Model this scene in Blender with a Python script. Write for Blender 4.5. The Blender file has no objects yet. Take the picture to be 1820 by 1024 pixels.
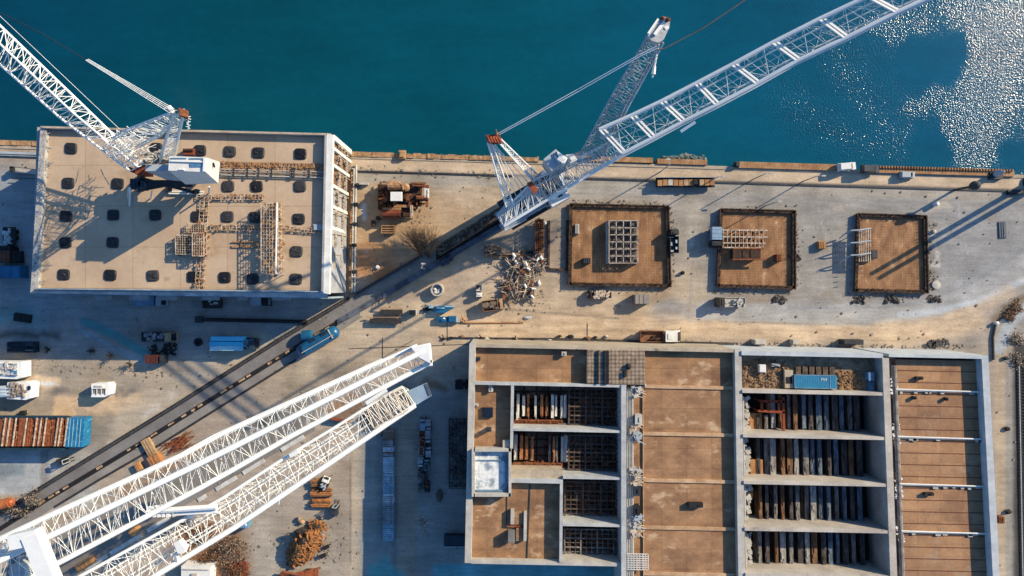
import bpy, math, random
import numpy as np
from mathutils import Vector, Matrix, noise as mnoise
R = random.Random(7)
SC = bpy.context.scene
COL = SC.collection
S = .125            # metres per photo pixel on the yard
H = 150.0           # camera height

# ---------------------------------------------------------------- camera, sky, sun, exposure
cam = bpy.data.cameras.new('camera'); cam.sensor_width = 36; cam.lens = 36*H/(1820*S); cam.clip_end = 4000
co = bpy.data.objects.new('camera', cam); COL.objects.link(co); co.location = (0, 0, H); SC.camera = co
SUN_EL, SUN_AZ = math.radians(27), math.radians(60)
wd = bpy.data.worlds.new('World'); SC.world = wd; wd.use_nodes = True
nt = wd.node_tree; bg = nt.nodes['Background']
sk = nt.nodes.new('ShaderNodeTexSky'); sk.sky_type = 'NISHITA'; sk.sun_disc = False
sk.sun_elevation = SUN_EL; sk.sun_rotation = SUN_AZ; sk.ozone_density = 6; sk.air_density = 1
tn = nt.nodes.new('ShaderNodeMix'); tn.data_type = 'RGBA'; tn.blend_type = 'MULTIPLY'; tn.inputs[0].default_value = 1
tn.inputs[7].default_value = (.74, 1.0, 1.12, 1)
nt.links.new(sk.outputs[0], tn.inputs[6]); nt.links.new(tn.outputs[2], bg.inputs[0]); bg.inputs[1].default_value = .12
sl = bpy.data.lights.new('sun', 'SUN'); sl.energy = 5; sl.angle = math.radians(.35); sl.color = (1, .83, .58)
so = bpy.data.objects.new('sun', sl); COL.objects.link(so); so.location = (200, 120, 200)
SD = Vector((math.cos(SUN_EL)*math.sin(SUN_AZ), math.cos(SUN_EL)*math.cos(SUN_AZ), math.sin(SUN_EL)))
so.rotation_euler = SD.to_track_quat('Z', 'Y').to_euler()
SC.view_settings.view_transform = 'Standard'; SC.view_settings.look = 'None'
SC.view_settings.exposure = .8; SC.view_settings.gamma = 1
SC.cycles.max_bounces = 6; SC.cycles.diffuse_bounces = 3; SC.cycles.glossy_bounces = 2

# ---------------------------------------------------------------- helpers
def W(px, py, z=0.0):
    k = S*(H-z)/H
    return Vector(((px-910)*k, (512-py)*k, z))
def lin(c):
    return tuple((v/255/12.92 if v <= 10 else ((v/255+.055)/1.055)**2.4) for v in c)
KW = (1.5, 1.49, 1.55)
def A(c):                       # albedo of a surface that reads as this sRGB colour in full sun
    l = lin(c); return tuple(min(.82, max(.008, l[i]/KW[i])) for i in range(3))

MATS = {}
def mat(key, c1, c2=None, rough=.85, scale=.35, metal=0., bump=0., fine=.25, fs=3.5, stretch=(1, 1, 1), lo=.35, hi=.65, spec=.3, brick=None, lines=None, dirt=None):
    if key in MATS: return MATS[key]
    c2 = c2 or tuple(v*.8 for v in c1)
    m = bpy.data.materials.new(key); m.use_nodes = True; t = m.node_tree; N = t.nodes; L = t.links
    b = N['Principled BSDF']; b.inputs['Roughness'].default_value = rough; b.inputs['Metallic'].default_value = metal
    b.inputs['Specular IOR Level'].default_value = spec
    geo = N.new('ShaderNodeNewGeometry'); mp = N.new('ShaderNodeMapping'); mp.inputs['Scale'].default_value = stretch
    L.new(geo.outputs['Position'], mp.inputs[0])
    def nz(sc, det=4):
        n = N.new('ShaderNodeTexNoise'); n.inputs['Scale'].default_value = sc; n.inputs['Detail'].default_value = det; n.inputs['Roughness'].default_value = .65
        L.new(mp.outputs[0], n.inputs[0]); return n
    n1 = nz(scale); rp = N.new('ShaderNodeValToRGB'); L.new(n1.outputs[0], rp.inputs[0])
    rp.color_ramp.elements[0].position = lo; rp.color_ramp.elements[1].position = hi
    rp.color_ramp.elements[0].color = (*A(c2), 1); rp.color_ramp.elements[1].color = (*A(c1), 1)
    out = rp.outputs[0]
    def mix(a, bsock, fac, mode):
        x = N.new('ShaderNodeMix'); x.data_type = 'RGBA'; x.blend_type = mode
        if hasattr(fac, 'links'): L.new(fac, x.inputs[0])
        else: x.inputs[0].default_value = fac
        L.new(a, x.inputs[6])
        if hasattr(bsock, 'links'): L.new(bsock, x.inputs[7])
        else: x.inputs[7].default_value = (*bsock, 1)
        return x.outputs[2]
    if brick:                   # (panel width, panel height, mortar, mortar colour, contrast)
        bt = N.new('ShaderNodeTexBrick'); bt.offset = 0; bt.squash = 1; L.new(geo.outputs['Position'], bt.inputs[0])
        bt.inputs['Scale'].default_value = 1; bt.inputs['Brick Width'].default_value = brick[0]; bt.inputs['Row Height'].default_value = brick[1]
        bt.inputs['Mortar Size'].default_value = brick[2]; bt.inputs['Mortar Smooth'].default_value = .3
        k = brick[4]; bt.inputs['Color1'].default_value = (1, 1, 1, 1); bt.inputs['Color2'].default_value = (k, k*.98, k*.96, 1)
        bt.inputs['Mortar'].default_value = (*brick[3], 1)
        out = mix(out, bt.outputs[0], 1, 'MULTIPLY')
    if lines:                   # (spacing, darkness, axes)
        for ax in lines[2]:
            wv = N.new('ShaderNodeTexWave'); wv.bands_direction = ax; wv.inputs['Scale'].default_value = .314/lines[0]; wv.inputs['Distortion'].default_value = .6
            wv.inputs['Detail'].default_value = 2; L.new(geo.outputs['Position'], wv.inputs[0])
            r2 = N.new('ShaderNodeValToRGB'); L.new(wv.outputs[1], r2.inputs[0]); d = lines[1]
            r2.color_ramp.elements[0].position = .25; r2.color_ramp.elements[0].color = (d, d*.9, d*.85, 1); r2.color_ramp.elements[1].position = .55; r2.color_ramp.elements[1].color = (1, 1, 1, 1)
            out = mix(out, r2.outputs[0], .8, 'MULTIPLY')
    if dirt:                    # (colour, scale, threshold)
        n3 = nz(dirt[1], 6); r3 = N.new('ShaderNodeValToRGB'); L.new(n3.outputs[0], r3.inputs[0])
        r3.color_ramp.elements[0].position = dirt[2]; r3.color_ramp.elements[0].color = (0, 0, 0, 1); r3.color_ramp.elements[1].position = min(1, dirt[2]+.1); r3.color_ramp.elements[1].color = (1, 1, 1, 1)
        out = mix(out, A(dirt[0]), r3.outputs[0], 'MIX')
    n2 = nz(fs, 5); mr = N.new('ShaderNodeMapRange'); L.new(n2.outputs[0], mr.inputs[0])
    mr.inputs[1].default_value = .25; mr.inputs[2].default_value = .75; mr.inputs[3].default_value = 1-fine; mr.inputs[4].default_value = 1+fine
    vm = N.new('ShaderNodeVectorMath'); vm.operation = 'SCALE'; L.new(out, vm.inputs[0]); L.new(mr.outputs[0], vm.inputs['Scale'])
    L.new(vm.outputs[0], b.inputs['Base Color'])
    if bump:
        bp = N.new('ShaderNodeBump'); bp.inputs['Strength'].default_value = bump; bp.inputs['Distance'].default_value = .15; L.new(n2.outputs[0], bp.inputs['Height']); L.new(bp.outputs[0], b.inputs['Normal'])
    MATS[key] = m; return m
def pm(r, g, b, rough=.7, fine=.2, metal=0.):       # painted or rusty piece, colour as it reads in sun
    return mat('paint_%d_%d_%d_%d' % (r, g, b, int(rough*10)), (r, g, b), (r*.78, g*.76, b*.74), rough, .6, metal, 0, fine, 2.5)

class MB:
    def __init__(s): s.v = []; s.f = []
    def add(s, vs, fs):
        n = len(s.v); s.v += [tuple(v) for v in vs]; s.f += [tuple(i+n for i in f) for f in fs]
    def hexa(s, b, t):          # 4 bottom, 4 top points, both counter-clockwise
        s.add(list(b)+list(t), [(3, 2, 1, 0), (4, 5, 6, 7), (0, 1, 5, 4), (1, 2, 6, 5), (2, 3, 7, 6), (3, 0, 4, 7)])
    def box(s, c, d, rz=0.0):
        x, y, z = c; a, b, h = d[0]/2, d[1]/2, d[2]/2; ca, sa = math.cos(rz), math.sin(rz)
        P = [(x+u*ca-w*sa, y+u*sa+w*ca) for u, w in ((-a, -b), (a, -b), (a, b), (-a, b))]
        s.hexa([(p[0], p[1], z-h) for p in P], [(p[0], p[1], z+h) for p in P])
    def poly(s, pts, z0, z1):
        n = len(pts)
        ar = sum(pts[i][0]*pts[(i+1) % n][1]-pts[(i+1) % n][0]*pts[i][1] for i in range(n))
        if ar < 0: pts = pts[::-1]
        s.add([(p[0], p[1], z0) for p in pts]+[(p[0], p[1], z1) for p in pts],
              [tuple(range(n-1, -1, -1)), tuple(range(n, 2*n))]+[(i, (i+1) % n, n+(i+1) % n, n+i) for i in range(n)])
    def ppoly(s, px, z0, z1): s.poly([W(x, y, z1)[:2] for x, y in px], z0, z1)
    def pbox(s, x0, y0, x1, y1, z0, z1): s.ppoly([(x0, y0), (x1, y0), (x1, y1), (x0, y1)], z0, z1)
    def dbox(s, u0, v0, u1, v1, z0, z1): s.ppoly([D(u0, v0), D(u1, v0), D(u1, v1), D(u0, v1)], z0, z1)
    def bar(s, a, b, w, h=None):
        a = Vector(a); b = Vector(b); d = b-a
        if d.length < 1e-4: return
        d.normalize(); up = Vector((0, 0, 1))
        if abs(d.z) > .97: up = Vector((0, 1, 0))
        x = d.cross(up).normalized(); y = x.cross(d).normalized(); h = h or w; x *= w/2; y *= h/2
        s.hexa([a-x-y, a+x-y, a+x+y, a-x+y], [b-x-y, b+x-y, b+x+y, b-x+y])
    def tube(s, a, b, r, n=6, r2=None):
        a = Vector(a); b = Vector(b); d = b-a
        if d.length < 1e-4: return
        d.normalize(); up = Vector((0, 0, 1)) if abs(d.z) < .9 else Vector((0, 1, 0))
        x = d.cross(up).normalized(); y = x.cross(d); r2 = r if r2 is None else r2
        ring = [(x*math.cos(2*math.pi*i/n)+y*math.sin(2*math.pi*i/n)) for i in range(n)]
        s.add([a+q*r for q in ring]+[b+q*r2 for q in ring], [tuple(range(n)), tuple(range(2*n-1, n-1, -1))]+[(i, n+i, n+(i+1) % n, (i+1) % n) for i in range(n)])
    def path(s, pts, r, n=6):
        for i in range(len(pts)-1): s.tube(pts[i], pts[i+1], r, n)
    def lathe(s, c, prof, n=16):
        vs = []; fs = []; m = len(prof)
        for r, z in prof:
            for i in range(n): vs.append((c[0]+r*math.cos(2*math.pi*i/n), c[1]+r*math.sin(2*math.pi*i/n), c[2]+z))
        for j in range(m-1):
            for i in range(n): fs.append((j*n+i, j*n+(i+1) % n, (j+1)*n+(i+1) % n, (j+1)*n+i))
        fs += [tuple(range(n-1, -1, -1)), tuple((m-1)*n+i for i in range(n))]
        s.add(vs, fs)
    def lump(s, c, d, rr=R, j=.28):
        vs = []; n = 7
        for k, (r, z) in enumerate(((.55, -.5), (1, -.15), (.85, .25), (.4, .5))):
            for i in range(n):
                a = 2*math.pi*(i+.5*k)/n; q = r*(1+rr.uniform(-j, j))
                vs.append((c[0]+q*d[0]/2*math.cos(a), c[1]+q*d[1]/2*math.sin(a), c[2]+z*d[2]*(1+rr.uniform(-j, j))))
        fs = [tuple(range(n-1, -1, -1)), tuple(3*n+i for i in range(n))]
        for k in range(3):
            for i in range(n): fs.append((k*n+i, k*n+(i+1) % n, (k+1)*n+(i+1) % n, (k+1)*n+i))
        s.add(vs, fs)
    def build(s, name, m, parent=None, world=True, smooth=False):
        if not s.v: s.v = [(0, 0, 0)]
        off = Vector((0, 0, 0))
        if parent is not None and world:
            p = parent
            while p is not None: off = off+p.location; p = p.parent
        me = bpy.data.meshes.new(name)
        me.from_pydata([(v[0]-off.x, v[1]-off.y, v[2]-off.z) for v in s.v], [], s.f)
        me.materials.append(m)
        if smooth: me.polygons.foreach_set('use_smooth', [True]*len(me.polygons))
        o = bpy.data.objects.new(name, me); COL.objects.link(o)
        if parent is not None: o.parent = parent
        return o

def tag(o, label, cat, group=None, kind=None):
    if label: o['label'] = label
    if cat: o['category'] = cat
    if group: o['group'] = group
    if kind: o['kind'] = kind
    return o
def thing(name, label, cat, loc=(0, 0, 0), rz=0.0, group=None):
    o = bpy.data.objects.new(name, None); COL.objects.link(o); o.empty_display_size = .5
    o.location = loc; o.rotation_euler = (0, 0, rz); return tag(o, label, cat, group)
def solo(name, mb, m, label, cat, group=None, smooth=False):
    xs = [v[0] for v in mb.v]; ys = [v[1] for v in mb.v]; zs = [v[2] for v in mb.v]
    c = Vector(((min(xs)+max(xs))/2, (min(ys)+max(ys))/2, min(zs)))
    mb.v = [(v[0]-c.x, v[1]-c.y, v[2]-c.z) for v in mb.v]
    o = mb.build(name, m, None, False, smooth); o.location = c; return tag(o, label, cat, group)
def structure(name, mb, m, smooth=False):
    o = mb.build(name, m, None, True, smooth); o['kind'] = 'structure'; return o
def dup(o, loc, rz=None, label=None, group=None, parent=None):
    c = o.copy(); COL.objects.link(c)
    if parent is not None: c.parent = parent
    if loc is not None: c.location = loc
    if rz is not None: c.rotation_euler = (0, 0, rz)
    if label: c['label'] = label
    if group: c['group'] = group
    for ch in list(o.children): dup(ch, None, None, None, None, c)
    return c
ORD = ['first', 'second', 'third', 'fourth', 'fifth', 'sixth', 'seventh', 'eighth', 'ninth', 'tenth', 'eleventh', 'twelfth', 'thirteenth', 'fourteenth', 'fifteenth', 'sixteenth']
def ang(dx, dy): return math.atan2(-dy, dx)          # image direction -> world angle
def D(u, v): return (u+(v-630)*(u-1100)*8e-5, v+.02*(u-1100))
def quay(px): return 259+.0292*min(1900, max(-100, px))

# ---------------------------------------------------------------- ground, water
def fbm(X, Y, sc, seed, oct=4):
    rs = np.random.RandomState(seed); out = np.zeros_like(X); amp = 1; tot = 0
    for o in range(oct):
        T = rs.rand(64, 64); x = X*sc+rs.rand()*50; y = Y*sc+rs.rand()*50
        xi = np.floor(x).astype(int); yi = np.floor(y).astype(int); fx = x-xi; fy = y-yi
        fx = fx*fx*(3-2*fx); fy = fy*fy*(3-2*fy)
        g = lambda a, b: T[a % 64, b % 64]
        out += amp*(g(xi, yi)*(1-fx)*(1-fy)+g(xi+1, yi)*fx*(1-fy)+g(xi, yi+1)*(1-fx)*fy+g(xi+1, yi+1)*fx*fy)
        tot += amp; amp *= .55; sc *= 2.1
    return out/tot
def segdist(X, Y, pts):
    d = np.full_like(X, 1e9)
    if len(pts) == 1: return np.hypot(X-pts[0][0], Y-pts[0][1])
    for (ax, ay), (bx, by) in zip(pts[:-1], pts[1:]):
        vx, vy = bx-ax, by-ay; t = np.clip(((X-ax)*vx+(Y-ay)*vy)/(vx*vx+vy*vy), 0, 1)
        d = np.minimum(d, np.hypot(X-ax-t*vx, Y-ay-t*vy))
    return d
def grid_mesh(name, xs, ys, fn, shear=None):
    X, Y = np.meshgrid(xs, ys); nx, ny = len(xs), len(ys)
    if shear is not None: Y = Y+np.vectorize(shear)(X)
    Z = fn(X, Y)
    V = np.stack([(X-910)*S, (512-Y)*S, Z], -1).reshape(-1, 3)
    i = np.arange(nx*ny).reshape(ny, nx)
    F = np.stack([i[:-1, :-1], i[1:, :-1], i[1:, 1:], i[:-1, 1:]], -1).reshape(-1, 4)
    me = bpy.data.meshes.new(name); me.vertices.add(len(V)); me.vertices.foreach_set('co', V.ravel())
    me.loops.add(F.size); me.loops.foreach_set('vertex_index', F.ravel()); me.polygons.add(len(F)); me.polygons.foreach_set('loop_start', np.arange(len(F))*4)
    me.update(); me.validate()
    o = bpy.data.objects.new(name, me); COL.objects.link(o); o['kind'] = 'structure'
    return o, X, Y
xs = np.concatenate([[-6000, -1500, -300], np.arange(-110, 1935, 3.2), [2100, 3500, 8000]])
vs_ = np.concatenate([np.arange(0, 800, 3.2), [900, 2500, 7000]])
gr, GX, GY = grid_mesh('ground', xs, vs_, lambda X, Y: -.06+.09*fbm(X, Y, .012, 3), quay)
NW = (fbm(GX, GY, .02, 11)-.5)*46
NV = fbm(GX, GY, .035, 12); NB = fbm(GX, GY, .008, 14)
gc = np.zeros(GX.shape+(3,)); gc[:] = np.array(A((176, 160, 145)))
def paint(c, pts, w, soft=14, k=1., warp=.5, patchy=0.):
    d = segdist(GX+NW*warp, GY+np.roll(NW, 40, 1)*warp, pts)-w
    m = np.clip(.5-d/max(soft, .1), 0, 1); m = m*m*(3-2*m)*k
    if patchy: m = m*np.clip((NV-.5+patchy*.35)*5, 0, 1)
    gc[:] = gc*(1-m[..., None])+np.array(A(c))*m[..., None]
def prect(c, x0, y0, x1, y1, soft=8, k=1., warp=.25, patchy=0.):
    X = GX+NW*warp; Y = GY+np.roll(NW, 60, 1)*warp
    d = np.maximum(np.maximum(x0-X, X-x1), np.maximum(y0-Y, Y-y1))
    m = np.clip(.5-d/soft, 0, 1)*k
    if patchy: m = m*np.clip((NV-.5+patchy*.35)*5, 0, 1)
    gc[:] = gc*(1-m[..., None])+np.array(A(c))*m[..., None]
prect((160, 155, 150), 1170, 300, 2200, 580, 120)
prect((156, 155, 156), 1560, 320, 2200, 560, 160, .8)
prect((172, 166, 158), 640, 300, 1180, 352, 30)
paint((190, 160, 128), [(690, 400), (740, 430)], 85, 70)
paint((178, 126, 84), [(640, 480), (665, 450), (690, 500)], 26, 40, .85, 1)
paint((182, 136, 96), [(800, 372), (835, 395)], 8, 18, .7, 1)
paint((196, 172, 146), [(800, 380), (850, 350), (880, 340)], 40, 50, .7)
paint((206, 210, 214), [(650, 362), (650, 385)], 4, 6, .9, .3)
paint((198, 200, 202), [(640, 325), (655, 327)], 3, 5, .8)
paint((196, 196, 196), [(647, 440), (655, 450)], 7, 14, .6, 1, .3)
# dirt roads
paint((196, 176, 154), [(600, 610), (700, 600), (840, 575), (1000, 540), (1200, 535)], 60, 60, .8)
paint((218, 192, 164), [(760, 570), (900, 585), (1100, 583), (1300, 580), (1500, 583), (1640, 590), (1730, 570)], 24, 30, .95)
paint((206, 184, 160), [(900, 480), (870, 500), (960, 560)], 40, 40, .6)
paint((160, 160, 164), [(1180, 553), (1400, 556), (1560, 556), (1660, 540), (1750, 490), (1900, 400)], 18, 26, .85)
paint((150, 158, 170), [(1660, 560), (1740, 510), (1900, 425)], 5, 14, .6)
paint((196, 200, 204), [(1530, 570), (1620, 572)], 2, 5, .6, .3, .5)
paint((120, 114, 106), [(900, 550), (1010, 560), (1100, 566)], 2, 4, .7, .15)
paint((140, 128, 112), [(1240, 552), (1320, 557), (1450, 556)], 3, 6, .5, .3, .6)
paint((186, 170, 150), [(1230, 370), (1235, 540)], 20, 30, .5)
paint((150, 143, 138), [(1215, 380), (1210, 470)], 6, 16, .5)
paint((205, 205, 205), [(1225, 390), (1228, 440)], 5, 14, .6, .5, .4)
paint((150, 122, 92), [(1110, 520), (1180, 530), (1180, 440)], 9, 18, .5, .6)
paint((140, 118, 96), [(1310, 530), (1400, 540)], 16, 24, .5, 1, .5)
paint((142, 130, 118), [(1650, 400), (1655, 500), (1670, 520)], 10, 20, .7, 1, .6)
paint((120, 112, 106), [(1540, 530), (1640, 535)], 9, 14, .7, 1, .5)
paint((215, 215, 215), [(1656, 420), (1660, 470)], 4, 8, .8, .8, .4)
for a, b in (((1722, 380), (1726, 500)), ((1735, 380), (1738, 500)), ((1590, 395), (1600, 540))): paint((150, 150, 152), [a, b], 1.5, 4, .4, .1)
# tyre tracks and ruts
def tracks(pts, n, spread, c, k=.3, w=.7):
    for i in range(n):
        o_ = R.uniform(-spread, spread); P_ = [(x+R.uniform(-6, 6), y+o_+R.uniform(-4, 4)) for x, y in pts]
        paint(c if i % 2 else tuple(min(255, v*1.28) for v in c), P_, w, 2.4, k, .25)
        paint(c if i % 2 else tuple(min(255, v*1.28) for v in c), [(x+2, y+13) for x, y in P_], w, 2.4, k, .25)
tracks([(640, 590), (840, 572), (1100, 572), (1400, 570), (1640, 570), (1740, 540), (1900, 430)], 16, 26, (158, 136, 114))
tracks([(1230, 330), (1235, 430), (1225, 560)], 6, 0, (150, 144, 138), .35)
tracks([(1440, 330), (1470, 440), (1450, 560)], 6, 0, (146, 142, 140), .3)
tracks([(1000, 335), (1300, 342), (1800, 350)], 10, 14, (142, 138, 134), .35)
tracks([(1700, 360), (1715, 450), (1640, 545), (1500, 560)], 6, 8, (148, 146, 148), .3)
tracks([(640, 310), (760, 318), (900, 330)], 5, 8, (140, 128, 116), .3)
tracks([(820, 480), (880, 430), (960, 380)], 5, 14, (160, 138, 116), .3)
paint((176, 174, 174), [(1250, 553), (1400, 558), (1540, 562), (1660, 550), (1760, 506), (1900, 412)], 17, 10, .92, .15)
paint((196, 202, 210), [(1600, 560), (1690, 548), (1757, 530), (1816, 500), (1900, 450)], 6, 8, .8, .15)
paint((146, 148, 154), [(1400, 548), (1560, 548), (1650, 536), (1745, 494), (1880, 405)], 2, 4, .75, .1)
paint((140, 134, 128), [(1690, 571), (1757, 548), (1800, 518)], 1.5, 3, .75, .1)
paint((150, 142, 136), [(1300, 572), (1450, 577), (1600, 575), (1680, 566)], 1.2, 3, .6, .1)
paint((214, 190, 164), [(1560, 585), (1680, 570), (1760, 540), (1790, 520)], 10, 12, .6, .3)
for q in range(70):
    x, y = R.uniform(620, 1800), R.uniform(320, 600); c = R.choice(((142, 128, 112), (128, 114, 100), (206, 192, 176), (150, 140, 132)))
    paint(c, [(x, y), (x+R.uniform(-30, 30), y+R.uniform(-8, 8))], R.uniform(1, 9), R.uniform(4, 20), R.uniform(.25, .6), 1, R.choice((0, .5)))
for q in range(60):
    x, y = R.uniform(0, 640), R.uniform(600, 1024); c = R.choice(((142, 128, 112), (120, 108, 98), (206, 192, 176), (140, 110, 84)))
    paint(c, [(x, y), (x+R.uniform(-24, 24), y+R.uniform(-14, 14))], R.uniform(1, 9), R.uniform(4, 20), R.uniform(.25, .6), 1, R.choice((0, .5)))
# south west yard
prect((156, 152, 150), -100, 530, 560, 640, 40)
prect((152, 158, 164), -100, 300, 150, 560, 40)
prect((172, 158, 142), -100, 640, 330, 790, 30)
paint((150, 143, 138), [(40, 662), (200, 668), (250, 680)], 12, 20, .6, 1, .6)
prect((226, 194, 160), 96, 702, 215, 738, 6, .95, .3)
paint((226, 196, 164), [(215, 720), (240, 712)], 14, 12, .8, .6)
paint((224, 196, 166), [(50, 676), (95, 678)], 9, 6, .9, .5)
paint((216, 220, 226), [(58, 680), (90, 676), (98, 682)], 4, 4, .95, .9, .4)
paint((112, 110, 112), [(95, 692), (150, 695), (240, 690), (215, 705)], 6, 12, .75, .9, .5)
paint((120, 116, 114), [(150, 745), (175, 760), (165, 790)], 26, 34, .6, 1, .6)
paint((192, 178, 160), [(230, 760), (330, 690), (420, 640), (480, 620)], 34, 40, .8)
paint((206, 200, 196), [(200, 790), (270, 730), (310, 700)], 6, 16, .6, .4, .3)
paint((222, 210, 194), [(405, 630), (445, 605), (480, 602)], 5, 8, .8, .8, .3)
prect((176, 180, 184), -100, 800, 72, 880, 6, .95, .15)
prect((182, 184, 184), 72, 800, 170, 900, 30, .7)
prect((128, 142, 152), -10, 824, 42, 848, 8, .8, .3)
prect((138, 138, 142), 72, 796, 86, 880, 3, .7, .1)
paint((190, 172, 150), [(520, 650), (620, 610), (720, 590)], 50, 50, .7)
paint((132, 122, 112), [(580, 655), (610, 665)], 18, 30, .75, .8)
paint((140, 128, 114), [(500, 690), (560, 680)], 12, 20, .6, 1, .6)
paint((150, 106, 66), [(230, 900), (330, 845), (420, 810)], 30, 34, .8, .8, 1.)
paint((150, 108, 70), [(600, 735), (660, 710)], 16, 20, .7, .8)
paint((140, 96, 60), [(340, 960), (420, 980), (400, 1030)], 44, 30, .85, 1, .9)
prect((166, 154, 142), 430, 860, 640, 1300, 60)
paint((186, 176, 164), [(470, 940), (475, 1040)], 20, 16, .6, .3)
paint((188, 172, 152), [(632, 780), (630, 1100)], 9, 5, .9, .05)
paint((110, 100, 92), [(624, 780), (622, 1000)], 1.2, 3, .7, .05)
paint((178, 168, 156), [(570, 930), (600, 960), (585, 1010), (540, 1010)], 4, 8, .6, .3)
# lane between the stalls, west of the hall
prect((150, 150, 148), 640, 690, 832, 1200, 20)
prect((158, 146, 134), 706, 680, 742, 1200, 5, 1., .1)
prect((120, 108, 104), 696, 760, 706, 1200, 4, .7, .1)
paint((128, 92, 66), [(760, 680), (790, 690)], 10, 14, .7, .8, .8)
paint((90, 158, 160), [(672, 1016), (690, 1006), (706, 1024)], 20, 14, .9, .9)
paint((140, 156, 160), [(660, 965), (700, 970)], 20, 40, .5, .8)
prect((110, 170, 180), 770, 1002, 1110, 1200, 6, .95)
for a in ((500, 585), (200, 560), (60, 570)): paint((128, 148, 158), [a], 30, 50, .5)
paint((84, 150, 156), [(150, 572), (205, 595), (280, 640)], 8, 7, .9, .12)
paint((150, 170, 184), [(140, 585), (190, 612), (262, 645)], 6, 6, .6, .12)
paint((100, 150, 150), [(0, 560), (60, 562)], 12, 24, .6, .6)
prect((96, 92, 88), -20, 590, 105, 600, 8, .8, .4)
# north quay apron
for (o0, o1, c) in ((6, 24, (208, 184, 158)), (24, 29, (128, 120, 116)), (29, 46, (168, 160, 150))):
    d0 = GY-np.vectorize(quay)(GX)
    m = np.clip(np.minimum(d0-o0, o1-d0)/2+.5, 0, 1)*(GX > 610)*.9
    gc[:] = gc*(1-m[..., None])+np.array(A(c))*m[..., None]
# east margin
prect((190, 170, 148), 1768, 600, 1788, 1300, 4, .9, .1)
prect((158, 154, 148), 1788, 640, 1806, 1300, 5, .9, .15)
paint((178, 184, 190), [(1830, 545), (1795, 575), (1775, 620)], 10, 8, .9, .15)
paint((128, 108, 84), [(1770, 568), (1800, 540), (1840, 515)], 6, 8, .8, .5)
prect((58, 58, 60), 1802, 610, 2200, 1300, 8, .9, .15)
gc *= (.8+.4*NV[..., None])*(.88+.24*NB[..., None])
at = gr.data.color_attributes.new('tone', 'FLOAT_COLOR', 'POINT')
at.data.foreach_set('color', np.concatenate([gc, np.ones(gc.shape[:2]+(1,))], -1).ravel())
m = bpy.data.materials.new('yard_soil'); m.use_nodes = True; t = m.node_tree; N = t.nodes; L = t.links; b = N['Principled BSDF']
b.inputs['Roughness'].default_value = .92; b.inputs['Specular IOR Level'].default_value = .2
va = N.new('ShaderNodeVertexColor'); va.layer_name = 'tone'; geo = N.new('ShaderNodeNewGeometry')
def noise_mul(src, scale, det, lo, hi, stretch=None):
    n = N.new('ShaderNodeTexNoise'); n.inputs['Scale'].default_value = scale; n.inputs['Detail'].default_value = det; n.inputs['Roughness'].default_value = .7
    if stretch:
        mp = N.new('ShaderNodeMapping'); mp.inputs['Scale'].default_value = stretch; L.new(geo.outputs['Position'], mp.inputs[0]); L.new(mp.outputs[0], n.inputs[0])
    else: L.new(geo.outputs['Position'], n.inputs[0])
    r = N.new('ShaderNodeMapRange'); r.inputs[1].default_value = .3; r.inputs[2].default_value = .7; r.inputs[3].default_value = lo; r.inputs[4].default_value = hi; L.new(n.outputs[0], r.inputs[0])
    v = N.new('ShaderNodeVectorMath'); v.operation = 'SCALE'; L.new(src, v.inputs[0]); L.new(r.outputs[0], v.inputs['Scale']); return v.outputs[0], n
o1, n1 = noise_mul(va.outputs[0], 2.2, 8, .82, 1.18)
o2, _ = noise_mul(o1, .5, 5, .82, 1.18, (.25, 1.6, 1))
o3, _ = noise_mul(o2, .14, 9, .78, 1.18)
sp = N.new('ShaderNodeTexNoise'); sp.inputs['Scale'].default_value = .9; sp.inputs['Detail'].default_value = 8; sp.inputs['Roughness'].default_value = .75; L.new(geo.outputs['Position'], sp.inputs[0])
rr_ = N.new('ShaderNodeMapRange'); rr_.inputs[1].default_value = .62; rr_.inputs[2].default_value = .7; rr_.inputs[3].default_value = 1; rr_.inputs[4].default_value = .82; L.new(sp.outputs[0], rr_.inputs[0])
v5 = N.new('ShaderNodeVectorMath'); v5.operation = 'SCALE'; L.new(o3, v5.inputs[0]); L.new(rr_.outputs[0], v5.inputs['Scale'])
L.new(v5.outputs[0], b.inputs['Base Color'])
bp = N.new('ShaderNodeBump'); bp.inputs['Strength'].default_value = .35; bp.inputs['Distance'].default_value = .1; L.new(n1.outputs[0], bp.inputs['Height']); L.new(bp.outputs[0], b.inputs['Normal'])
gr.data.materials.append(m)

wx = np.concatenate([[-9000, -1500], np.arange(-120, 2000, 8), [2200, 3200, 9000]]).astype(float)
wy = np.concatenate([[-9000, -1500, -300], np.arange(-120, 340, 8), [420]]).astype(float)
wa, WX, WY = grid_mesh('water', wx, wy, lambda X, Y: np.full(X.shape, -2.4))
wn = (fbm(WX, WY, .018, 21)-.5)*110; wn2 = fbm(WX, WY, .03, 23)
def wblob(pts, w, soft):
    d = segdist(WX+wn*.7, WY+np.roll(wn, 9, 1)*.7, pts)-w
    return np.clip(.5-d/soft, 0, 1)
rip = .03+.38*np.clip((WX-1240)/520, 0, 1)*(.5+1.0*wn2)
rip = np.maximum(rip, wblob([(1740, -40), (1790, 60), (1780, 160), (1730, 230), (1740, 280)], 70, 150))
rip = np.maximum(rip, .85*wblob([(1680, 150), (1650, 190)], 30, 50))
rip = np.maximum(rip, .75*wblob([(1560, 40), (1640, 20)], 30, 70))
rip = np.maximum(rip, .54*wblob([(1480, 60), (1520, 150), (1580, 200), (1640, 260), (1480, 230), (1400, 160)], 50, 110))
rip = np.where((WX > 1560), rip*(1-.95*wblob([(1630, 100), (1690, 90)], 42, 26)), rip)
rip = rip*(1-.9*wblob([(1640, 255), (1670, 250)], 28, 24))
rip = rip*(1-.9*wblob([(1830, 270)], 34, 26))
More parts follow.
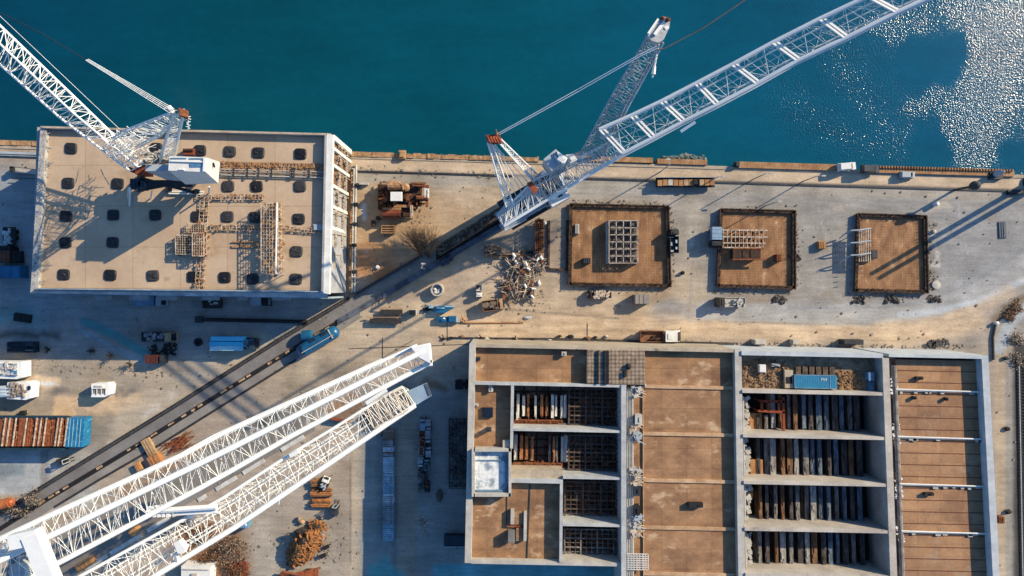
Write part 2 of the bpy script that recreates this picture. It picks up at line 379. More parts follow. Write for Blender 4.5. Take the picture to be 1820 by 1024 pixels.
at = wa.data.attributes.new('ripple', 'FLOAT', 'POINT'); at.data.foreach_set('value', rip.ravel())
m = bpy.data.materials.new('harbour_water'); m.use_nodes = True; t = m.node_tree; N = t.nodes; L = t.links; b = N['Principled BSDF']
b.inputs['Roughness'].default_value = .17; b.inputs['IOR'].default_value = 1.33
geo = N.new('ShaderNodeNewGeometry'); sx_ = N.new('ShaderNodeSeparateXYZ'); L.new(geo.outputs['Position'], sx_.inputs[0])
r = N.new('ShaderNodeMapRange'); r.inputs[1].default_value = -115; r.inputs[2].default_value = 100; L.new(sx_.outputs[0], r.inputs[0])
cr = N.new('ShaderNodeValToRGB'); L.new(r.outputs[0], cr.inputs[0]); e = cr.color_ramp.elements  # base colour brightens left to right, standing in for sky glare
e[0].position = 0; e[0].color = (.0008, .040, .072, 1); e[1].position = 1; e[1].color = (.001, .066, .124, 1)
for p, c in ((.25, (.001, .048, .070)), (.55, (.001, .057, .085)),): q = e.new(p); q.color = (*c, 1)
n = N.new('ShaderNodeTexNoise'); n.inputs['Scale'].default_value = .02; n.inputs['Detail'].default_value = 5; L.new(geo.outputs['Position'], n.inputs[0])
mr = N.new('ShaderNodeMapRange'); mr.inputs[1].default_value = .3; mr.inputs[2].default_value = .7; mr.inputs[3].default_value = .85; mr.inputs[4].default_value = 1.15; L.new(n.outputs[0], mr.inputs[0])
o4, _ = noise_mul(cr.outputs[0], 1, 6, .9, 1.12, (.05, .22, 1)); o5, _ = noise_mul(o4, .55, 5, .88, 1.02)
v = N.new('ShaderNodeVectorMath'); v.operation = 'SCALE'; L.new(o5, v.inputs[0]); L.new(mr.outputs[0], v.inputs['Scale']); L.new(v.outputs[0], b.inputs['Base Color'])
nA = N.new('ShaderNodeTexNoise'); nA.inputs['Scale'].default_value = 2.5; nA.inputs['Detail'].default_value = 2; L.new(geo.outputs['Position'], nA.inputs[0])
ra = N.new('ShaderNodeAttribute'); ra.attribute_name = 'ripple'
ms = N.new('ShaderNodeMath'); ms.operation = 'MULTIPLY'; ms.inputs[1].default_value = 1.9; L.new(ra.outputs['Fac'], ms.inputs[0])
bp = N.new('ShaderNodeBump'); bp.inputs['Distance'].default_value = .13; L.new(ms.outputs[0], bp.inputs['Strength']); L.new(nA.outputs[0], bp.inputs['Height']); L.new(bp.outputs[0], b.inputs['Normal'])
wa.data.materials.append(m)
# ---------------------------------------------------------------- quay edge
conc = mat('old_concrete', (196, 180, 160), (168, 154, 138), .9, .3, fine=.25, dirt=((120, 108, 96), .5, .62))
white_conc = mat('pale_concrete', (206, 200, 192), (176, 170, 164), .85, .4, fine=.15, dirt=((150, 146, 142), .8, .66))
grey_conc = mat('grey_concrete', (182, 182, 186), (150, 152, 158), .9, .3, fine=.22, dirt=((120, 112, 106), .6, .64))
rustc = mat('rust', (150, 92, 58), (104, 60, 40), .9, .9, fine=.35, fs=4)
rust_dark = mat('rust_dark', (84, 58, 46), (48, 36, 32), .9, .9, fine=.4, fs=4)
steel_dark = mat('dark_steel', (62, 64, 70), (40, 42, 48), .6, .8, fine=.3)
black = mat('black_rubber', (36, 36, 40), (26, 26, 30), .8, .8, fine=.3)
white = mat('white_paint', (246, 244, 240), (226, 224, 222), .5, .5, fine=.06, dirt=((196, 190, 184), 1.2, .68))
whitec = mat('crane_white', (252, 252, 250), (240, 240, 242), .45, .25, fine=.05, dirt=((214, 200, 184), 1.1, .68))
greyp = mat('grey_paint', (188, 196, 204), (164, 172, 182), .5, .4, fine=.08)
teal = mat('teal_paint', (22, 108, 152), (10, 84, 126), .35, .3, fine=.12, spec=.5)
glass = mat('dark_glass', (30, 44, 58), (22, 32, 44), .12, .5, fine=.1, spec=.6)
timber = mat('bleached_timber', (190, 150, 112), (150, 106, 72), .9, .5, fine=.35, fs=5)
bronze = mat('tan_board', (196, 146, 96), (168, 118, 76), .9, .3, fine=.2)
offw = mat('weathered_white', (226, 212, 196), (150, 120, 94), .85, 1.6, fine=.25)
mb = MB()
pts = [(px, quay(px)) for px in range(-400, 2300, 60)]
for (a, b), (c, d) in zip(pts[:-1], pts[1:]):
    y0, y1 = (512-b)*S, (512-d)*S; x0, x1 = (a-910)*S, (c-910)*S
    mb.poly([(x0, y0-.6), (x1, y1-.6), (x1, y1+.15), (x0, y0+.15)], -5, .12)
solo('quay_wall', mb, conc, 'long pale concrete quay wall holding the yard above the teal water', 'quay wall')
def fender(x0, x1, off, w, m, label, posts=False, rough=True):
    mb = MB(); n = max(3, int((x1-x0)/(12 if rough else 5)))
    for i in range(n):
        a = x0+(x1-x0)*i/n; b = x0+(x1-x0)*(i+1)/n
        j = R.uniform(-.12, .12) if rough else 0
        ya = (512-quay(a)-off)*S; yb = (512-quay(b)-off)*S; xa = (a-910)*S; xb = (b-910)*S-.02
        z = .2+(R.uniform(0, .2) if rough else .3)
        mb.poly([(xa, ya-w/2*S), (xb, yb-w/2*S), (xb, yb+w/2*S+j), (xa, ya+w/2*S+j)], -3, z)
        if rough:
            for k in range(5): mb.lump((R.uniform(xa, xb), ya+R.uniform(-w/2, w/2)*S, z+.0), (R.uniform(.15, .5), R.uniform(.1, .3), R.uniform(.04, .12)))
        if posts: mb.box((xa, ya+w/2*S, z), (.25, .5, .9))
    return solo('fender_beam', mb, m, label, 'fender', 'timber and rust fender beams along the quay edge')
rustq = mat('quay_rust', (204, 164, 122), (150, 112, 82), .9, .9, fine=.4, fs=5)
fender(-90, 71, -5, 8, rustq, 'rusty fender beam on the quay edge left of the flat-roofed warehouse')
fender(612, 958, -3, 8, rustq, 'long crumbling rust-brown fender beam right of the ribbed warehouse end')
fender(1000, 1160, -7, 9, timber, 'smooth brown timber fender beside the luffing crane foot', rough=False)
fender(1168, 1256, -6, 9, timber, 'short smooth brown timber fender by the thin white lamp pole', rough=False)
fender(1312, 1500, -4, 11, timber, 'brown timber fender ending at the white van on the quay edge', rough=False)
fender(1546, 1800, -2, 10, timber, 'weathered plank fender with upright posts at the bright glittering water', posts=True, rough=False)
mb = MB(); 
for i in range(40): mb.lump((W(1180+i*2, 0)[0], (512-quay(1200)+16)*S+R.uniform(-.8, .6), -2.4), (R.uniform(.8, 2), R.uniform(.6, 1.4), R.uniform(.3, .7)))
o = solo('shoal', mb, mat('wet_rubble', (120, 130, 128), (70, 90, 94), .8, .6), None, None); o['kind'] = 'structure'
def quay_block(px, w, h, m, label, name='mooring_block'):
    mb = MB(); y = (512-quay(px)+4)*S; x = (px-910)*S; mb.box((x, y, .5), (w, w*1.2, 1.0)); mb.box((x, y, 1.1), (w*.7, w*.8, .3)); solo(name, mb, m, label, 'mooring block', 'mooring blocks on the quay edge')
quay_block(716, 1.5, 1, rustq, 'squat rusty mooring block on the crumbling brown fender')
quay_block(1308, 1.0, 1, steel_dark, 'small dark mooring block at the left end of the brown timber fender')

# ---------------------------------------------------------------- crane track lanes (strip sheets and rails)
UP = [(-60, 952), (65, 872), (310, 722), (498, 603), (620, 530), (740, 460), (895, 366)]
MID = [(-60, 978), (83, 888), (245, 791), (359, 720), (478, 647), (597, 575), (752, 484), (906, 392), (1000, 338)]
LOW = [(-60, 1000), (99, 900), (178, 852), (277, 795), (360, 743), (527, 639), (640, 566), (770, 488)]
def at(pl, t):
    L_ = [math.hypot(b[0]-a[0], b[1]-a[1]) for a, b in zip(pl[:-1], pl[1:])]; s = t*sum(L_)
    for (a, b), l in zip(zip(pl[:-1], pl[1:]), L_):
        if s <= l: return (a[0]+(b[0]-a[0])*s/l, a[1]+(b[1]-a[1])*s/l)
        s -= l
    return pl[-1]
def yat(pl, x):
    for a, b in zip(pl[:-1], pl[1:]):
        if x <= b[0]: return a[1]+(b[1]-a[1])*(x-a[0])/(b[0]-a[0])
    return pl[-1][1]
lane = mat('track_concrete', (142, 138, 138), (116, 112, 112), .9, .12, fine=.14, fs=2, dirt=((112, 108, 108), .35, .66))
def lane_strip(name, a, b, x0, x1, m, z=.055):
    mb = MB(); n = 60; vs = []
    for i in range(n+1):
        x = x0+(x1-x0)*i/n; vs += [W(x, yat(a, x), z), W(x, yat(b, x), z)]
    mb.add(vs, [(2*i, 2*i+1, 2*i+3, 2*i+2) for i in range(n)]); return structure(name, mb, m)
lane_strip('crane_track_lane', UP, MID, -60, 800, lane)
lane_strip('crane_track_lane', MID, LOW, -60, 640, mat('track_concrete_pale', (156, 150, 146), (130, 124, 120), .9, .12, fine=.14, fs=2, dirt=((112, 108, 108), .35, .66)))
ballast = mat('dark_ballast', (74, 56, 46), (40, 32, 30), .95, .7, fine=.5, fs=5)
lane_strip('ballast_bed', [(775, 440), (895, 366)], [(775, 474), (905, 392)], 775, 900, ballast, .07)
CON = [(0, 0), (0, 0)]
l3a = [(-60, 1016), (150, 925), (480, 730), (640, 640)]; l3b = [(-60, 1120), (120, 1024), (300, 915), (560, 765), (640, 710)]
lane_strip('access_road', l3a, l3b, 100, 560, mat('road_between_booms', (146, 138, 132), (118, 112, 108), .9, .12, fine=.16, fs=2), .05)
def rail(name, pl, x0, x1, offs, m, label, h=.35, w=.4):
    mb = MB(); n = 50
    for o_ in offs:
        P = [W(x, yat(pl, x)+o_) for x in [x0+(x1-x0)*i/n for i in range(n+1)]]
        for p, q in zip(P[:-1], P[1:]): mb.bar(p+Vector((0, 0, h/2)), q+Vector((0, 0, h/2)), w, h)
    for i in range(0, n*2):
        x = x0+(x1-x0)*i/(2*n); y = yat(pl, x)+offs[0]; p = W(x, y); mb.box((p.x, p.y, .2), (.3, .5, .22), .55)
    return solo(name, mb, m, label, 'rail', 'crane rails along the diagonal track')
rail('crane_rail', UP, -50, 622, (-2, 3), steel_dark, 'twin dark steel crane rail along the upper-left edge of the diagonal track')
rail('crane_rail', UP, 622, 745, (0,), steel_dark, 'short dark crane rail between the warehouse corner and the bare bush', .8, .5)
rail('crane_rail', LOW, 100, 527, (0,), steel_dark, 'thin dark crane rail along the lower-right edge of the diagonal track', .3, .3)
rail('crane_rail', MID, 600, 1000, (-4, 0, 4), mat('blue_steel', (110, 120, 136), (60, 66, 78), .5, .5, fine=.2), 'three bluish steel rails running up to the big crane portal', .4, .35)
mb = MB()
for i in range(150):
    x = -50+i*4.4; y = yat(MID, x); p = W(x, y)
    mb.bar(p+Vector((0, 0, .06)), W(x+4.4, yat(MID, x+4.4), .06), 1.0, .12)
o = solo('crane_rail', mb, black, 'dark trough rail with broken tan edging down the middle of the diagonal track', 'rail', 'crane rails along the diagonal track')
for i in range(46):
    x = -40+i*14+R.uniform(-3, 3)
    if R.random() < .62:
        l = R.uniform(5, 11); e = MB(); e.bar(W(x, yat(MID, x)-1, .16), W(x+l, yat(MID, x+l)-1, .16), R.uniform(.3, .55), .16); e.build('edging_plank', mat('tan_edging', (206, 178, 146), (150, 112, 80), .9, 1., fine=.3), o)
mb = MB()
for x0, x1 in ((150, 190), (196, 250), (262, 300), (306, 330), (352, 366), (384, 420), (432, 470), (500, 540)):
    a = lambda x: W(x, yat([(150, 1012), (470, 818), (560, 764)], x), .12)
    mb.bar(a(x0), a(x1), .9, .16)
solo('kerb', mb, mat('kerb_white', (226, 224, 220), (190, 186, 182), .8, .5), 'broken line of white kerb pieces on the road between the two white booms', 'kerb')
# concrete apron joints
mb = MB()
for a, b in (((620, 620), (1040, 604)), ((1044, 575), (1044, 604)), ((795, 575), (795, 604)), ((680, 600), (680, 660)), ((640, 660), (735, 604))):
    mb.bar(W(*a, .045), W(*b, .045), .12, .02)
structure('paving_joint', mb, steel_dark)

# ---------------------------------------------------------------- flat-roofed warehouse
def wpt(px, py, z): return W(px, py, z)
AH = 16.0
wh = thing('warehouse', 'large flat-roofed warehouse with beige roof deck and white ribbed end wall at the quay', 'warehouse', (-57, 12, 0))
body = [(66, 226), (587, 239), (583, 521), (55, 518)]
beige = mat('beige_roof', (206, 182, 158), (190, 164, 140), .9, .12, fine=.08, fs=1.4, brick=(9.5, 8.2, .06, (.66, .62, .58), .94), dirt=((172, 148, 122), .16, .58))
mb = MB(); mb.ppoly(body, 0, 14.6); mb.build('wall', grey_conc, wh)
mb = MB(); vs = [W(78, 232, 14.66), W(580, 244, 14.66), W(577, 516, 14.66), W(62, 512, 14.66)]; mb.add(vs, [(3, 2, 1, 0)]); mb.build('roof_deck', beige, wh)
mb = MB()
mb.ppoly([(72, 224), (587, 237), (586, 240.5), (75, 227.5)], 14.6, 16); mb.build('parapet', mat('parapet_tan', (200, 184, 168), (170, 152, 136), .9, .4), wh)
mb = MB(); mb.ppoly([(72, 224), (82, 230), (67, 512), (54, 520)], 14.6, 15.6)
for i in range(60):
    t = R.random(); x = 77-17*t+R.uniform(-4, 4); y = 232+280*t; p = W(x, y, 15.6); mb.box(p+Vector((0, 0, .02)), (R.uniform(.15, .4), R.uniform(.15, .5), .12), R.random()*3)
for i in range(26):
    y = 240+R.random()*270; p = W(79-(y-232)*.055, y, 15.5); q = p+Vector((R.uniform(.6, 2.2), R.uniform(-.6, 1.2), R.uniform(-.6, .1))); mb.tube(p, q, .07, 4)
mb.build('parapet', mat('parapet_worn', (198, 194, 190), (150, 146, 146), .9, .9, fine=.3), wh)
mb = MB(); mb.ppoly([(54, 519.5), (583, 528), (583, 531), (53, 522)], 0, 13.2); mb.ppoly([(62, 512.4), (577, 517.5), (577, 519.5), (62, 514)], 14.6, 15.8); mb.build('eaves_ledge', mat('eaves_shade_tint', (176, 190, 204), (130, 146, 164), .8, .4, fine=.25), wh)  # blue-grey of the shaded ledge is put into its base colour
mb = MB(); mb.add([W(54, 514, 14.62), W(583, 520, 14.62), W(583, 530, 13.4), W(53, 521, 13.4)], [(3, 2, 1, 0)]); mb.build('eaves_slope', mat('eaves_shade_tint', (0, 0, 0)), wh)
mb = MB(); mb.ppoly([(581, 237.5), (592, 241), (585, 523), (575, 521)], 15.0, 16.1); mb.build('coping', white, wh)
mb = MB(); mb.ppoly([(577, 240), (580.8, 240.5), (574.8, 519), (571, 518)], 14.6, 16.3); mb.build('parapet', grey_conc, wh)
# east front: recessed panels behind tapering fins
xa = W(584.5, 0, 16).x
fin = MB(); pan = MB(); rails = MB(); deck = MB()
for i, (yt) in enumerate((243, 262, 291, 327, 364, 402, 440, 480, 519)):
    yw = W(0, yt, 15.5).y; off = -.0006*(yt-240)*12
    x0 = xa-.1+off; t = .34 if i else .5
    fin.hexa([(x0, yw-t, 0), (x0+.9, yw-t, 0), (x0+.9, yw+t, 0), (x0, yw+t, 0)], [(x0, yw-t, 15), (x0+.95, yw-t, 15), (x0+.95, yw+t, 15), (x0, yw+t, 15)])
fin.build('fin', white, wh)
tanp = mat('tan_panel', (150, 112, 84), (110, 80, 60), .9, .4)
for i in range(8):
    ys_ = (243, 262, 291, 327, 364, 402, 440, 480, 519); y0 = W(0, ys_[i], 15.5).y; y1 = W(0, ys_[i+1], 15.5).y; off = -.0006*(ys_[i]-240)*12
    p = MB(); p.box((xa+.12+off, (y0+y1)/2, 6.5), (.2, abs(y0-y1)-.65, 12)); p.build('infill_panel', tanp, wh)
    g = MB()
    for z in (4.2, 9.6):
        g.box((xa+.65+off, (y0+y1)/2-.4, z), (.9, abs(y0-y1)-1.4, .12))
        for k in range(5):
            yy = y1+.8+k*(abs(y0-y1)-1.6)/4; g.tube((xa+1.1+off, yy, z), (xa+1.1+off, yy, z+1), .05, 4)
        g.bar((xa+1.1+off, y0-.7, z+1), (xa+1.1+off, y1+.7, z+1), .1); g.bar((xa+1.1+off, y0-.7, z+.5), (xa+1.1+off, y1+.7, z+.5), .08)
        for k in range(3): g.box((xa+R.uniform(.4, .9)+off, R.uniform(y1+.8, y0-.8), z+.4), (R.uniform(.3, .8), R.uniform(.3, 1.2), R.uniform(.4, .9)))
    g.tube((xa+.9+off, y0-.9, .2), (xa+1.2+off, y0-1.2, 13), .09, 5)
    g.build('walkway', offw, wh)
for k in range(7): mb = MB(); mb.box((W(120+k*62+R.uniform(-9, 9), 528, 9).x, W(0, 529.5, 9).y, 9), (R.uniform(1.5, 4), 1, 1.2)); mb.build('eaves_bracket', grey_conc, wh)
# hatch covers
tarp = mat('tarpaulin', (46, 48, 54), (30, 32, 38), .55, 1.2, fine=.35, fs=3, bump=.4)
tarps = [tarp, tarp, mat('tarpaulin_dusty', (66, 66, 70), (40, 40, 46), .7, 1.4, fine=.4, fs=3, bump=.4), mat('tarpaulin_black', (30, 32, 38), (20, 22, 28), .45, 1.2, fine=.3, fs=3, bump=.4)]
rows = [('top row', [(124, 263), (276, 263), (354, 267), (407, 269), (458, 271), (533, 273)]),
        ('second row from the quay', [(119, 325), (207, 326), (404, 331), (455, 331), (532, 331)]),
        ('middle row', [(115, 384), (199, 382), (274, 382), (349, 385), (403, 385), (452, 386), (530, 389)]),
        ('sparse row below the middle', [(114, 431), (198, 431), (526, 447)]),
        ('bottom row above the eaves', [(111, 488), (194, 489), (270, 490), (342, 492), (398, 493), (448, 496), (525, 496)])]
def hatch_mesh(k):
    f = MB(); c = MB(); n = 20; rr = random.Random(k)
    def ring(a, b, z, e=.28):
        out = []
        for i in range(n):
            t = 2*math.pi*i/n; cx, sy = math.cos(t), math.sin(t)
            out.append((a*math.copysign(abs(cx)**e_[i], cx), b*math.copysign(abs(sy)**e_[i], sy), z+rr.uniform(-.03, .03)))
        return out
    e_ = [rr.choice((.35, .45, .6)) for _ in range(n)]
    e_ = [rr.uniform(.34, .6) for _ in range(4) for __ in range(5)]
    R0, R1, R2 = ring(1.2, 1.12, 0), ring(1.18, 1.1, .22), ring(1.0, .93, .32)
    f.add(R0+R1, [(i, (i+1) % n, n+(i+1) % n, n+i) for i in range(n)])
    c.add(R1+R2+[(0, 0, .36)], [(i, (i+1) % n, n+(i+1) % n, n+i) for i in range(n)]+[(n+i, n+(i+1) % n, 2*n) for i in range(n)])
    for q in range(rr.randint(1, 4)): c.bar((-.8, rr.uniform(-.7, .7), .36), (.8, rr.uniform(-.7, .7), .36), .07, .08)
    if rr.random() < .5: c.lump((rr.uniform(-.4, .4), rr.uniform(-.4, .4), .4), (.8, .6, .25), rr)
    return f, c
for rn, lst in rows:
    for i, (px, py) in enumerate(lst):
        z = 14.66; p = W(px, py, z+.5); p.z = z
        t = thing('roof_hatch', 'black rounded roof hatch, %s from the left in the %s' % (ORD[i], rn), 'roof hatch', p, R.uniform(-.06, .06), 'black covered hatches on the warehouse roof')
        f, c = hatch_mesh(px*7+py); f.build('kerb_frame', steel_dark, t, False); c.build('cover', R.choice(tarps), t, False)
# pipes, racks, scaffolds on the deck
ZR = 14.67
def rack(pts, w, m, label, cat='pipe rack', n=14, name='pipe_rack', junk=.5, h=.5):
    a, b = W(*pts[0], ZR), W(*pts[1], ZR); d = (b-a); L_ = d.length; d.normalize(); s = Vector((-d.y, d.x, 0))
    t = thing(name, label, cat, (a+b)/2)
    r = MB(); up = Vector((0, 0, h))
    for k in (-.5, 0, .5): r.bar(a+s*w*k+up, b+s*w*k+up, .09)
    nn = int(L_/.7)
    for i in range(nn+1):
        q = a+d*L_*i/nn; r.bar(q-s*w/2+up, q+s*w/2+up, .1)
        if i % 3 == 0:
            for k in (-.5, .5): r.bar(q+s*w*k, q+s*w*k+up, .1)
    r.build('frame', m, t)
    j = MB()
    for i in range(int(L_*4*junk)):
        q = a+d*R.random()*L_+s*R.uniform(-.5, .5)*w+Vector((0, 0, R.uniform(.1, h+.1))); j.box(q, (R.uniform(.15, .7), R.uniform(.12, .4), R.uniform(.1, .3)), R.random()*3)
    j.build('scrap', timber, t)['kind'] = 'stuff'
    return t
rack(((366, 346), (356, 514)), 1.7, offw, 'rusty white pipe rack running down the roof deck from the crane to the eaves', junk=1.2)
rack(((352, 350), (468, 351)), 1.1, offw, 'short pipe rack along the deck just below the roof crane house', junk=1.2)
rack(((376, 404), (462, 406)), 1.1, offw, 'low white pipe rack linking the long rack to the tall scaffold', junk=1.2)
rack(((497, 406), (575, 411)), 1.0, offw, 'low pipe rack from the tall scaffold to the white end parapet', junk=.8)
rack(((392, 294), (577, 298)), 1.4, timber, 'rusty rubble-filled pipe trough along the upper roof deck', junk=1.8, h=.18)
t = thing('pipe_bundle', 'parallel white pipes on dark clamps across the upper roof deck right of the crane', 'pipes', W(485, 308, ZR))
for k, (yy, r_) in enumerate(((302, .12), (307, .22), (312, .14))):
    mb = MB(); mb.tube(W(392, yy-1, ZR+.5), W(577, yy+4, ZR+.5), r_, 7); mb.build('pipe', mat('grey_pipe', (140, 130, 124), (110, 100, 94), .7) if k == 1 else white_conc, t)
mb = MB()
for x in (416, 440, 460, 483, 519, 523, 550): mb.bar(W(x, 299, ZR+.75), W(x-1, 315, ZR+.75), .25, .12); mb.bar(W(x, 299, ZR), W(x, 299, ZR+.8), .15); mb.bar(W(x, 315, ZR), W(x, 315, ZR+.8), .15)
mb.build('clamp', steel_dark, t)
def scaffold(x0, y0, x1, y1, z0, z1, m, label, nx=6, ny=14, name='scaffold', levels=2, junk=40, jm=None, cat='scaffold'):
    c = W((x0+x1)/2, (y0+y1)/2, z0); t = thing(name, label, cat, c); f = MB()
    P = lambda i, j, z: W(x0+(x1-x0)*i/nx, y0+(y1-y0)*j/ny, z1)*Vector((1, 1, 0)).length if False else Vector((*W(x0+(x1-x0)*i/nx, y0+(y1-y0)*j/ny, z1)[:2], z))
    for l in range(1, levels+1):
        z = z0+(z1-z0)*l/levels
        for i in range(nx+1): f.bar(P(i, 0, z), P(i, ny, z), .06 if 0 < i < nx else .14)
        for j in range(ny+1): f.bar(P(0, j, z), P(nx, j, z), .06 if 0 < j < ny else .14)
    for i in range(0, nx+1, max(1, nx//2)):
        for j in range(0, ny+1, 2): f.bar(P(i, j, z0), P(i, j, z1), .12)
    for j in range(0, ny-1, 2): f.bar(P(0, j, z0), P(0, j+2, z1), .08); f.bar(P(nx, j, z0), P(nx, j+2, z1), .08)
    f.build('frame', m, t); q = MB()
    a, b = P(0, 0, 0), P(nx, ny, 0)
    for i in range(junk): q.box((R.uniform(a.x, b.x), R.uniform(b.y, a.y), R.uniform(z0+.2, z1-.2)), (R.uniform(.2, 1.1), R.uniform(.2, .9), R.uniform(.1, .4)), R.random()*3)
    q.build('scrap', jm or rustc, t)['kind'] = 'stuff'; return t
t = scaffold(464, 360, 494, 487, ZR, 18.2, offw, 'tall open scaffold tower with rusty decking standing lengthwise on the roof deck', 6, 20, junk=130, jm=timber)
mb = MB(); mb.path([W(492, 360, 18.3), W(490, 486, 18.3), W(495, 487, 18.2)], .16, 6); mb.build('guard_rail', white, t)
scaffold(312, 418, 341, 452, ZR, 16.3, offw, 'low caged scaffold platform left of the long roof rack', 7, 8, junk=50, jm=steel_dark)
scaffold(342, 414, 362, 455, ZR, 17.2, offw, 'rust-decked scaffold bay touching the long roof rack', 5, 8, junk=50)
scaffold(332, 398, 364, 414, ZR, 15.6, offw, 'small grid of white bars lying on the deck above the caged scaffold', 8, 4, junk=10, levels=1)
mb = MB(); mb.bar(W(412, 430, ZR+.3), W(460, 430, ZR+.3), .2, .2); mb.bar(W(412, 438, ZR+.2), W(460, 438, ZR+.2), .5, .2); mb.bar(W(428, 430, ZR+.2), W(428, 438, ZR+.2), .15)
solo('beam_pair', mb, timber, 'pair of brown beams sticking out left from the tall roof scaffold', 'beams')
mb = MB(); mb.box(W(566, 404, ZR+.35), (2.0, 1.2, .7)); mb.box(W(566, 404, ZR+.76), (1.8, 1.0, .1)); solo('roof_cabinet', mb, greyp, 'pale grey metal cabinet on the deck beside the white end parapet', 'cabinet')
t = thing('rusty_winch', 'red-brown rusty winch box on the deck behind the roof crane house', 'winch', W(336, 268, ZR))
mb = MB(); mb.pbox(325, 264, 344, 275, ZR, ZR+1); mb.build('casing', mat('red_rust', (150, 78, 52), (110, 54, 38), .9, .8), t)
mb = MB(); mb.tube(W(326, 267, ZR+1.1), W(343, 267, ZR+1.1), .3, 10); mb.build('drum', rust_dark, t)
# pipes and small gear at the foot of the east front
mb = MB(); mb.path([W(633, 292, .5), W(630, 520, .5)], .25, 8); mb.path([W(629, 300, .9), W(625, 520, .9)], .18, 8)
for y in range(300, 520, 12): mb.bar(W(633, y, 0), W(625, y, 1.2), .12)
solo('pipe_run', mb, white_conc, 'twin white pipes on posts along the foot of the warehouse end wall', 'pipes')
mb = MB(); mb.pbox(618, 305, 628, 520, 0, .25); solo('wall_footing', mb, mat('orange_soil_slab', (196, 150, 108), (150, 110, 80), .9, .5), 'rust-stained footing strip under the twin white pipes', 'footing')
for i, (x, y) in enumerate(((637, 330), (634, 364), (632, 399), (631, 436), (631, 483))):
    t = thing('valve_box', 'small dark valve box, %s from the quay along the warehouse end wall' % ORD[i], 'valve box', W(x, y, 0), 0, 'valve boxes along the warehouse foot')
    mb = MB(); mb.box((0, 0, .6), (.8, .7, 1.2)); mb.build('casing', black, t, False); mb = MB(); mb.tube((0, 0, 1.2), (0, 0, 1.5), .2, 8); mb.tube((-.5, 0, .6), (-1.2, 0, .6), .15, 6); mb.build('valve', steel_dark, t, False)

# ---------------------------------------------------------------- processing hall, lower right
HT = 14.0; HR = 12.2; FL = 6.0
hall = thing('processing_hall', 'sprawling concrete hall with brown flat roofs and rows of open-topped bays', 'hall', (48, -36, 0))
roofm = mat('brown_roof', (190, 146, 108), (142, 106, 80), .9, .16, fine=.22, fs=2.4, brick=(5.1, 4.1, .05, (.6, .58, .56), .82), dirt=((204, 172, 140), .2, .57), stretch=(1, 1.5, 1))
roofm2 = mat('brown_roof_long', (192, 148, 110), (152, 114, 88), .9, .14, fine=.2, fs=2.4, brick=(4.6, 2.38, .04, (.7, .66, .64), .84), dirt=((170, 142, 118), .18, .58))
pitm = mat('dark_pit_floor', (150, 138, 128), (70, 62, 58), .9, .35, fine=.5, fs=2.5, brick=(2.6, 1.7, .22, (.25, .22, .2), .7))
b0 = MB()
b0.dbox(836, 619, 1106, 1005, 0, FL-.05); b0.dbox(1106, 619, 1318, 1100, 0, HR-.1); b0.dbox(1318, 619, 1580, 1100, 0, FL-.05); b0.dbox(1580, 619, 1757, 1100, 0, 9); b0.build('base_block', grey_conc, hall)
w = MB()
w.dbox(834, 617, 845, 1006, 0, HT); w.build('west_wall', white_conc, hall)
w = MB(); w.dbox(845.2, 617, 1308, 622.5, 0, 13.6); w.build('north_wall', conc, hall)
w = MB(); w.dbox(845.2, 1001, 1106, 1007, 0, 13.7); w.build('south_wall', white_conc, hall)
def roof(u0, v0, u1, v1, z, m): q = MB(); q.dbox(u0, v0, u1, v1, FL-.1, z); return q.build('roof', m, hall)
roof(845.2, 622.7, 1043, 684, HR, roofm)
roof(845.2, 689, 909, 800, HR, roofm)
roof(845.2, 862, 997, 1001, HR, roofm)
roof(1118, 622.7, 1306, 1100, HR-.002, roofm)
rubble_roof = mat('gritty_roof', (184, 168, 150), (140, 122, 106), .95, .8, fine=.4, fs=5, lines=(.8, .6, 'XY'))
q = MB(); q.dbox(1043.2, 622.7, 1146, 683, FL-.1, HT); q.build('plant_deck', rubble_roof, hall)
q = MB()
for x in (1063, 1075, 1078, 1081): q.ppoly([D(x, 624), D(x+1.6, 624), D(x+1.6, 683), D(x, 683)], HT, HT+.5)
q.build('deck_pipe', steel_dark, hall)
w = MB()
def dbeam(u0, v0, u1, v1, z0=FL-.02, z1=HT, mb=None): (mb or w).dbox(u0, v0, u1, v1, z0, z1)
dbeam(845.2, 684.2, 1104, 688.8, HR-.5, HT); dbeam(1146.2, 682, 1149, 686, HR, HT)
dbeam(909.2, 689, 914.5, 801)
dbeam(914.6, 765.5, 1104, 769.5); dbeam(1002.5, 849, 1104, 853); dbeam(1002.5, 933, 1104, 937)
dbeam(997.2, 855, 1002.3, 1001); dbeam(909.2, 855, 997, 861.8)
dbeam(1104.2, 684.2, 1113, 1100, FL-.02, HT+.2)
w.build('dividing_wall', mat('wall_blue_grey', (200, 200, 200), (170, 172, 176), .85, .4, fine=.2), hall)
q = MB(); q.dbox(909.2, 839, 1002, 854.8, FL, 13.0); q.build('ledge', conc, hall)
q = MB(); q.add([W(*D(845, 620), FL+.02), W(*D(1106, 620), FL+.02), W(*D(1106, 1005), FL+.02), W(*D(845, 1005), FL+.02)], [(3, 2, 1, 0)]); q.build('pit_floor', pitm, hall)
q = MB()
for v_ in (683, 767, 850, 934, 1016): q.dbox(1146 if v_ < 700 else 1143, v_, 1305, v_+6, HR-.3, HR+.3)
q.build('roof_strip', mat('roof_strip', (214, 180, 146), (180, 140, 106), .9, .5, fine=.2), hall)
q = MB(); q.dbox(1142, 686, 1143.2, 1100, HR-.3, HR+.35); q.build('roof_upstand', mat('roof_strip', (0, 0, 0)), hall)
w = MB(); w.dbox(1306, 617, 1318, 1100, FL, 13.7); w.build('party_wall', white_conc, hall)
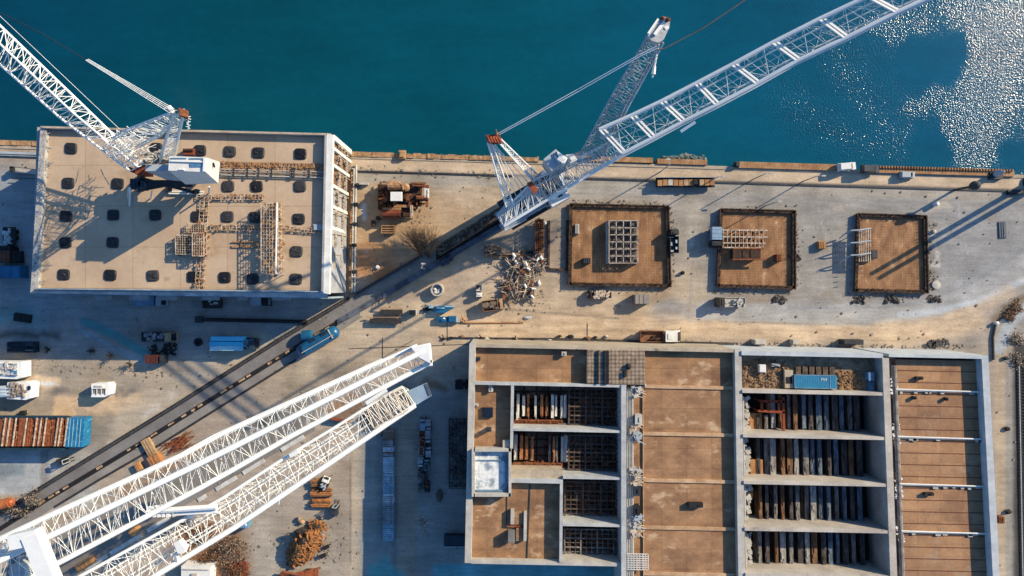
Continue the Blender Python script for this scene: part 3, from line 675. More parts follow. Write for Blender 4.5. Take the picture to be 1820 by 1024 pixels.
w = MB(); w.dbox(1318.2, 619.5, 1570, 627, 0, HT); w.build('north_wall', mat('wall_white_blue', (204, 208, 214), (178, 184, 192), .8, .4, fine=.1), hall)
w = MB()
for v_ in (688.5, 767.5, 850.5, 933.5, 1014.5): w.dbox(1318.2, v_, 1568, v_+5.5, FL-.02, HT)
w.build('dividing_wall', mat('bay_wall', (206, 196, 186), (176, 166, 158), .9, .25, fine=.18, dirt=((150, 138, 126), .3, .62)), hall)
w = MB(); w.dbox(1568.2, 627.1, 1580, 1100, FL-.02, HT+.1); w.build('dividing_wall', mat('bay_wall', (0, 0, 0)), hall)
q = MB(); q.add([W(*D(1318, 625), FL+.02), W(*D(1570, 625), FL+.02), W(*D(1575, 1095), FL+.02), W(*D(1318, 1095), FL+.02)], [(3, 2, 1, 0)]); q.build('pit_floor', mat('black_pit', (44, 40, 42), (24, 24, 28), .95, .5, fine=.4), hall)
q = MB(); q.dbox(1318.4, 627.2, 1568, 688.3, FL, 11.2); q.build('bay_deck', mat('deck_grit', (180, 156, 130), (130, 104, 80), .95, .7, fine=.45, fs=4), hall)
q = MB(); q.dbox(1580.2, 622, 1592, 1100, 9, 11.6); q.build('service_corridor', mat('corridor', (150, 142, 136), (112, 106, 102), .9, .4, fine=.3), hall)
q = MB(); q.dbox(1592.2, 629, 1737, 1100, 9, 12.2); q.build('roof', roofm2, hall)
q = MB()
for k in range(40):
    v_ = 648+k*20.9
    if v_ > 1095: break
    q.dbox(1592.4, v_, 1736.6, v_+1.1, 12.2, 12.26)
q.build('roof_seam', mat('seam', (120, 66, 50), (84, 54, 46), .9, .8), hall)
w = MB(); w.dbox(1580.2, 619.5, 1757, 625, 0, HT); w.build('north_wall', mat('wall_white_blue', (0, 0, 0)), hall)
w = MB(); w.dbox(1745, 625.2, 1757, 1100, 0, HT); w.build('east_wall', mat('wall_white_blue', (0, 0, 0)), hall)
# ---------------------------------------------------------------- cranes
def lerp_frames(keys, n):
    L_ = [(b[0]-a[0]).length for a, b in zip(keys[:-1], keys[1:])]; tot = sum(L_); out = []
    for i in range(n+1):
        s = tot*i/n
        for (a, b), l in zip(zip(keys[:-1], keys[1:]), L_):
            if s <= l+1e-6: t = s/l; out.append([p.lerp(q, t) for p, q in zip(a, b)]); break
            s -= l
        else: out.append(list(keys[-1]))
    return out
def truss(parent, name, keys, n, cr, br, m, closed=True, ribs=True, cross=.4, clutter=0, chord='chord'):
    """lattice boom: lacing is the part, each chord tube a sub-part"""
    F = lerp_frames(keys, n); k = len(F[0]); mb = MB()
    cr = cr if isinstance(cr, (list, tuple)) else [cr]*k
    pairs = [(i, (i+1) % k) for i in range(k if closed and k > 2 else k-1)]
    for i in range(n):
        a, b = F[i], F[i+1]
        for q, (u, v) in enumerate(pairs):
            if ribs: mb.tube(a[u], a[v], br, 4)
            if (i+q) % 2: mb.tube(a[u], b[v], br, 4)
            else: mb.tube(a[v], b[u], br, 4)
            if R.random() < cross: mb.tube(a[u].lerp(b[u], .5), a[v].lerp(b[v], R.uniform(.2, .8)), br*.7, 3)
        for c in range(clutter):
            p = a[R.randrange(k)].lerp(b[R.randrange(k)], R.random()); q = a[R.randrange(k)].lerp(b[R.randrange(k)], R.random()); mb.tube(p, q, br*.55, 3)
    for u, v in pairs: mb.tube(F[-1][u], F[-1][v], br*1.4, 4)
    o = mb.build(name, m, parent)
    for j in range(k):
        c = MB()
        for a, b in zip(keys[:-1], keys[1:]): c.tube(a[j], b[j], cr[j], 8)
        c.build(chord, m, o)
    return o
def P4(a, b, z, dep, ins=.2):
    """four corners from the two upper corners in the picture"""
    A_, B_ = W(a[0], a[1], z), W(b[0], b[1], z); d = B_-A_; dn = Vector((0, 0, -dep))
    return [A_, B_, B_-d*ins+dn, A_+d*ins+dn]
def hx(mb, bot, zb, top, zt): mb.hexa([W(*p, zb) for p in bot[::-1]], [W(*p, zt) for p in top[::-1]])   # corners clockwise as seen in the picture

# --- crane standing on the warehouse roof
rc = thing('roof_crane', 'white lattice-boom crane standing on the warehouse roof', 'crane', W(315, 320, 14.66))
zr = lambda z: 14.66+(z-14.66)*1.22
WR = lambda x, y, z: W(x, y, zr(z))
hxr = lambda mb, b_, z0, t_, z1: hx(mb, b_, zr(z0), t_, zr(z1))
keys = [[WR(256, 293, 20.5), WR(245, 297, 22), WR(231, 304, 20.5)], [WR(150, 190, 24.5), WR(128, 199, 26.5), WR(106, 209, 24.5)], [WR(-60, -12, 33), WR(-62, 20, 35.5), WR(-64, 58, 33)], [WR(-330, -262, 45), WR(-330, -230, 47), WR(-330, -196, 45)]]
truss(rc, 'boom', keys, 34, (.24, .2, .24), .075, whitec, cross=.9, clutter=3)
mb = MB(); mb.pbox(240, 293, 258, 310, zr(18.2), zr(20.6)); mb.bar(WR(229, 300, 19.2), WR(258, 312, 19.2), .8, .8); mb.build('boom_foot_box', mat('red_rust', (150, 78, 52), (110, 54, 38), .9, .8), rc)
keys = [[WR(283, 292, 21), WR(311, 278, 21)], [WR(309, 204, 35), WR(327, 202, 35)]]
k4 = [[a, b, b+Vector((-.3, .8, -.6)), a+Vector((-.3, .8, -.6))] for a, b in keys]
truss(rc, 'mast', k4, 9, .17, .06, whitec, cross=.7, clutter=2)
keys = [[WR(196, 248, 24), WR(238, 262, 22)], [WR(222, 231, 27), WR(280, 240, 27)], [WR(306, 199, 35), WR(312, 212, 34)]]
k4 = [[a, b, b+Vector((0, 0, -.9)), a+Vector((0, 0, -.9))] for a, b in keys]
truss(rc, 'back_stay', k4, 7, .14, .06, whitec, cross=.6, clutter=2)
mb = MB()
for i in range(110):
    a = WR(R.uniform(200, 258), R.uniform(238, 286), R.uniform(20, 25)); b = a+Vector((R.uniform(-3, 3), R.uniform(-2, 2), R.uniform(-1.5, 1.5)))
    if a.x+a.y*.0 > WR(196, 0, 22).x: mb.tube(a, b, .055, 3)
mb.build('reeving_gear', whitec, rc)['kind'] = 'stuff'
mb = MB()
hxr(mb, [(317, 193), (335, 198), (335, 213), (318, 206)], 34.5, [(317, 191), (333, 196), (334, 208), (320, 205)], 36); mb.build('mast_head', mat('head_rust', (196, 120, 74), (130, 72, 46), .9, 1.), rc)
mb = MB()
for k in range(9): p = WR(331+R.uniform(-4, 4), 208+k*2.4, 34); mb.tube(p, p+Vector((R.uniform(-.7, .7), R.uniform(-.3, .3), R.uniform(-.5, .5))), .07, 4)
mb.tube(WR(334, 207, 34.5), WR(334, 231, 33), .09, 5)
mb.build('sheave', whitec, rc); mb = MB(); mb.tube(WR(305, 196, 35), WR(300, 190, 35), .4, 6); mb.build('pulley', whitec, rc)
mb = MB()
for o_ in ((0, 0), (2, -3), (5, -5), (8, -7)): mb.tube(WR(302+o_[0], 197+o_[1]+4, 35), WR(152+o_[0]*.6, 107+o_[1]*.25, 39), .05, 4)
for k in range(14): t_ = k/14; mb.tube(WR(302-150*t_, 201-94*t_, 35+4*t_), WR(309-151*t_, 193-87*t_, 35+4*t_), .045, 3)
mb.build('pendant', whitec, rc)
mb = MB(); mb.path([WR(152, 106, 39), WR(70, 57, 41), WR(-10, 18, 43), WR(-330, -160, 50)], .06, 4); mb.build('hoist_rope', black, rc)
mb = MB(); mb.path([WR(212, 229, 27), WR(100, 123, 31), WR(-5, 24, 34), WR(-300, -250, 45)], .035, 4); mb.build('hoist_rope', whitec, rc)
mb = MB(); hxr(mb, [(305, 284), (391, 288), (388, 326), (330, 328)], 20.5, [(301, 277), (367, 280), (366, 306), (299, 303)], 27.5)
house = mb.build('machinery_house', white, rc)
for x0, x1, y0, y1 in ((303, 331, 280.5, 282.5), (336, 362, 281, 283), (337, 361, 289, 297)):
    mb = MB(); mb.pbox(x0, y0, x1, y1, zr(27.4), zr(27.6)); mb.build('skylight', mat('sky_blue_glass', (96, 150, 190), (70, 120, 160), .25, .8, spec=.6), house)
mb = MB(); mb.bar(WR(304, 286, 27.65), WR(364, 288, 27.65), .25, .2); mb.bar(WR(364, 281, 27.7), WR(363, 305, 27.7), .4, .35); mb.pbox(318, 299, 326, 302, zr(27.5), zr(27.9)); mb.build('roof_trim', whitec, house)
mb = MB(); hxr(mb, [(276, 294), (320, 294), (322, 322), (296, 320)], 20.5, [(259, 293), (300, 292), (300, 304), (258, 304)], 24.5); mb.build('winch_house', greyp, rc)
mb = MB()
for k in range(3): mb.bar(WR(378.6+k*.9, 290+k*2.5, 24.4), WR(379.6+k*.9, 292+k*2.5, 24.2), .25, .3)
mb.build('lettering', black, rc)
mb = MB(); p = WR(256, 328, 17.6)
mb.lathe(p-Vector((0, 0, 1.2)), [(.9, 0), (1.2, .4), (1.2, 1.7), (.7, 2.2)], 10); mb.box(p+Vector((-1.2, 0, 0)), (2, 2, 2)); cb = mb.build('cab', mat('cab_black', (40, 58, 76), (24, 30, 38), .35, .6, spec=.5), rc)
mb = MB(); mb.box(p+Vector((-1.6, -.2, 1.05)), (1.1, 1.5, .1)); mb.box(p+Vector((-2.25, 0, .2)), (.1, 1.6, 1.1)); mb.build('window', glass, cb)
mb = MB()
for x, y in ((247, 316), (247, 338), (345, 342), (352, 318), (296, 338)): mb.bar(WR(x, y, 14.7), WR(x+6, y-2, 18.6), .8)
for a, b in (((247, 316), (345, 342)), ((247, 338), (352, 318))): mb.bar(WR(*a, 17.8), WR(*b, 17.8), .6)
mb.pbox(262, 320, 340, 332, zr(17.9), zr(18.4)); mb.build('portal', steel_dark, rc)
mb = MB()
for y in (340, 344): mb.bar(WR(300, y, 15), WR(362, y+1, 15), .25, .3)
mb.path([WR(231, 334, 19), WR(230, 366, 14.8)], .16, 5); mb.path([WR(228, 334, 19), WR(227, 352, 15)], .1, 5); mb.path([WR(270, 340, 18), WR(268, 352, 14.8)], .14, 5); mb.path([WR(372, 332, 18.5), WR(371, 345, 14.8)], .16, 5)
mb.build('access_ladder', whitec, rc)
mb = MB()
for i in range(60):
    p = WR(R.uniform(258, 312), R.uniform(272, 292), 20); mb.box(p+Vector((0, 0, R.uniform(0, 2))), (R.uniform(.2, 1), R.uniform(.2, .9), R.uniform(.2, .8)), R.random())
mb.build('winch_gear', white_conc, rc)

# --- big portal crane in the middle of the yard
pc = thing('portal_crane', 'white portal crane with a red mast head and very long lattice boom over the water', 'crane', W(950, 370, 0))
for x, y in ((900, 398), (985, 350), (918, 356), (998, 330)):
    mb = MB(); g = W(x, y, 0); c = W(950, 368, 0); t_ = g.lerp(c, .28); t_.z = 12; mb.bar(g+Vector((0, 0, .8)), t_, 1.3, 1.1); mb.box(g+Vector((0, 0, .5)), (3.2, 1.2, 1), .53); mb.build('portal_leg', greyp, pc)
dirw = Vector((.866, .5, 0)); nrm = Vector((-.5, .866, 0))
def ob(c, l, w_, z0, z1, m, name, par, a=math.radians(30)): mb = MB(); mb.box((c.x, c.y, (z0+z1)/2), (l, w_, z1-z0), a); return mb.build(name, m, par)
c0 = W(945, 368, 0)
ob(c0, 13.5, 6.5, 11.6, 12.8, steel_dark, 'slewing_deck', pc)
mb = MB(); mb.lathe(c0+Vector((0, 0, 12.8)), [(2.6, 0), (2.6, 1.1), (2.1, 1.2)], 20); mb.build('slew_ring', greyp, pc)
ob(W(908, 384, 15), 5, 4.2, 13.2, 14.6, greyp, 'winch_house', pc)
mb = MB()
for i in range(16):
    p = W(893+i*1.6, 398-i*2, 15.2); mb.bar(p+nrm*-1.4, p+nrm*2.2, .16, .5)
mb.build('radiator_grille', white, pc)
ob(W(935, 378, 15), 9, 1.6, 13, 15.4, mat('blue_shade_plate', (150, 168, 186), (120, 136, 156), .7, .5), 'side_house', pc)
wb = ob(W(993, 350, 17.5), 4.1, 2.2, 13.6, 17.5, white, 'driver_cabin', pc)
mb = MB(); mb.box(W(996, 348, 17.55), (.9, .35, .1), .5); mb.box(W(1006, 342, 16), (.1, 1.6, 1.2), .53); mb.build('window', glass, wb)
mb = MB()
for i in range(14): p = W(975+i*2.4, 365-i*1.35, 13); mb.tube(p, p+Vector((R.uniform(-.3, .3), -.8, 1.2)), .06, 4)
mb.bar(W(970, 368, 14.2), W(1006, 348, 14.2), .1); mb.build('guard_rail', white, pc)
truss(pc, 'boom', [P4((905, 365), (896, 402), 17.5, 2), P4((950, 320), (963, 361), 18.6, 2.3), P4((1015, 287), (1035, 318), 20.4, 2.4), P4((1098, 246), (1114, 272), 23.4, 2.2)], 22, (.24, .3, .14, .14), .055, whitec, cross=.5, clutter=2)
up = [((1065, 230), (1106, 273), 26.5), ((1120, 206), (1158, 246), 28), ((1173, 181), (1212, 217), 29.5), ((1235, 149), (1272, 187), 31.2), ((1300, 115), (1344, 149), 33), ((1372, 76), (1416, 108), 35), ((1455, 34), (1501, 68), 37.2), ((1540, -6), (1592, 22), 39.4), ((1660, -62), (1714, -34), 42)]
keys = [P4(a, b, z, 2.6, .22) for a, b, z in up]
far = W(2000, -330, 85)*1.0; e0 = P4((1860, -160), (1915, -128), 46, 2.6, .22)
ub = truss(pc, 'upper_boom', keys+[e0], 22, (.34, .34, .13, .13), .045, whitec, cross=.7, clutter=4)
for a, b, z in up:
    for o_ in (0, 6):
        mb = MB(); mb.bar(W(a[0]+o_, a[1]-o_*.5, z+.1), W(b[0]+o_, b[1]-o_*.5, z+.1), .32, .3); mb.build('cross_beam', whitec, ub)
mb = MB()
for (a, b, z), (a2, b2, z2) in zip(up[:-1], up[1:]):
    mb.bar(W(b[0]+1, b[1]+4, z-.6), W(b2[0]+1, b2[1]+4, z2-.6), .5, .25); mb.bar(W(a[0]+1, a[1]+4, z-.3), W(a2[0]+1, a2[1]+4, z2-.3), .22, .2)
mb.bar(W(1210, 234, 30), W(1236, 217, 31), .5, .3); mb.build('walkway', whitec, ub)
mb = MB()
for t_ in (.3, .55): 
    Q = [W(a[0]*(1-t_)+b[0]*t_, a[1]*(1-t_)+b[1]*t_, z-1.5) for a, b, z in up]
    for p, q in zip(Q[:-1], Q[1:]): mb.tube(p, q, .07, 4)
mb.build('hoist_rope', whitec, ub)
# three unseen pipes added far beyond the frame to cast shadow lines
CT = 1/math.tan(SUN_EL); shadow_mb = MB(); off = lambda x, y, z: Vector(((x-910)*S+z*CT*.866, (512-y)*S+z*CT*.5, z))
for (a, b) in (((270, 630), (440, 764)), ((292, 624), (470, 756)), ((318, 618), (490, 744))):
    shadow_mb.tube(off(*a, 71), off(*b, 71), .36, 8)
shadow_mb.bar(e0[0], off(290, 640, 71), .5); shadow_mb.bar(e0[1], off(440, 748, 71), .5); shadow_mb.build('unseen_shadow_pipes', whitec, pc)
ap = 31
def ladder_leg(a, b, w1, w2, za, zb, n=10):
    A_, B_ = W(*a, za), W(*b, zb); d = (B_-A_); s = Vector((-d.y, d.x, 0)).normalized()
    keys = [[A_+s*w1/2, A_-s*w1/2, A_-s*w1/2+Vector((.2, .3, -.5))], [B_+s*w2/2, B_-s*w2/2, B_-s*w2/2+Vector((.2, .3, -.5))]]
    truss(pc, 'mast_leg', keys, n, .15, .055, whitec, cross=.5, clutter=1)
ladder_leg((870, 252), (906, 366), .7, 1.5, ap, 17.5); ladder_leg((888, 250), (953, 318), .7, 1.6, ap, 17.5)
mb = MB()
for a, b in (((874, 256), (932, 333)), ((872, 256), (912, 358)), ((880, 256), (926, 340)), ((876, 254), (940, 326)), ((878, 256), (918, 350))): mb.tube(W(*a, ap-.5), W(*b, 17), .08, 6)
mb.tube(W(884, 310, 24), W(879, 313, 24), .12, 5); mb.build('mast_stay', whitec, pc)
redm = mat('oxide_red', (164, 82, 54), (126, 58, 40), .85, .7, fine=.25)
mb = MB(); hx(mb, [(862, 241), (888, 240), (894, 254), (876, 258)], ap-.9, [(863, 240), (887, 239), (893, 252), (877, 257)], ap+.8)
for k in range(5): mb.tube(W(866+k*5, 243+k*.6, ap+.9), W(871+k*5, 254+k*.3, ap+.9), .28, 8)
mb.build('mast_head', redm, pc)
mb = MB(); mb.tube(W(882, 240, ap+.5), W(882, 231, ap+2), .3, 6, .1); mb.build('mast_peak', timber, pc)
mb = MB(); hx(mb, [(937, 326), (945, 322), (957, 338), (950, 345)], 18, [(936, 326), (944, 322), (956, 338), (949, 345)], 20.5); mb.build('counterweight', redm, pc)
for o_ in (0, 4):
    mb = MB(); mb.path([W(884+o_, 238+o_*.3, ap+.5), W(1025+o_*.9, 160+o_*.6, 36), W(1135+o_*.4, 98+o_*.7, 40), W(1168, 82+o_, 41)], .075, 5); mb.build('pendant', whitec, pc)
mb = MB(); mb.path([W(1168, 88, 41), W(1180, 87, 41.3), W(1250, 50, 43), W(1330, -4, 45), W(1700, -260, 55)], .07, 4); mb.build('hoist_rope', mat('brown_rope', (170, 120, 92), None, .9), pc)
mb = MB(); mb.path([W(1150, 108, 46), W(1180, 96, 47), W(1240, 67, 49), W(1290, 34, 51), W(1330, 2, 53), W(1700, -240, 68)], .035, 4); mb.build('hoist_rope', mat('blue_rope', (60, 140, 180), None, .9), pc)

# --- slim luffing jib crane on the quay edge
jc = thing('jib_crane', 'slim grey luffing jib crane on the quay edge with a rounded plated head', 'crane', W(1000, 292, 0))
k0 = [W(1034, 268, 22), W(1072, 277, 22), W(1066, 281, 20), W(1040, 274, 20)]
k1 = [W(1090, 165, 29), W(1122, 180, 29), W(1114, 183, 26.8), W(1094, 172, 26.8)]
k2 = [W(1152, 62, 37), W(1179, 76, 37), W(1172, 78, 34.8), W(1156, 68, 34.8)]
jg = mat('jib_grey', (196, 200, 206), (160, 166, 176), .6, .8, fine=.2)
truss(jc, 'boom', [k0, k1, k2], 22, (.15, .17, .13, .13), .05, jg, cross=.5, clutter=2)
mb = MB()
hp = [(1151, 62), (1160, 44), (1172, 35), (1183, 30), (1191, 36), (1190, 48), (1180, 70), (1170, 76), (1158, 72)]
mb.ppoly(hp, 37, 38.2); jh = mb.build('jib_head', mat('head_plate', (196, 198, 202), (168, 170, 176), .7, 1.2, fine=.25), jc)
mb = MB(); mb.bar(W(1163, 62, 38.4), W(1183, 36, 38.4), .5, .4); mb.bar(W(1152, 60, 38.3), W(1170, 34, 38.3), .35, .3); mb.tube(W(1187, 48, 38), W(1181, 52, 38), .4, 8); mb.build('head_rib', whitec, jh)
mb = MB(); mb.lump(W(1187, 35, 38.8), (1, .9, .8)); mb.lump(W(1178, 32, 38.5), (.8, .6, .5)); mb.build('sheave', rustc, jh)
mb = MB(); mb.tube(W(1171, 78, 36), W(1163, 118, 35), .16, 6, .2); mb.tube(W(1163, 118, 35), W(1161, 132, 34.8), .3, 8, .4); mb.tube(W(1161, 132, 34.8), W(1159, 138, 34.6), .2, 6, .12); mb.build('hook_block', white, jc)
gp = [(966, 283), (988, 265), (1004, 283), (981, 304)]
mb = MB(); mb.ppoly(gp, 18, 25); gh = mb.build('machinery_house', mat('house_grey', (186, 192, 198), (170, 176, 184), .6, .3, fine=.06), jc)
mb = MB(); mb.bar(W(986, 277, 25.2), W(994, 290, 25.2), .3, .3); mb.ppoly([(990, 268), (1009, 281), (1004, 290), (992, 278)], 19, 25.7)
for k in range(5): mb.bar(W(997+k*2.2, 276+k*1.6, 25.9), W(991+k*2.2, 284+k*1.6, 25.9), .2, .3)
mb.build('vent_stack', whitec, gh)
mb = MB(); mb.ppoly([(1006, 275), (1020, 274), (1026, 284), (1014, 290)], 19, 24); mb.box(W(1018, 281, 24.3), (1, .8, .6), .5); mb.build('winch_house', white, jc)
mb = MB(); g = W(992, 286, 22); g.z = 0; mb.lathe(g, [(2.8, 0), (2.6, .8), (1.5, 1.6), (1.4, 17.6), (2, 18)], 16); mb.build('pedestal', greyp, jc)
mb = MB(); mb.bar(W(1000, 290, 19), W(1068, 279, 20), .6, .6); mb.bar(W(1005, 280, 19), W(1036, 270, 20), .6, .6); mb.build('boom_heel', greyp, jc)

# --- two white booms crossing the lower left corner
def chordpts(pl, z0, z1, n=14, x0=None, x1=None):
    xs_ = [x0+(x1-x0)*i/n for i in range(n+1)]
    return [W(x, yat(pl, x), z0+(z1-z0)*i/n) for i, x in enumerate(xs_)]
fb = thing('tower_crane', 'brilliant white triangular boom, upper of the two crossing the lower left yard', 'crane', W(-900, 1440, 50)*1.0-Vector((0, 0, 50)))
Ap = [(-900, 1410), (-40, 978), (80, 921), (330, 807), (380, 778), (700, 633), (740, 614)]
Bp = [(-900, 1450), (-40, 1016), (68, 963), (396, 804), (749, 626), (760, 621)]
Cp = [(-900, 1530), (-40, 1077), (88, 1009), (400, 844), (461, 805), (762, 646), (770, 642)]
zf = lambda x: 56-16*(x+40)/800
keys = []
for x in (-900, -40, 80, 200, 330, 396, 500, 610, 700, 742):
    keys.append([W(x, yat(Ap, x), zf(x)-1), W(x+12, yat(Bp, x+12), zf(x)+1.5), W(x+20, yat(Cp, x+20), zf(x)-1)])
wb_ = truss(fb, 'boom', keys, 44, (.34, .46, .42), .046, whitec, cross=.9, clutter=9)
mb = MB()
for o_ in (-4, 4):
    Q = [W(x, yat(Ap, x)+o_, zf(x)-1.2) for x in range(-40, 736, 60)]
    for p, q in zip(Q[:-1], Q[1:]): mb.tube(p, q, .16, 6)
mb.build('walkway_rail', whitec, wb_)
mb = MB(); hx(mb, [(730, 618), (760, 614), (766, 648), (748, 640)], zf(745)-1.5, [(730, 617), (762, 612), (765, 646), (746, 636)], zf(745)+1.8); mb.bar(W(738, 618, 41.5), W(765, 612, 41.5), .5); mb.bar(W(763, 612, 40), W(766, 650, 40), .5); mb.bar(W(752, 650, 40), W(768, 641, 40), .5); mb.build('boom_head', whitec, fb)
mb = MB(); mb.bar(W(22, 962, 58), W(72, 951, 58), 2.0, 1.6); mb.bar(W(58, 950, 58.2), W(98, 1050, 58.2), 2.2, 1.6); mb.build('portal_frame', whitec, fb)
mb = MB(); mb.ppoly([(18, 985), (50, 968), (80, 1040), (5, 1050)], 50, 53); mb.build('winch_deck', mat('deck_blue_grey', (140, 156, 172), (110, 126, 144), .7, .5), fb)
mb = MB(); p = W(42, 1012, 53.2); mb.lathe(p, [(1.5, 0), (1.5, 1), (1.2, 1.3)], 8); mb.box(p+Vector((.5, 2, .5)), (2.2, .4, .9), .5); mb.build('winch_drum', greyp, fb)
mb = MB(); mb.ppoly([(-40, 1000), (12, 965), (22, 975), (-40, 1020)], 50, 52); mb.build('winch_house', white, fb)
g = W(-880, 1440, 57); gk = [Vector((g.x+a, g.y+b, 0)) for a, b in ((-3, -3), (3, -3), (3, 3), (-3, 3))]; gt = [v*1.0+Vector((0, 0, 58)) for v in gk]
truss(fb, 'tower', [gk, gt], 12, .35, .12, whitec)
mb = MB(); mb.tube(W(262, 909, 47), W(385, 901, 47), .42, 8); mb.tube(W(262, 904, 47), W(300, 898, 47), .3, 8); mb.bar(W(310, 913, 46.5), W(385, 908, 46.5), .5)
for k in range(5): mb.box(W(268+k*8, 911, 46.6), (.5, 1.2, .8), .1)
mb.build('equalizer_strut', whitec, fb)

sb = thing('tower_crane', 'white boom with a blue-grey end box, lower of the two across the lower left yard', 'crane', W(-800, 1640, 46)-Vector((0, 0, 46)))
A2 = [(-800, 1600), (60, 1075), (143, 1024), (395, 886), (520, 805), (600, 757), (690, 700), (740, 676)]
C2 = [(-800, 1700), (200, 1075), (275, 1024), (400, 949), (520, 868), (620, 800), (727, 727), (760, 706)]
zs = lambda x: 50-12*(x-60)/700
keys = []
for x in (-800, 60, 143, 250, 395, 520, 600, 680, 716):
    a = W(x, yat(A2, x), zs(x)); b = W(x+22, yat(C2, x+22), zs(x)); d = b-a
    keys.append([a, b, b-d*.25+Vector((0, 0, -2.2)), a+d*.25+Vector((0, 0, -2.2))])
k_ = truss(sb, 'boom', keys, 46, (.26, .46, .16, .16), .046, whitec, cross=.9, clutter=9)
mb = MB()
for f_ in (.33, .6):
    Q = [W(x, yat(A2, x)*(1-f_)+yat(C2, x)*f_, zs(x)-.3) for x in range(60, 700, 60)]
    for p, q in zip(Q[:-1], Q[1:]): mb.tube(p, q, .13, 5)
mb.build('hoist_rope', whitec, k_)
mb = MB(); hx(mb, [(724, 696), (760, 682), (768, 704), (736, 722)], 34, [(724, 695), (759, 680), (767, 703), (734, 724)], 38); eb = mb.build('end_box', mat('end_box_grey', (160, 182, 204), (140, 162, 186), .5, .4, fine=.06), sb)
mb = MB(); mb.bar(W(757, 682, 38.1), W(765, 703, 38.1), .5, .1); mb.build('end_plate', mat('plate_dark', (90, 100, 112), None, .6), eb)
hk = [[W(642, 727, 40), W(665, 762, 40), W(665, 762, 36), W(642, 727, 36)], [W(690, 700, 39.5), W(716, 735, 39.5), W(716, 735, 36), W(690, 700, 36)], [W(716, 690, 39), W(734, 722, 39), W(734, 722, 36), W(716, 690, 36)]]
truss(sb, 'head_frame', hk, 9, .18, .08, mat('head_frame_white', (236, 230, 222), (190, 170, 150), .7, 1.2), cross=.8, clutter=5)
mb = MB(); mb.ppoly([(633, 745), (655, 735), (664, 760), (648, 768)], 36.5, 39); mb.build('head_housing', mat('grimy_steel', (150, 146, 144), (80, 80, 84), .8, 1.2, fine=.4), sb)
mb = MB(); hx(mb, [(649, 716), (687, 692), (690, 697), (653, 722)], 39.5, [(649, 714), (686, 690), (689, 695), (652, 720)], 41.5); mb.build('head_panel', whitec, sb)
mb = MB(); mb.ppoly([(308, 965), (318, 961), (329, 976), (326, 984), (316, 984)], 46.6, 47.8); mb.tube(W(313, 984, 47), W(316, 998, 46), .4, 6); mb.build('lamp_housing', whitec, sb)
mb = MB(); mb.ppoly([(513, 808), (528, 800), (532, 806), (516, 814)], 42.6, 43.4); mb.tube(W(430, 922, 42), W(437, 934, 40), .2, 5); mb.tube(W(495, 896, 41), (W(497, 884, 42)), .15, 5); mb.build('service_box', whitec, sb)
g = W(-780, 1650, 46); gk = [Vector((g.x+a, g.y+b, 0)) for a, b in ((-3, -3), (3, -3), (3, 3), (-3, 3))]; gt = [v+Vector((0, 0, 56)) for v in gk]
truss(sb, 'tower', [gk, gt], 12, .35, .12, whitec)
# ---------------------------------------------------------------- hall fittings
def girder(u, v0, v1, w_, z0, z1, m, label, group, name='girder', cat='girder', capw=None):
    mb = MB(); c = D(u, (v0+v1)/2); a = W(*D(u, v0), z1); b = W(*D(u, v1), z1)
    for p in (a, b): p.z = z1-.12
    mb.bar(a, b, w_*.114, .24)
    a2, b2 = a.copy(), b.copy(); a2.z = b2.z = (z0+z1)/2-.1
    mb.bar(a2, b2, w_*.05, z1-z0-.3)
    a3, b3 = a.copy(), b.copy(); a3.z = b3.z = z0+.15; mb.bar(a3, b3, w_*.1, .3)
    n = int((v1-v0)/6)
    for i in range(n):
        if R.random() < .6:
            t_ = R.random(); p = a.lerp(b, t_); mb.box((p.x+R.uniform(-.3, .3)*w_*.1, p.y, z1+R.uniform(.02, .1)), (w_*R.uniform(.02, .07), R.uniform(.3, 1.6), .12), R.uniform(-.1, .1))
    return solo(name, mb, m, label, cat, group)
gm = [mat('girder_grey', (158, 152, 148), (74, 70, 70), .9, 1.6, fine=.4, fs=4, stretch=(1, .3, 1)), mat('girder_blue', (124, 138, 154), (58, 70, 84), .9, 1.4, fine=.4, fs=4, stretch=(1, .3, 1)),
      mat('girder_rust', (150, 112, 82), (72, 52, 42), .9, 1.4, fine=.4, fs=4, stretch=(1, .3, 1)), mat('girder_dark', (104, 96, 94), (52, 48, 50), .9, 1.4, fine=.4, fs=4, stretch=(1, .3, 1)), mat('girder_white', (194, 190, 186), (112, 108, 106), .9, 1.6, fine=.3, fs=4, stretch=(1, .3, 1))]
gn = ['grey', 'bluish', 'rusty', 'dark', 'whitish']
bayn = ['bay right below the blue container', 'middle bay with one tan stack', 'bay above the lowest', 'lowest bay']
for bi, (v0, v1) in enumerate(((694, 767), (773, 850), (856, 933), (939, 1014))):
    us = [1345+i*13.6+R.uniform(-2, 2) for i in range(14)]
    kinds = [[3, 0, 4, 2, 0, 2, 1, 3, 1, 1, 3, 1, 0, 3], [3, 0, 4, 2, 2, 4, 0, 1, 1, 3, 1, 3, 2, 3], [2, 3, 0, 2, 3, 0, 0, 4, 1, 1, 0, 1, 3, 1], [0, 3, 2, 4, 0, 3, 4, 2, 3, 1, 1, 3, 0, 3]][bi]
    for i, u in enumerate(us):
        if bi == 0 and i < 2: v_a = 733
        else: v_a = v0+1
        z1 = R.uniform(8.4, 9.2)
        girder(u, v_a, v1-9+R.uniform(-3, 2), R.choice((7, 8, 10, 6)), FL+.03, z1, gm[kinds[i]], '%s girder, %s from left in the %s' % (gn[kinds[i]], ORD[i], bayn[bi]), 'long girders stored in the open bays')
pk = {0: gm[0], 2: mat('plank_rust', (196, 132, 88), (120, 76, 52), .9, 1.4, fine=.35, fs=4, stretch=(1, .3, 1)), 4: mat('plank_white', (240, 238, 234), (190, 184, 178), .85, 1.4, fine=.2, fs=4, stretch=(1, .3, 1))}
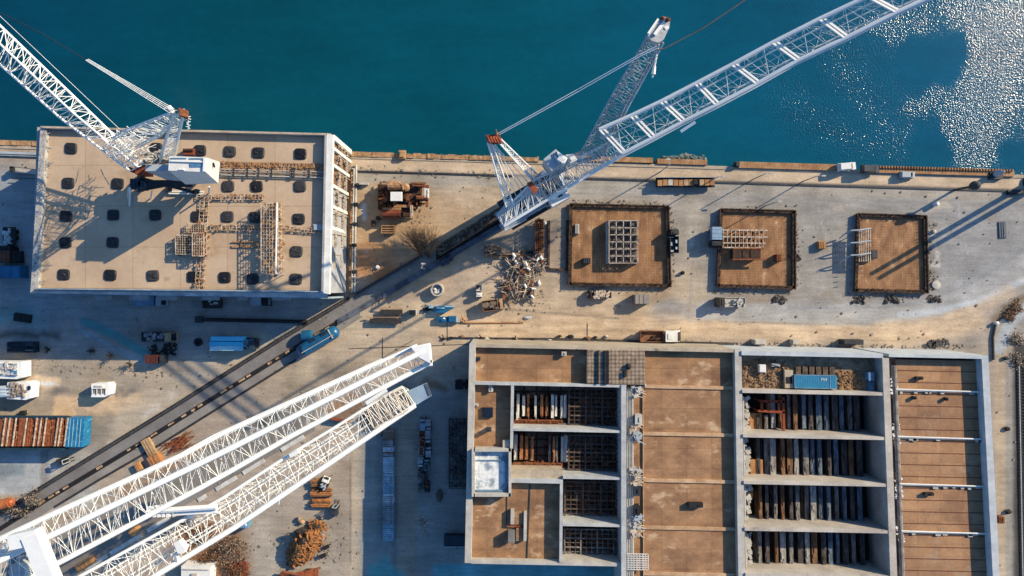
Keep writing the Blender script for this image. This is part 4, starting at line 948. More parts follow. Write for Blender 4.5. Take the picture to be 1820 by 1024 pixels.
# left bays: bundles of pale and rusty planks
for bi, (v0, v1, us) in enumerate(((704, 745, (922, 932, 940, 953, 964, 973, 983, 989, 999, 1005)), (776, 822, (919, 929, 938, 948, 979, 986, 991, 1001, 1007)))):
    for i, u in enumerate(us):
        k = R.choice((4, 4, 2, 0))
        girder(u, v0+R.uniform(0, 4), v1+R.uniform(-3, 2), R.choice((4, 5, 6)), FL+1.2, 9.2+R.uniform(-.5, .3), pk[k], '%s plank bundle, %s from left in the %s grid-floored bay' % (gn[k], ORD[i], ('upper', 'lower')[bi]), 'plank bundles in the grid-floored bays', 'plank_bundle', 'planks')
def cage(u0, v0, u1, v1, z, label, m, nx, ny):
    t = thing('rebar_cage', label, 'rebar cage', W(*D((u0+u1)/2, (v0+v1)/2), FL+.03)); f = MB()
    for i in range(nx+1): f.bar(W(*D(u0+(u1-u0)*i/nx, v0), z), W(*D(u0+(u1-u0)*i/nx, v1), z), .3 if i % 3 == 0 else .12)
    for j in range(ny+1): f.bar(W(*D(u0, v0+(v1-v0)*j/ny), z), W(*D(u1, v0+(v1-v0)*j/ny), z), .26 if j % 2 == 0 else .1)
    for i in range(0, nx+1, 3):
        for j in (0, ny): f.bar(Vector((*W(*D(u0+(u1-u0)*i/nx, v0+(v1-v0)*j/ny), z)[:2], FL)), Vector((*W(*D(u0+(u1-u0)*i/nx, v0+(v1-v0)*j/ny), z)[:2], z)), .2)
    f.build('frame', m, t); j = MB()
    for i in range(60): p = W(*D(R.uniform(u0, u1), R.uniform(v0, v1)), z-R.uniform(.3, 2)); j.box(p, (R.uniform(.3, 2), R.uniform(.15, .6), .2), R.choice((0, 1.57)))
    j.build('scrap', rustc, t)['kind'] = 'stuff'
cgm = mat('cage_steel', (112, 100, 92), (62, 54, 52), .85, 1, fine=.4)
cage(1012, 692, 1100, 756, 9.5, 'dark grid frame on the right of the upper grid-floored bay', cgm, 9, 8)
cage(1012, 775, 1100, 836, 9.5, 'dark grid frame on the right of the lower grid-floored bay', cgm, 9, 8)
cage(1006, 858, 1100, 922, 9.2, 'dark grid frame filling the small bay above the bottom one', cgm, 9, 8)
cage(1006, 942, 1100, 990, 9.6, 'pale-panelled grid frame filling the bottom bay beside the roof yard', gm[0], 10, 6)
cage(916, 750, 1000, 760, 9, 'rusty bar mat at the foot of the upper plank bundles', rustc, 12, 3)
cage(916, 826, 1000, 836, 9, 'rusty bar mat at the foot of the lower plank bundles', rustc, 12, 3)
# foam tank
t = thing('foam_tank', 'white-framed open tank with frothy white filling at the west wall of the hall', 'tank', W(874, 840, FL))
fr = MB()
for a in ((842, 799, 908, 803), (842, 877, 908, 883), (838.5, 799, 844, 883), (904, 799, 909, 883)): fr.pbox(*a, FL, 14.8)
fr.build('rim', white_conc, t)
mb = MB(); mb.pbox(844, 803, 904, 877, FL, 13.6); mb.build('foam', mat('foam', (240, 242, 244), (150, 164, 180), .7, .5, fine=.2, bump=.6, lo=.38, hi=.52), t)
mb = MB(); mb.bar(W(848, 818, 13.8), W(900, 818, 13.8), .15); mb.bar(W(846, 872, 13.9), W(900, 872, 13.9), .3, .4); mb.bar(W(899, 806, 13.9), W(899, 870, 13.9), .3, .4)
mb.build('boom_line', mat('tank_blue', (120, 160, 190), None, .6), t)
# roof gear
def vent(u, v, w_, l, h, m, label, z=HR, name='roof_vent', cat='roof vent'):
    t = thing(name, label, cat, W(*D(u, v), z+.02), 0, 'vents and boxes on the brown roofs'); c = MB(); c.box((0, 0, h/2), (w_, l, h)); c.build('casing', m, t, False)
    c = MB(); c.box((0, 0, h+.06), (w_*1.1, l*1.1, .12)); c.box((w_*.2, 0, h+.2), (w_*.3, l*.5, .2)); c.build('cowl', m, t, False); return t
vent(1002, 630, .9, .8, .9, white_conc, 'pale roof vent on the top left brown roof')
vent(850, 642, .9, .7, .7, steel_dark, 'dark roof vent in the corner by the north-west wall')
vent(874, 694, .8, 1.2, .8, white_conc, 'white roof vent above the dark square skylight')
vent(848, 724, 1.1, .5, .6, white_conc, 'small white vent hugging the west wall')
vent(903, 791, 1.4, 1.4, 1.0, white_conc, 'grubby white box above the foam tank')
vent(872, 766, .9, .6, 1.6, steel_dark, 'tall thin stack on the roof between skylight and foam tank')
mb = MB(); p = W(*D(869, 737), HR); mb.box(p+Vector((0, 0, .3)), (2.1, 2, .6)); mb.box(p+Vector((0, 0, .62)), (1.7, 1.6, .08)); solo('skylight', mb, glass, 'dark square skylight on the narrow west roof', 'skylight')
t = thing('roof_plant', 'white framed cooling plant with brown mesh on the lower west roof', 'roof plant', W(*D(925, 935), HR+.02))
mb = MB()
for a in ((912, 910, 918, 936), (935, 914, 940, 965)): mb.dbox(*a, HR+.02, HR+1.1)
mb.build('side_beam', white_conc, t); mb = MB(); mb.dbox(918, 914, 935, 936, HR+.02, HR+.5); mb.dbox(922, 942, 935, 965, HR+.02, HR+.5); mb.build('mesh_panel', mat('mesh_panel', (200, 160, 124), (160, 120, 92), .8, 1, lines=(.35, .6, 'XY')), t)
mb = MB(); mb.dbox(908, 950, 920, 968, HR+.02, HR+1.8); mb.build('fan_box', mat('fan_box', (140, 140, 136), (112, 110, 108), .7), t)
mb = MB(); mb.bar(W(*D(905, 938), HR+.6), W(*D(938, 940), HR+.6), .2); mb.build('duct', redm, t)
mb = MB(); mb.bar(W(*D(945, 863), HR+.06), W(*D(941, 1001), HR+.06), .25, .12); mb.bar(W(*D(905, 863), HR+.06), W(*D(905, 940), HR+.06), .15, .12); solo('roof_cable', mb, steel_dark, 'thin dark cable lying down the lower west roof', 'cable')
mb = MB(); p = W(*D(1232, 893), HR); mb.box(p+Vector((0, 0, .5)), (2.9, .95, 1)); mb.box(p+Vector((.8, 0, 1.05)), (.9, .35, .1)); solo('roof_locker', mb, black, 'lone black locker lying on the long middle brown roof', 'locker')
# utility spine beside the middle roof
t = thing('utility_rack', 'cluttered white pipe rack running down the edge of the middle brown roof', 'pipe rack', W(*D(1122, 850), HR))
mb = MB()
for k, u in enumerate((1115, 1118, 1121, 1124)): mb.path([W(*D(u, 689), HR+.6+.1*k), W(*D(u, 1095), HR+.6+.1*k)], .2, 5)
for v in range(692, 1090, 7): mb.bar(W(*D(1114, v), HR+.4), W(*D(1126, v), HR+.4), .14)
mb.build('pipe', white_conc, t)
for k, v in enumerate((695, 760, 775, 838, 852, 920, 932, 945)):
    mb = MB()
    for i in range(34):
        p = W(*D(1122+R.uniform(0, 14), v+R.uniform(-8, 8)), HR+R.uniform(.1, 1.3)); q = p+Vector((R.uniform(-1, 1.6), R.uniform(-1, 1), R.uniform(-.4, .4))); mb.tube(p, q, .09, 4)
        if i % 3 == 0: mb.box(p, (R.uniform(.4, 1.4), R.uniform(.3, 1.1), R.uniform(.4, 1.2)), R.random()*.4)
    mb.build('valve_cluster', (white_conc, offw, greyp)[k % 3], t)
mb = MB()
for i in range(8):
    mb.bar(W(*D(1116+i*5, 985), HR+1.4), W(*D(1116+i*5, 1012), HR+1.4), .12); mb.bar(W(*D(1114, 984+i*4), HR+1.4), W(*D(1150, 984+i*4), HR+1.4), .12)
    mb.bar(W(*D(1116+i*5, 985), HR), W(*D(1116+i*5, 985), HR+1.4), .1)
solo('tubular_rack', mb, white, 'white tubular frame at the bottom end of the utility rack', 'frame')
for i, (u, v) in enumerate(((1129, 868), (1128, 902), (1132, 742))): vent(u, v, 1.3, 1.8, 1.6, (steel_dark, black, white_conc)[i], ('dark ribbed box', 'black square box', 'white rounded box')[i]+' beside the white utility rack')
mb = MB(); p = W(*D(1116, 650), HT); mb.lump(p+Vector((0, 0, .4)), (1, 1.4, .8)); mb.box(p+Vector((-.6, -1.6, .3)), (.5, 1.2, .6)); solo('tarp_heap', mb, black, 'small black tarpaulin heap on the gritty plant deck', 'tarpaulin')
# top right bay contents
t = thing('shipping_container', 'bright blue container with white lettering in the top bay of the hall', 'container', W(*D(1448, 674), 11.2))
mb = MB(); mb.dbox(1411, 660, 1486, 684, 11.22, 12.6)
mb.build('body', mat('container_blue', (60, 150, 192), (44, 130, 176), .5, .5, fine=.12, dirt=((110, 150, 190), .5, .6)), t)
mb = MB()
for k in range(24): mb.dbox(1413+k*3, 661.5, 1414.2+k*3, 683.5, 12.6, 12.62)
mb.build('roof_rib', mat('container_rib', (50, 140, 184), None, .5), t)
mb = MB()
for a, b in (((1411.5, 660.5), (1485.5, 660.5)), ((1411.5, 683.5), (1485.5, 683.5)), ((1411.5, 660.5), (1411.5, 683.5)), ((1474, 660.5), (1474, 683.5))): mb.bar(W(*D(*a), 12.64), W(*D(*b), 12.64), .1, .08)
mb.build('edge_frame', mat('container_edge', (150, 186, 214), None, .5), t)
fc = bpy.data.curves.new('lettering', 'FONT'); fc.body = 'P54'; fc.size = .8; fc.extrude = .01; tmp = bpy.data.objects.new('tmp', fc); COL.objects.link(tmp)
me = bpy.data.meshes.new_from_object(tmp.evaluated_get(bpy.context.evaluated_depsgraph_get())); bpy.data.objects.remove(tmp)
me.materials.clear(); me.materials.append(white); lo_ = bpy.data.objects.new('lettering', me); COL.objects.link(lo_); lo_.parent = t; p = W(*D(1458, 670), 12.66); lo_.location = (p.x-t.location.x, p.y-t.location.y, 12.66-t.location.z)
mb = MB()
for k in range(40): p = W(*D(R.uniform(1320, 1398), R.uniform(640, 684)), 11.2); mb.lump(p, (R.uniform(.5, 2.4), R.uniform(.5, 2), R.uniform(.2, .7)))
for k in range(200): p = W(*D(R.uniform(1320, 1398), R.uniform(634, 686)), 11.35); mb.box(p, (R.uniform(.1, .5), R.uniform(.1, .5), R.uniform(.1, .5)), R.random()*3)
o = solo('rubble_heap', mb, mat('rubble', (170, 140, 112), (104, 78, 58), .95, 1.2, fine=.5, fs=5), 'brown rubble heap at the left end of the top bay', 'rubble'); o['kind'] = 'stuff'
mb = MB()
for k in range(130): p = W(*D(R.uniform(1488, 1530), R.uniform(652, 686)), 11.3); mb.lump(p, (R.uniform(.3, 1.1), R.uniform(.3, 1.1), R.uniform(.2, .5)))
o = solo('rubble_heap', mb, mat('rubble2', (176, 138, 104), (120, 88, 62), .95, 1.2, fine=.5, fs=5), 'square bed of orange-brown rubble right of the blue container', 'rubble'); o['kind'] = 'stuff'
mb = MB()
for k in range(6): mb.dbox(1414+k*12, 645, 1423+k*12, 660, 11.22, 11.9)
solo('timber_stack', mb, mat('brown_stack', (120, 100, 86), (70, 58, 52), .9, 1), 'row of dark brown crates behind the blue container', 'crates')
mb = MB(); mb.dbox(1349, 643, 1361, 657, 11.22, 12.4); mb.dbox(1350, 644, 1360, 656, 12.4, 12.5); solo('white_box', mb, white, 'clean white box on the rubble in the top bay', 'box')
mb = MB(); mb.dbox(1372, 640, 1386, 646, 11.22, 12.1); mb.bar(W(*D(1372, 641), 12.2), W(*D(1386, 645), 12.2), .2); solo('pallet', mb, white_conc, 'pale broken pallet near the white box in the top bay', 'pallet')
t = thing('hopper', 'small concrete hopper with a black opening left of the blue container', 'hopper', W(*D(1401, 668), 11.2)); mb = MB(); mb.dbox(1394, 652, 1409, 684, 11.22, 12.2); mb.build('body', conc, t); mb = MB(); mb.dbox(1396, 664, 1407, 676, 12.2, 12.25); mb.build('opening', black, t)
mb = MB(); mb.dbox(1543, 653, 1553, 668, 11.22, 13); mb.dbox(1543, 669, 1552, 686, 11.22, 12.2); solo('steel_cabinet', mb, mat('cab_blue', (120, 160, 190), (80, 110, 140), .6), 'blue-grey steel cabinet in the shaded right end of the top bay', 'cabinet')
mb = MB()
for a, b in (((1350, 708), (1392, 708)), ((1345, 725), (1392, 727)), ((1352, 708), (1352, 725)), ((1364, 708), (1364, 725)), ((1382, 708), (1382, 725)), ((1390, 700), (1390, 766))): mb.bar(W(*D(*a), 9.8), W(*D(*b), 9.8), .5, .4)
for x, y in ((1350, 708), (1392, 708), (1345, 725), (1390, 766)): mb.bar(Vector((*W(*D(x, y), 9.8)[:2], FL)), W(*D(x, y), 9.8), .35)
solo('gantry_stand', mb, redm, 'red-brown steel frame on legs over the left end of the second bay', 'frame')
for i, (v0, v1) in enumerate(((730, 766), (812, 848), (862, 880))):
    mb = MB(); mb.dbox(1328, v0, 1352 if i < 2 else 1334, v1, FL+.02, 8.4); mb.dbox(1330, v0+3, 1334, v1-3, 8.4, 8.7); solo('plywood_stack', mb, bronze, ('tan plywood stack under the red steel frame', 'tan plywood stack at the left end of the third bay', 'narrow tan board stack at the left end of the fourth bay')[i], 'boards')
for i, v in enumerate((700, 775, 857, 940)):
    mb = MB()
    for k in range(26): p = W(*D(1320+R.uniform(0, 8), v+R.uniform(0, 62)), 9+R.uniform(0, 3)); mb.box(p, (R.uniform(.2, 1.1), R.uniform(.2, 1.4), R.uniform(.2, .7)), R.random()*.5)
    mb.bar(W(*D(1319.5, v), 12), W(*D(1319.5, v+66), 12), .3)
    o = solo('wall_brackets', mb, white_conc, 'clutter of white brackets on the left wall, %s' % bayn[i], 'brackets')
# corridor gear and cross pipes on the right roof
t = thing('service_duct', 'long grey duct with white lagging running down the narrow service corridor', 'duct', W(*D(1586, 850), 11.6)); mb = MB()
mb.path([W(*D(1588, 640), 12.3), W(*D(1588, 1095), 12.3)], .55, 10); mb.build('duct', mat('duct_grey', (150, 146, 144), (104, 100, 100), .8, .7), t)
mb = MB()
for k in range(5): mb.dbox(1582, 700+k*84, 1584, 745+k*84, 11.6, 12.4)
mb.build('cable_tray', steel_dark, t)
for k, v in enumerate((672, 752, 850, 935)):
    mb = MB()
    for i in range(30): p = W(*D(1587+R.uniform(-6, 7), v+R.uniform(-9, 26)), 12.5); mb.box(p, (R.uniform(.1, .5), R.uniform(.1, .5), R.uniform(.1, .3)), R.random()*3)
    mb.build('lagging', white, t)['kind'] = 'stuff'
for k, v in enumerate((683, 767, 851, 935)):
    t = thing('steam_pipe', 'white lagged pipe across the ribbed right roof, %s from the road' % ORD[k], 'pipe', W(*D(1670, v), 12.2), 0, 'white lagged pipes across the right roof')
    mb = MB(); mb.path([W(*D(1590, v-1), 12.8), W(*D(1660, v), 12.8), W(*D(1752, v+1), 12.9)], .14, 6); mb.path([W(*D(1590, v+1), 12.7), W(*D(1690, v+2), 12.7), W(*D(1740, v+2), 12.7)], .08, 5); mb.build('pipe', white, t)
    for u in [R.uniform(1598, 1735) for _ in range(6)]: mb = MB(); q = W(*D(u, v+3), 12.3); mb.box(q, (R.uniform(.5, 1.1), R.uniform(.4, .9), .5)); mb.build('lagging_box', white_conc, t)
for i, (u, v) in enumerate(((1630, 661), (1638, 866), (1676, 697), (1620, 696))): vent(u, v, (1.3, 1.7, .5, .6)[i], .6, .6, black, ('black lump box near the top of the ribbed right roof', 'black lump box below the third lagged pipe', 'thin black vent right of centre under the first lagged pipe', 'thin black vent at the left under the first lagged pipe')[i])
# boxes along the hall's north foot
for i, (x0, y0, x1, y1, h, m) in enumerate(((1342, 615, 1362, 625, 2.5, white_conc), (1409, 620, 1420, 627, 2.2, white_conc), (1500, 624, 1535, 629, 2.4, steel_dark))):
    mb = MB(); mb.pbox(x0, 604, x1, 613, 0, h); mb.pbox(x0+1, 605, x1-1, 612, h, h+.2); solo('site_cabinet', mb, m, ('ribbed pale cabinet on the road side of the hall, the wider of two', 'small pale cube cabinet on the road side of the hall', 'long dark cabinet against the hall wall at the road')[i], 'cabinet', 'cabinets along the hall foot')

# ---------------------------------------------------------------- three reinforced pits
mesh_m = mat('rebar_mat', (186, 144, 106), (138, 102, 74), .9, .3, fine=.45, fs=4, lines=(.36, .78, 'XY'), dirt=((204, 178, 150), .3, .62), stretch=(1.6, .8, 1))
cage_m = mat('rim_rust', (104, 80, 64), (36, 30, 28), .95, 1.6, fine=.5, fs=6)
def pit(cs, h, label):
    c = W(sum(p[0] for p in cs)/4, sum(p[1] for p in cs)/4); t = thing('foundation_pad', label, 'foundation pad', c, 0, 'square rebar foundation pads in the yard')
    Q = [W(*p, 0) for p in cs]; cc = sum(Q, Vector())/4
    mb = MB(); mb.poly([q[:2] for q in Q], -.05, .25); mb.build('rebar_deck', mesh_m, t)
    for i in range(4):
        a, b = Q[i], Q[(i+1) % 4]; mb = MB(); d = (b-a).normalized(); s = Vector((-d.y, d.x, 0)); s = s if s.dot(cc-a) > 0 else -s
        ww = .65
        mb.hexa([a, b, b+s*ww, a+s*ww] if d.cross(s).z > 0 else [b, a, a+s*ww, b+s*ww], [p+Vector((0, 0, h)) for p in ([a, b, b+s*ww, a+s*ww] if d.cross(s).z > 0 else [b, a, a+s*ww, b+s*ww])])
        L_ = (b-a).length
        for k in range(int(L_*7)):
            p = a+d*R.random()*L_+s*R.uniform(-.1, ww+.1); p.z = h-.1; mb.tube(p, p+Vector((R.uniform(-.15, .15), R.uniform(-.15, .15), R.uniform(.2, .7))), .05, 3)
        mb.bar(a+Vector((0, 0, h+.1)), b+Vector((0, 0, h+.1)), .22, .14)
        mb.build('rim_wall', cage_m, t)
    return t
pit([(1012, 363), (1187, 367), (1191, 510), (1010, 507)], .85, 'largest square rebar pad, with a pale steel grillage standing in it')
pit([(1278, 372), (1411, 375), (1411, 514), (1272, 510)], .9, 'middle square rebar pad with tangled steel frames inside')
pit([(1521, 380), (1643, 384), (1646, 521), (1516, 518)], .8, 'smallest square rebar pad, crossed by bent pipes on its left side')
f = thing('steel_grillage', 'pale steel grillage of four by six cells on the largest rebar pad', 'steel frame', W(1104, 431, .26)); mb = MB(); P = lambda i, j, z: Vector((*W(1080+i*12.6, 394+j*12.4, 0)[:2], z))
for i in range(5): mb.bar(P(i, 0, 2.1), P(i, 6, 2.1), .2, .3)
for j in range(7): mb.bar(P(0, j, 2.1), P(4, j, 2.1), .2, .3)
for i in range(5):
    for j in range(0, 7, 2): mb.bar(P(i, j, .26), P(i, j, 2.1), .3)
mb.build('beam', mat('grillage', (206, 196, 184), (150, 134, 122), .26, 1.2, fine=.3), f); mb = MB()
for i in range(60): p = P(R.uniform(0, 4), R.uniform(0, 6), R.uniform(1, 1.8)); mb.box(p, (R.uniform(.3, 1.3), R.uniform(.2, 1), .2), R.choice((0, 1.57)))
mb.build('scrap', mat('grill_dark', (120, 110, 104), (66, 60, 62), .9, 1.5), f)['kind'] = 'stuff'
mb = MB(); mb.pbox(1080, 394, 1130, 468, .27, 1.3); mb.build('floor_plate', mat('grill_dark', (0, 0, 0)), f)
mb = MB(); mb.pbox(1078.5, 394, 1079.8, 469, .27, 2.0); mb.build('side_plate', greyp, f)
f = thing('formwork_frame', 'rusty formwork frames with bars and dark troughs on the middle rebar pad', 'formwork', W(1322, 437, .26)); mb = MB()
for y in (409, 421, 432, 440): mb.bar(W(1284, y, 1.7), W(1362+R.uniform(-10, 6), y+.5, 1.7), .28, .3)
for x in range(1286, 1362, 7): mb.bar(W(x, 409, 1.8), W(x, 441, 1.8), .12, .2)
for x in (1286, 1310, 1335, 1358):
    for y in (409, 440): mb.bar(W(x, y, .26), W(x, y, 1.7), .2)
mb.build('beam', offw, f)
for x0, x1 in ((1303, 1318), (1320, 1332), (1334, 1352)): mb = MB(); mb.pbox(x0, 443, x1, 459, .27, 2.2); mb.build('trough', rust_dark, f)
mb = MB(); mb.bar(W(1302, 461, 2.2), W(1362, 461, 2.2), .35, .3); mb.bar(W(1302, 442, 2.2), W(1355, 442, 2.2), .3, .3); mb.build('waler', rustc, f)
mb = MB()
for i in range(50): p = W(R.uniform(1284, 1360), R.uniform(408, 440), R.uniform(1, 1.7)); mb.box(p, (R.uniform(.2, 1.2), R.uniform(.15, .6), .2), R.random()*3)
mb.build('scrap', rustc, f)['kind'] = 'stuff'
f = thing('pipe_manifold', 'pale bent pipes over a bar grid on the left rim of the smallest pad', 'pipes', W(1541, 440, .26)); mb = MB()
for x in range(1527, 1550, 4): mb.bar(W(x, 408, 2.6), W(x, 465, 2.6), .16)
for y in range(410, 500, 9): mb.bar(W(1526, y, 2.5), W(1548-(y > 465)*14, y-1, 2.5), .12)
for y in (412, 440, 464): mb.bar(W(1528, y, .26), W(1528, y, 2.6), .18); mb.bar(W(1546, y, .26), W(1546, y, 2.6), .18)
mb.build('bar_grid', offw, f)
for y in (406, 428, 450): mb = MB(); mb.path([W(1548, y, 3.4), W(1528, y+3, 3.5), W(1512, y+4, 3.2), W(1500, y+11, 2.0), W(1492, y+18, .4)], .16, 6); mb.build('pipe', greyp, f)
mb = MB(); mb.pbox(1550, 444, 1560, 460, .27, 1.8); mb.build('pump', steel_dark, f)
t = thing('kerb_frame', 'low dark rectangular kerb frame on the ground left of the largest rebar pad', 'kerb frame', W(991, 436)); mb = MB()
for a, b in (((976, 392), (975, 478)), ((975, 478), (1008, 480)), ((1008, 392), (1008, 480))): mb.bar(W(*a, .25), W(*b, .25), .45, .5)
mb.build('kerb', cage_m, t)
def smallbox(name, cat, x, y, w_, l, h, m, label, a=0., lid=None):
    t = thing(name, label, cat, W(x, y), a); mb = MB(); mb.box((0, 0, h/2), (w_, l, h)); mb.build('body', m, t, False); mb = MB(); mb.box((0, 0, h+.05), (w_*.94, l*.9, .1)); mb.box((w_*.15, 0, h+.14), (w_*.1, l*.9, .08)); mb.box((-w_*.15, 0, h+.14), (w_*.1, l*.9, .08)); mb.build('lid', lid or m, t, False); return t
smallbox('equipment_box', 'box', 1025, 408, .9, 2.2, 1.2, white_conc, 'slim pale upright box on the left of the largest rebar pad')
smallbox('equipment_box', 'box', 1042, 464, 1.6, 1.2, 1.4, steel_dark, 'small dark machine box near the lower left of the largest pad')
smallbox('equipment_box', 'box', 1380, 459, 1.2, 1.6, 1.7, rustc, 'small rusty box in the lower right of the middle pad')
smallbox('timber_crate', 'crate', 1458, 436, 1.6, 1.7, 1.0, bronze, 'lone square orange-brown crate between the middle and smallest pads', .05)
smallbox('shed', 'shed', 1138, 532, 3.3, 2.1, 2.4, mat('grey_shed', (160, 150, 142), (140, 132, 126), .8), 'plain grey-brown box shed below the largest rebar pad')
smallbox('steel_sheet', 'sheet', 1781, 409, 1.6, 3.8, .12, mat('panel_grey', (92, 104, 118), (76, 86, 100), .6), 'dark grey two-part panel lying flat on the far right yard', .05)
smallbox('equipment_box', 'box', 735, 555, 1.5, 1.2, 1.5, greyp, 'small grey and black box right of the twin black flatbeds', lid=black)
for i, (x, y) in enumerate(((1412, 458), (1525, 533), (1585, 532), (1660, 531), (1385, 533))):
    mb = MB()
    for k in range(26): p = W(x+R.uniform(-11, 11), y+R.uniform(-6, 6), 0); mb.lump(p, (R.uniform(.3, 1.3), R.uniform(.3, 1.1), R.uniform(.2, .8)))
    solo('rock_pile', mb, mat('rock', (112, 104, 98), (56, 52, 52), .95, 1.4, fine=.5), ('dark stone pile at the right side of the middle pad', 'dark stone pile under the left corner of the smallest pad', 'dark stone pile under the middle of the smallest pad', 'mossy dark stone pile beside the pale disc', 'small dark stone pile by the road below the middle pad')[i], 'stones', 'stone piles around the pads')
mb = MB(); mb.lathe(W(1663, 506), [(1.0, 0), (.95, .35), (.2, .45)], 14); solo('pale_disc', mb, white_conc, 'pale round cover lying right of the smallest pad', 'cover')
mb = MB(); mb.lathe(W(1660, 364), [(.5, 0), (.5, 1.2), (.2, 1.4)], 10); solo('bollard', mb, white, 'small white bollard above the smallest pad', 'bollard')
mb = MB(); mb.lathe(W(1659, 412), [(.5, 0), (.4, .5), (.1, .6)], 9); solo('bollard', mb, white_conc, 'low pale marker stone at the upper right side of the smallest pad', 'bollard')
mb = MB(); mb.lump(W(1213, 485, .4), (1.1, .9, .8)); solo('boulder', mb, black, 'single black boulder on the pale lane right of the largest pad', 'boulder')
# lamp posts and tower pair at the right
def lamp(x, y, h, label, arm=(1.2, 0), r_=.09, m=white_conc, head=(.9, .3)):
    t = thing('lamp_post', label, 'lamp post', W(x, y), 0, 'lamp posts along the quay'); mb = MB(); mb.tube((0, 0, 0), (0, 0, h), r_*1.5, 7, r_); mb.tube((0, 0, h), (arm[0], arm[1], h+.2), r_*.8, 5); mb.build('pole', m, t, False)
    mb = MB(); mb.box((arm[0], arm[1], h+.15), (head[0], head[1], .2)); mb.build('lamp_head', m, t, False); return t
lamp(1173, 306, 9, 'thin white lamp pole at the left end of the crate barge wagon', (-.3, 1.1))
lamp(1340, 318, 7, 'thin lamp pole on the apron left of the white quay van'); lamp(1428, 322, 7, 'thin lamp pole on the apron below the white quay van'); lamp(1262, 322, 6, 'thin lamp pole right of the crate wagon')
lamp(756, 478, 7, 'pale lamp pole beside the bare bush', (.5, .9)); lamp(1360, 366, 6, 'short lamp pole behind the middle rebar pad', (.8, .2))
for i, x in enumerate((1808, 1819)):
    t = thing('mast', ('left', 'right')[i]+' dark mast of a tall pair beyond the right end of the apron', 'mast', W(x+22+i*2, 324+i*8)); mb = MB(); mb.tube((0, 0, 0), (0, 0, 21), .6, 8, .45); mb.build('pole', steel_dark, t, False); mb = MB(); mb.lathe((0, 0, 0), [(1.6, 0), (1.6, .5), (.8, .6)], 10); mb.build('base', steel_dark, t, False)
t = thing('tank_tower', 'slim dark tower with an egg-shaped tank beside the apron above the smallest pad', 'tower', W(1696, 338)); mb = MB(); mb.tube((0, 0, 0), (0, 0, 5.4), .28, 8, .22); mb.build('pole', steel_dark, t, False); mb = MB(); mb.lathe((0, 0, 5.3), [(.3, 0), (.8, .6), (1.0, 1.4), (.8, 2.2), (.3, 2.7)], 12); mb.build('tank', mat('tower_dark', (92, 88, 86), (66, 62, 62), .8), t, False)
mb = MB(); mb.pbox(1792, 338, 1818, 346, 0, .6); mb.pbox(1795, 340, 1815, 344, .6, .8); solo('steel_plate', mb, steel_dark, 'dark steel plate stack at the right end of the apron', 'plates')
# ---------------------------------------------------------------- vehicles
def truck(name, label, cat, px, py, L, w, a, cabm, bedm, bed='flat', h=2.9, cabf=.26, cabh=2.6, group=None, cargo=None):
    t = thing(name, label, cat, W(px, py), a, group); cl = L*cabf; bl = L-cl-.3
    mb = MB(); mb.box((0, 0, .8), (L*.97, w*.5, .4)); mb.build('chassis', steel_dark, t, False)
    for x in (L/2-cl*.5, -L/2+1.0, -L/2+2.3) if L > 5 else (L/2-cl*.5, -L/2+.8):
        for s in (-1, 1): mb = MB(); mb.tube((x, s*(w/2-.3), .5), (x, s*(w/2), .5), .5, 10); mb.build('wheel', black, t, False)
    mb = MB(); x0 = L/2-cl; b_ = [(x0, -w/2, .5), (L/2, -w/2, .5), (L/2, w/2, .5), (x0, w/2, .5)]; ch = min(cabh, h+.3)
    mb.hexa(b_, [(x0+.05, -w/2+.1, ch), (L/2-cl*.28, -w/2+.12, ch), (L/2-cl*.28, w/2-.12, ch), (x0+.05, w/2-.1, ch)]); cb = mb.build('cab', cabm, t, False)
    mb = MB(); mb.add([(L/2-.02, -w/2+.2, 1.3), (L/2-.02, w/2-.2, 1.3), (L/2-cl*.26, w/2-.25, ch-.1), (L/2-cl*.26, -w/2+.25, ch-.1)], [(0, 1, 2, 3)]); mb.v = [(v[0]+.04, v[1], v[2]+.04) for v in mb.v]; mb.build('windscreen', glass, cb, False)
    mb = MB(); mb.box((x0+cl*.3, 0, ch+.06), (cl*.3, w*.5, .12)); mb.build('roof_hatch_panel', cabm, cb, False)
    bx = -L/2+bl/2
    mb = MB()
    if bed == 'box':
        mb.box((bx, 0, (1+h)/2), (bl, w, h-1)); bo = mb.build('cargo_box', bedm, t, False); mb = MB()
        for k in range(int(bl/.9)): mb.box((bx-bl/2+.45+k*.9, 0, h+.03), (.1, w*.96, .06))
        mb.build('roof_rib', bedm, bo, False)
    else:
        mb.box((bx, 0, 1.1), (bl, w, .2)); s_ = .9 if bed == 'tipper' else .25
        for y in (-1, 1): mb.box((bx, y*(w/2-.06), 1.2+s_/2), (bl, .12, s_))
        for x in (-1, 1): mb.box((bx+x*(bl/2-.06), 0, 1.2+s_/2), (.12, w, s_))
        bo = mb.build('cargo_bed', bedm, t, False); mb = MB()
        for k in range(cargo[1] if cargo else 0): mb.box((bx+R.uniform(-.45, .45)*bl, R.uniform(-.35, .35)*w, 1.35+R.random()*.5), (R.uniform(.3, bl*.3), R.uniform(.2, w*.4), R.uniform(.2, .6)), R.choice((0, 1.57, R.random())))
        if cargo: mb.build('cargo', cargo[0], bo, False)['kind'] = 'stuff'
    return t
brown = pm(150, 104, 74); tanc = pm(196, 160, 126); dk = pm(70, 66, 66)
truck('lorry', 'lorry with white cab and brown open body on the dirt road above the hall', 'lorry', 1171, 597, 9.0, 2.5, 0, white, brown, 'tipper', cabf=.4, cargo=(rust_dark, 5))
truck('lorry', 'dusty lorry with a dark cab and pale load below the middle rebar pad', 'lorry', 1295, 537, 6.6, 2.1, math.pi, dk, white_conc, 'flat', cargo=(white_conc, 14))
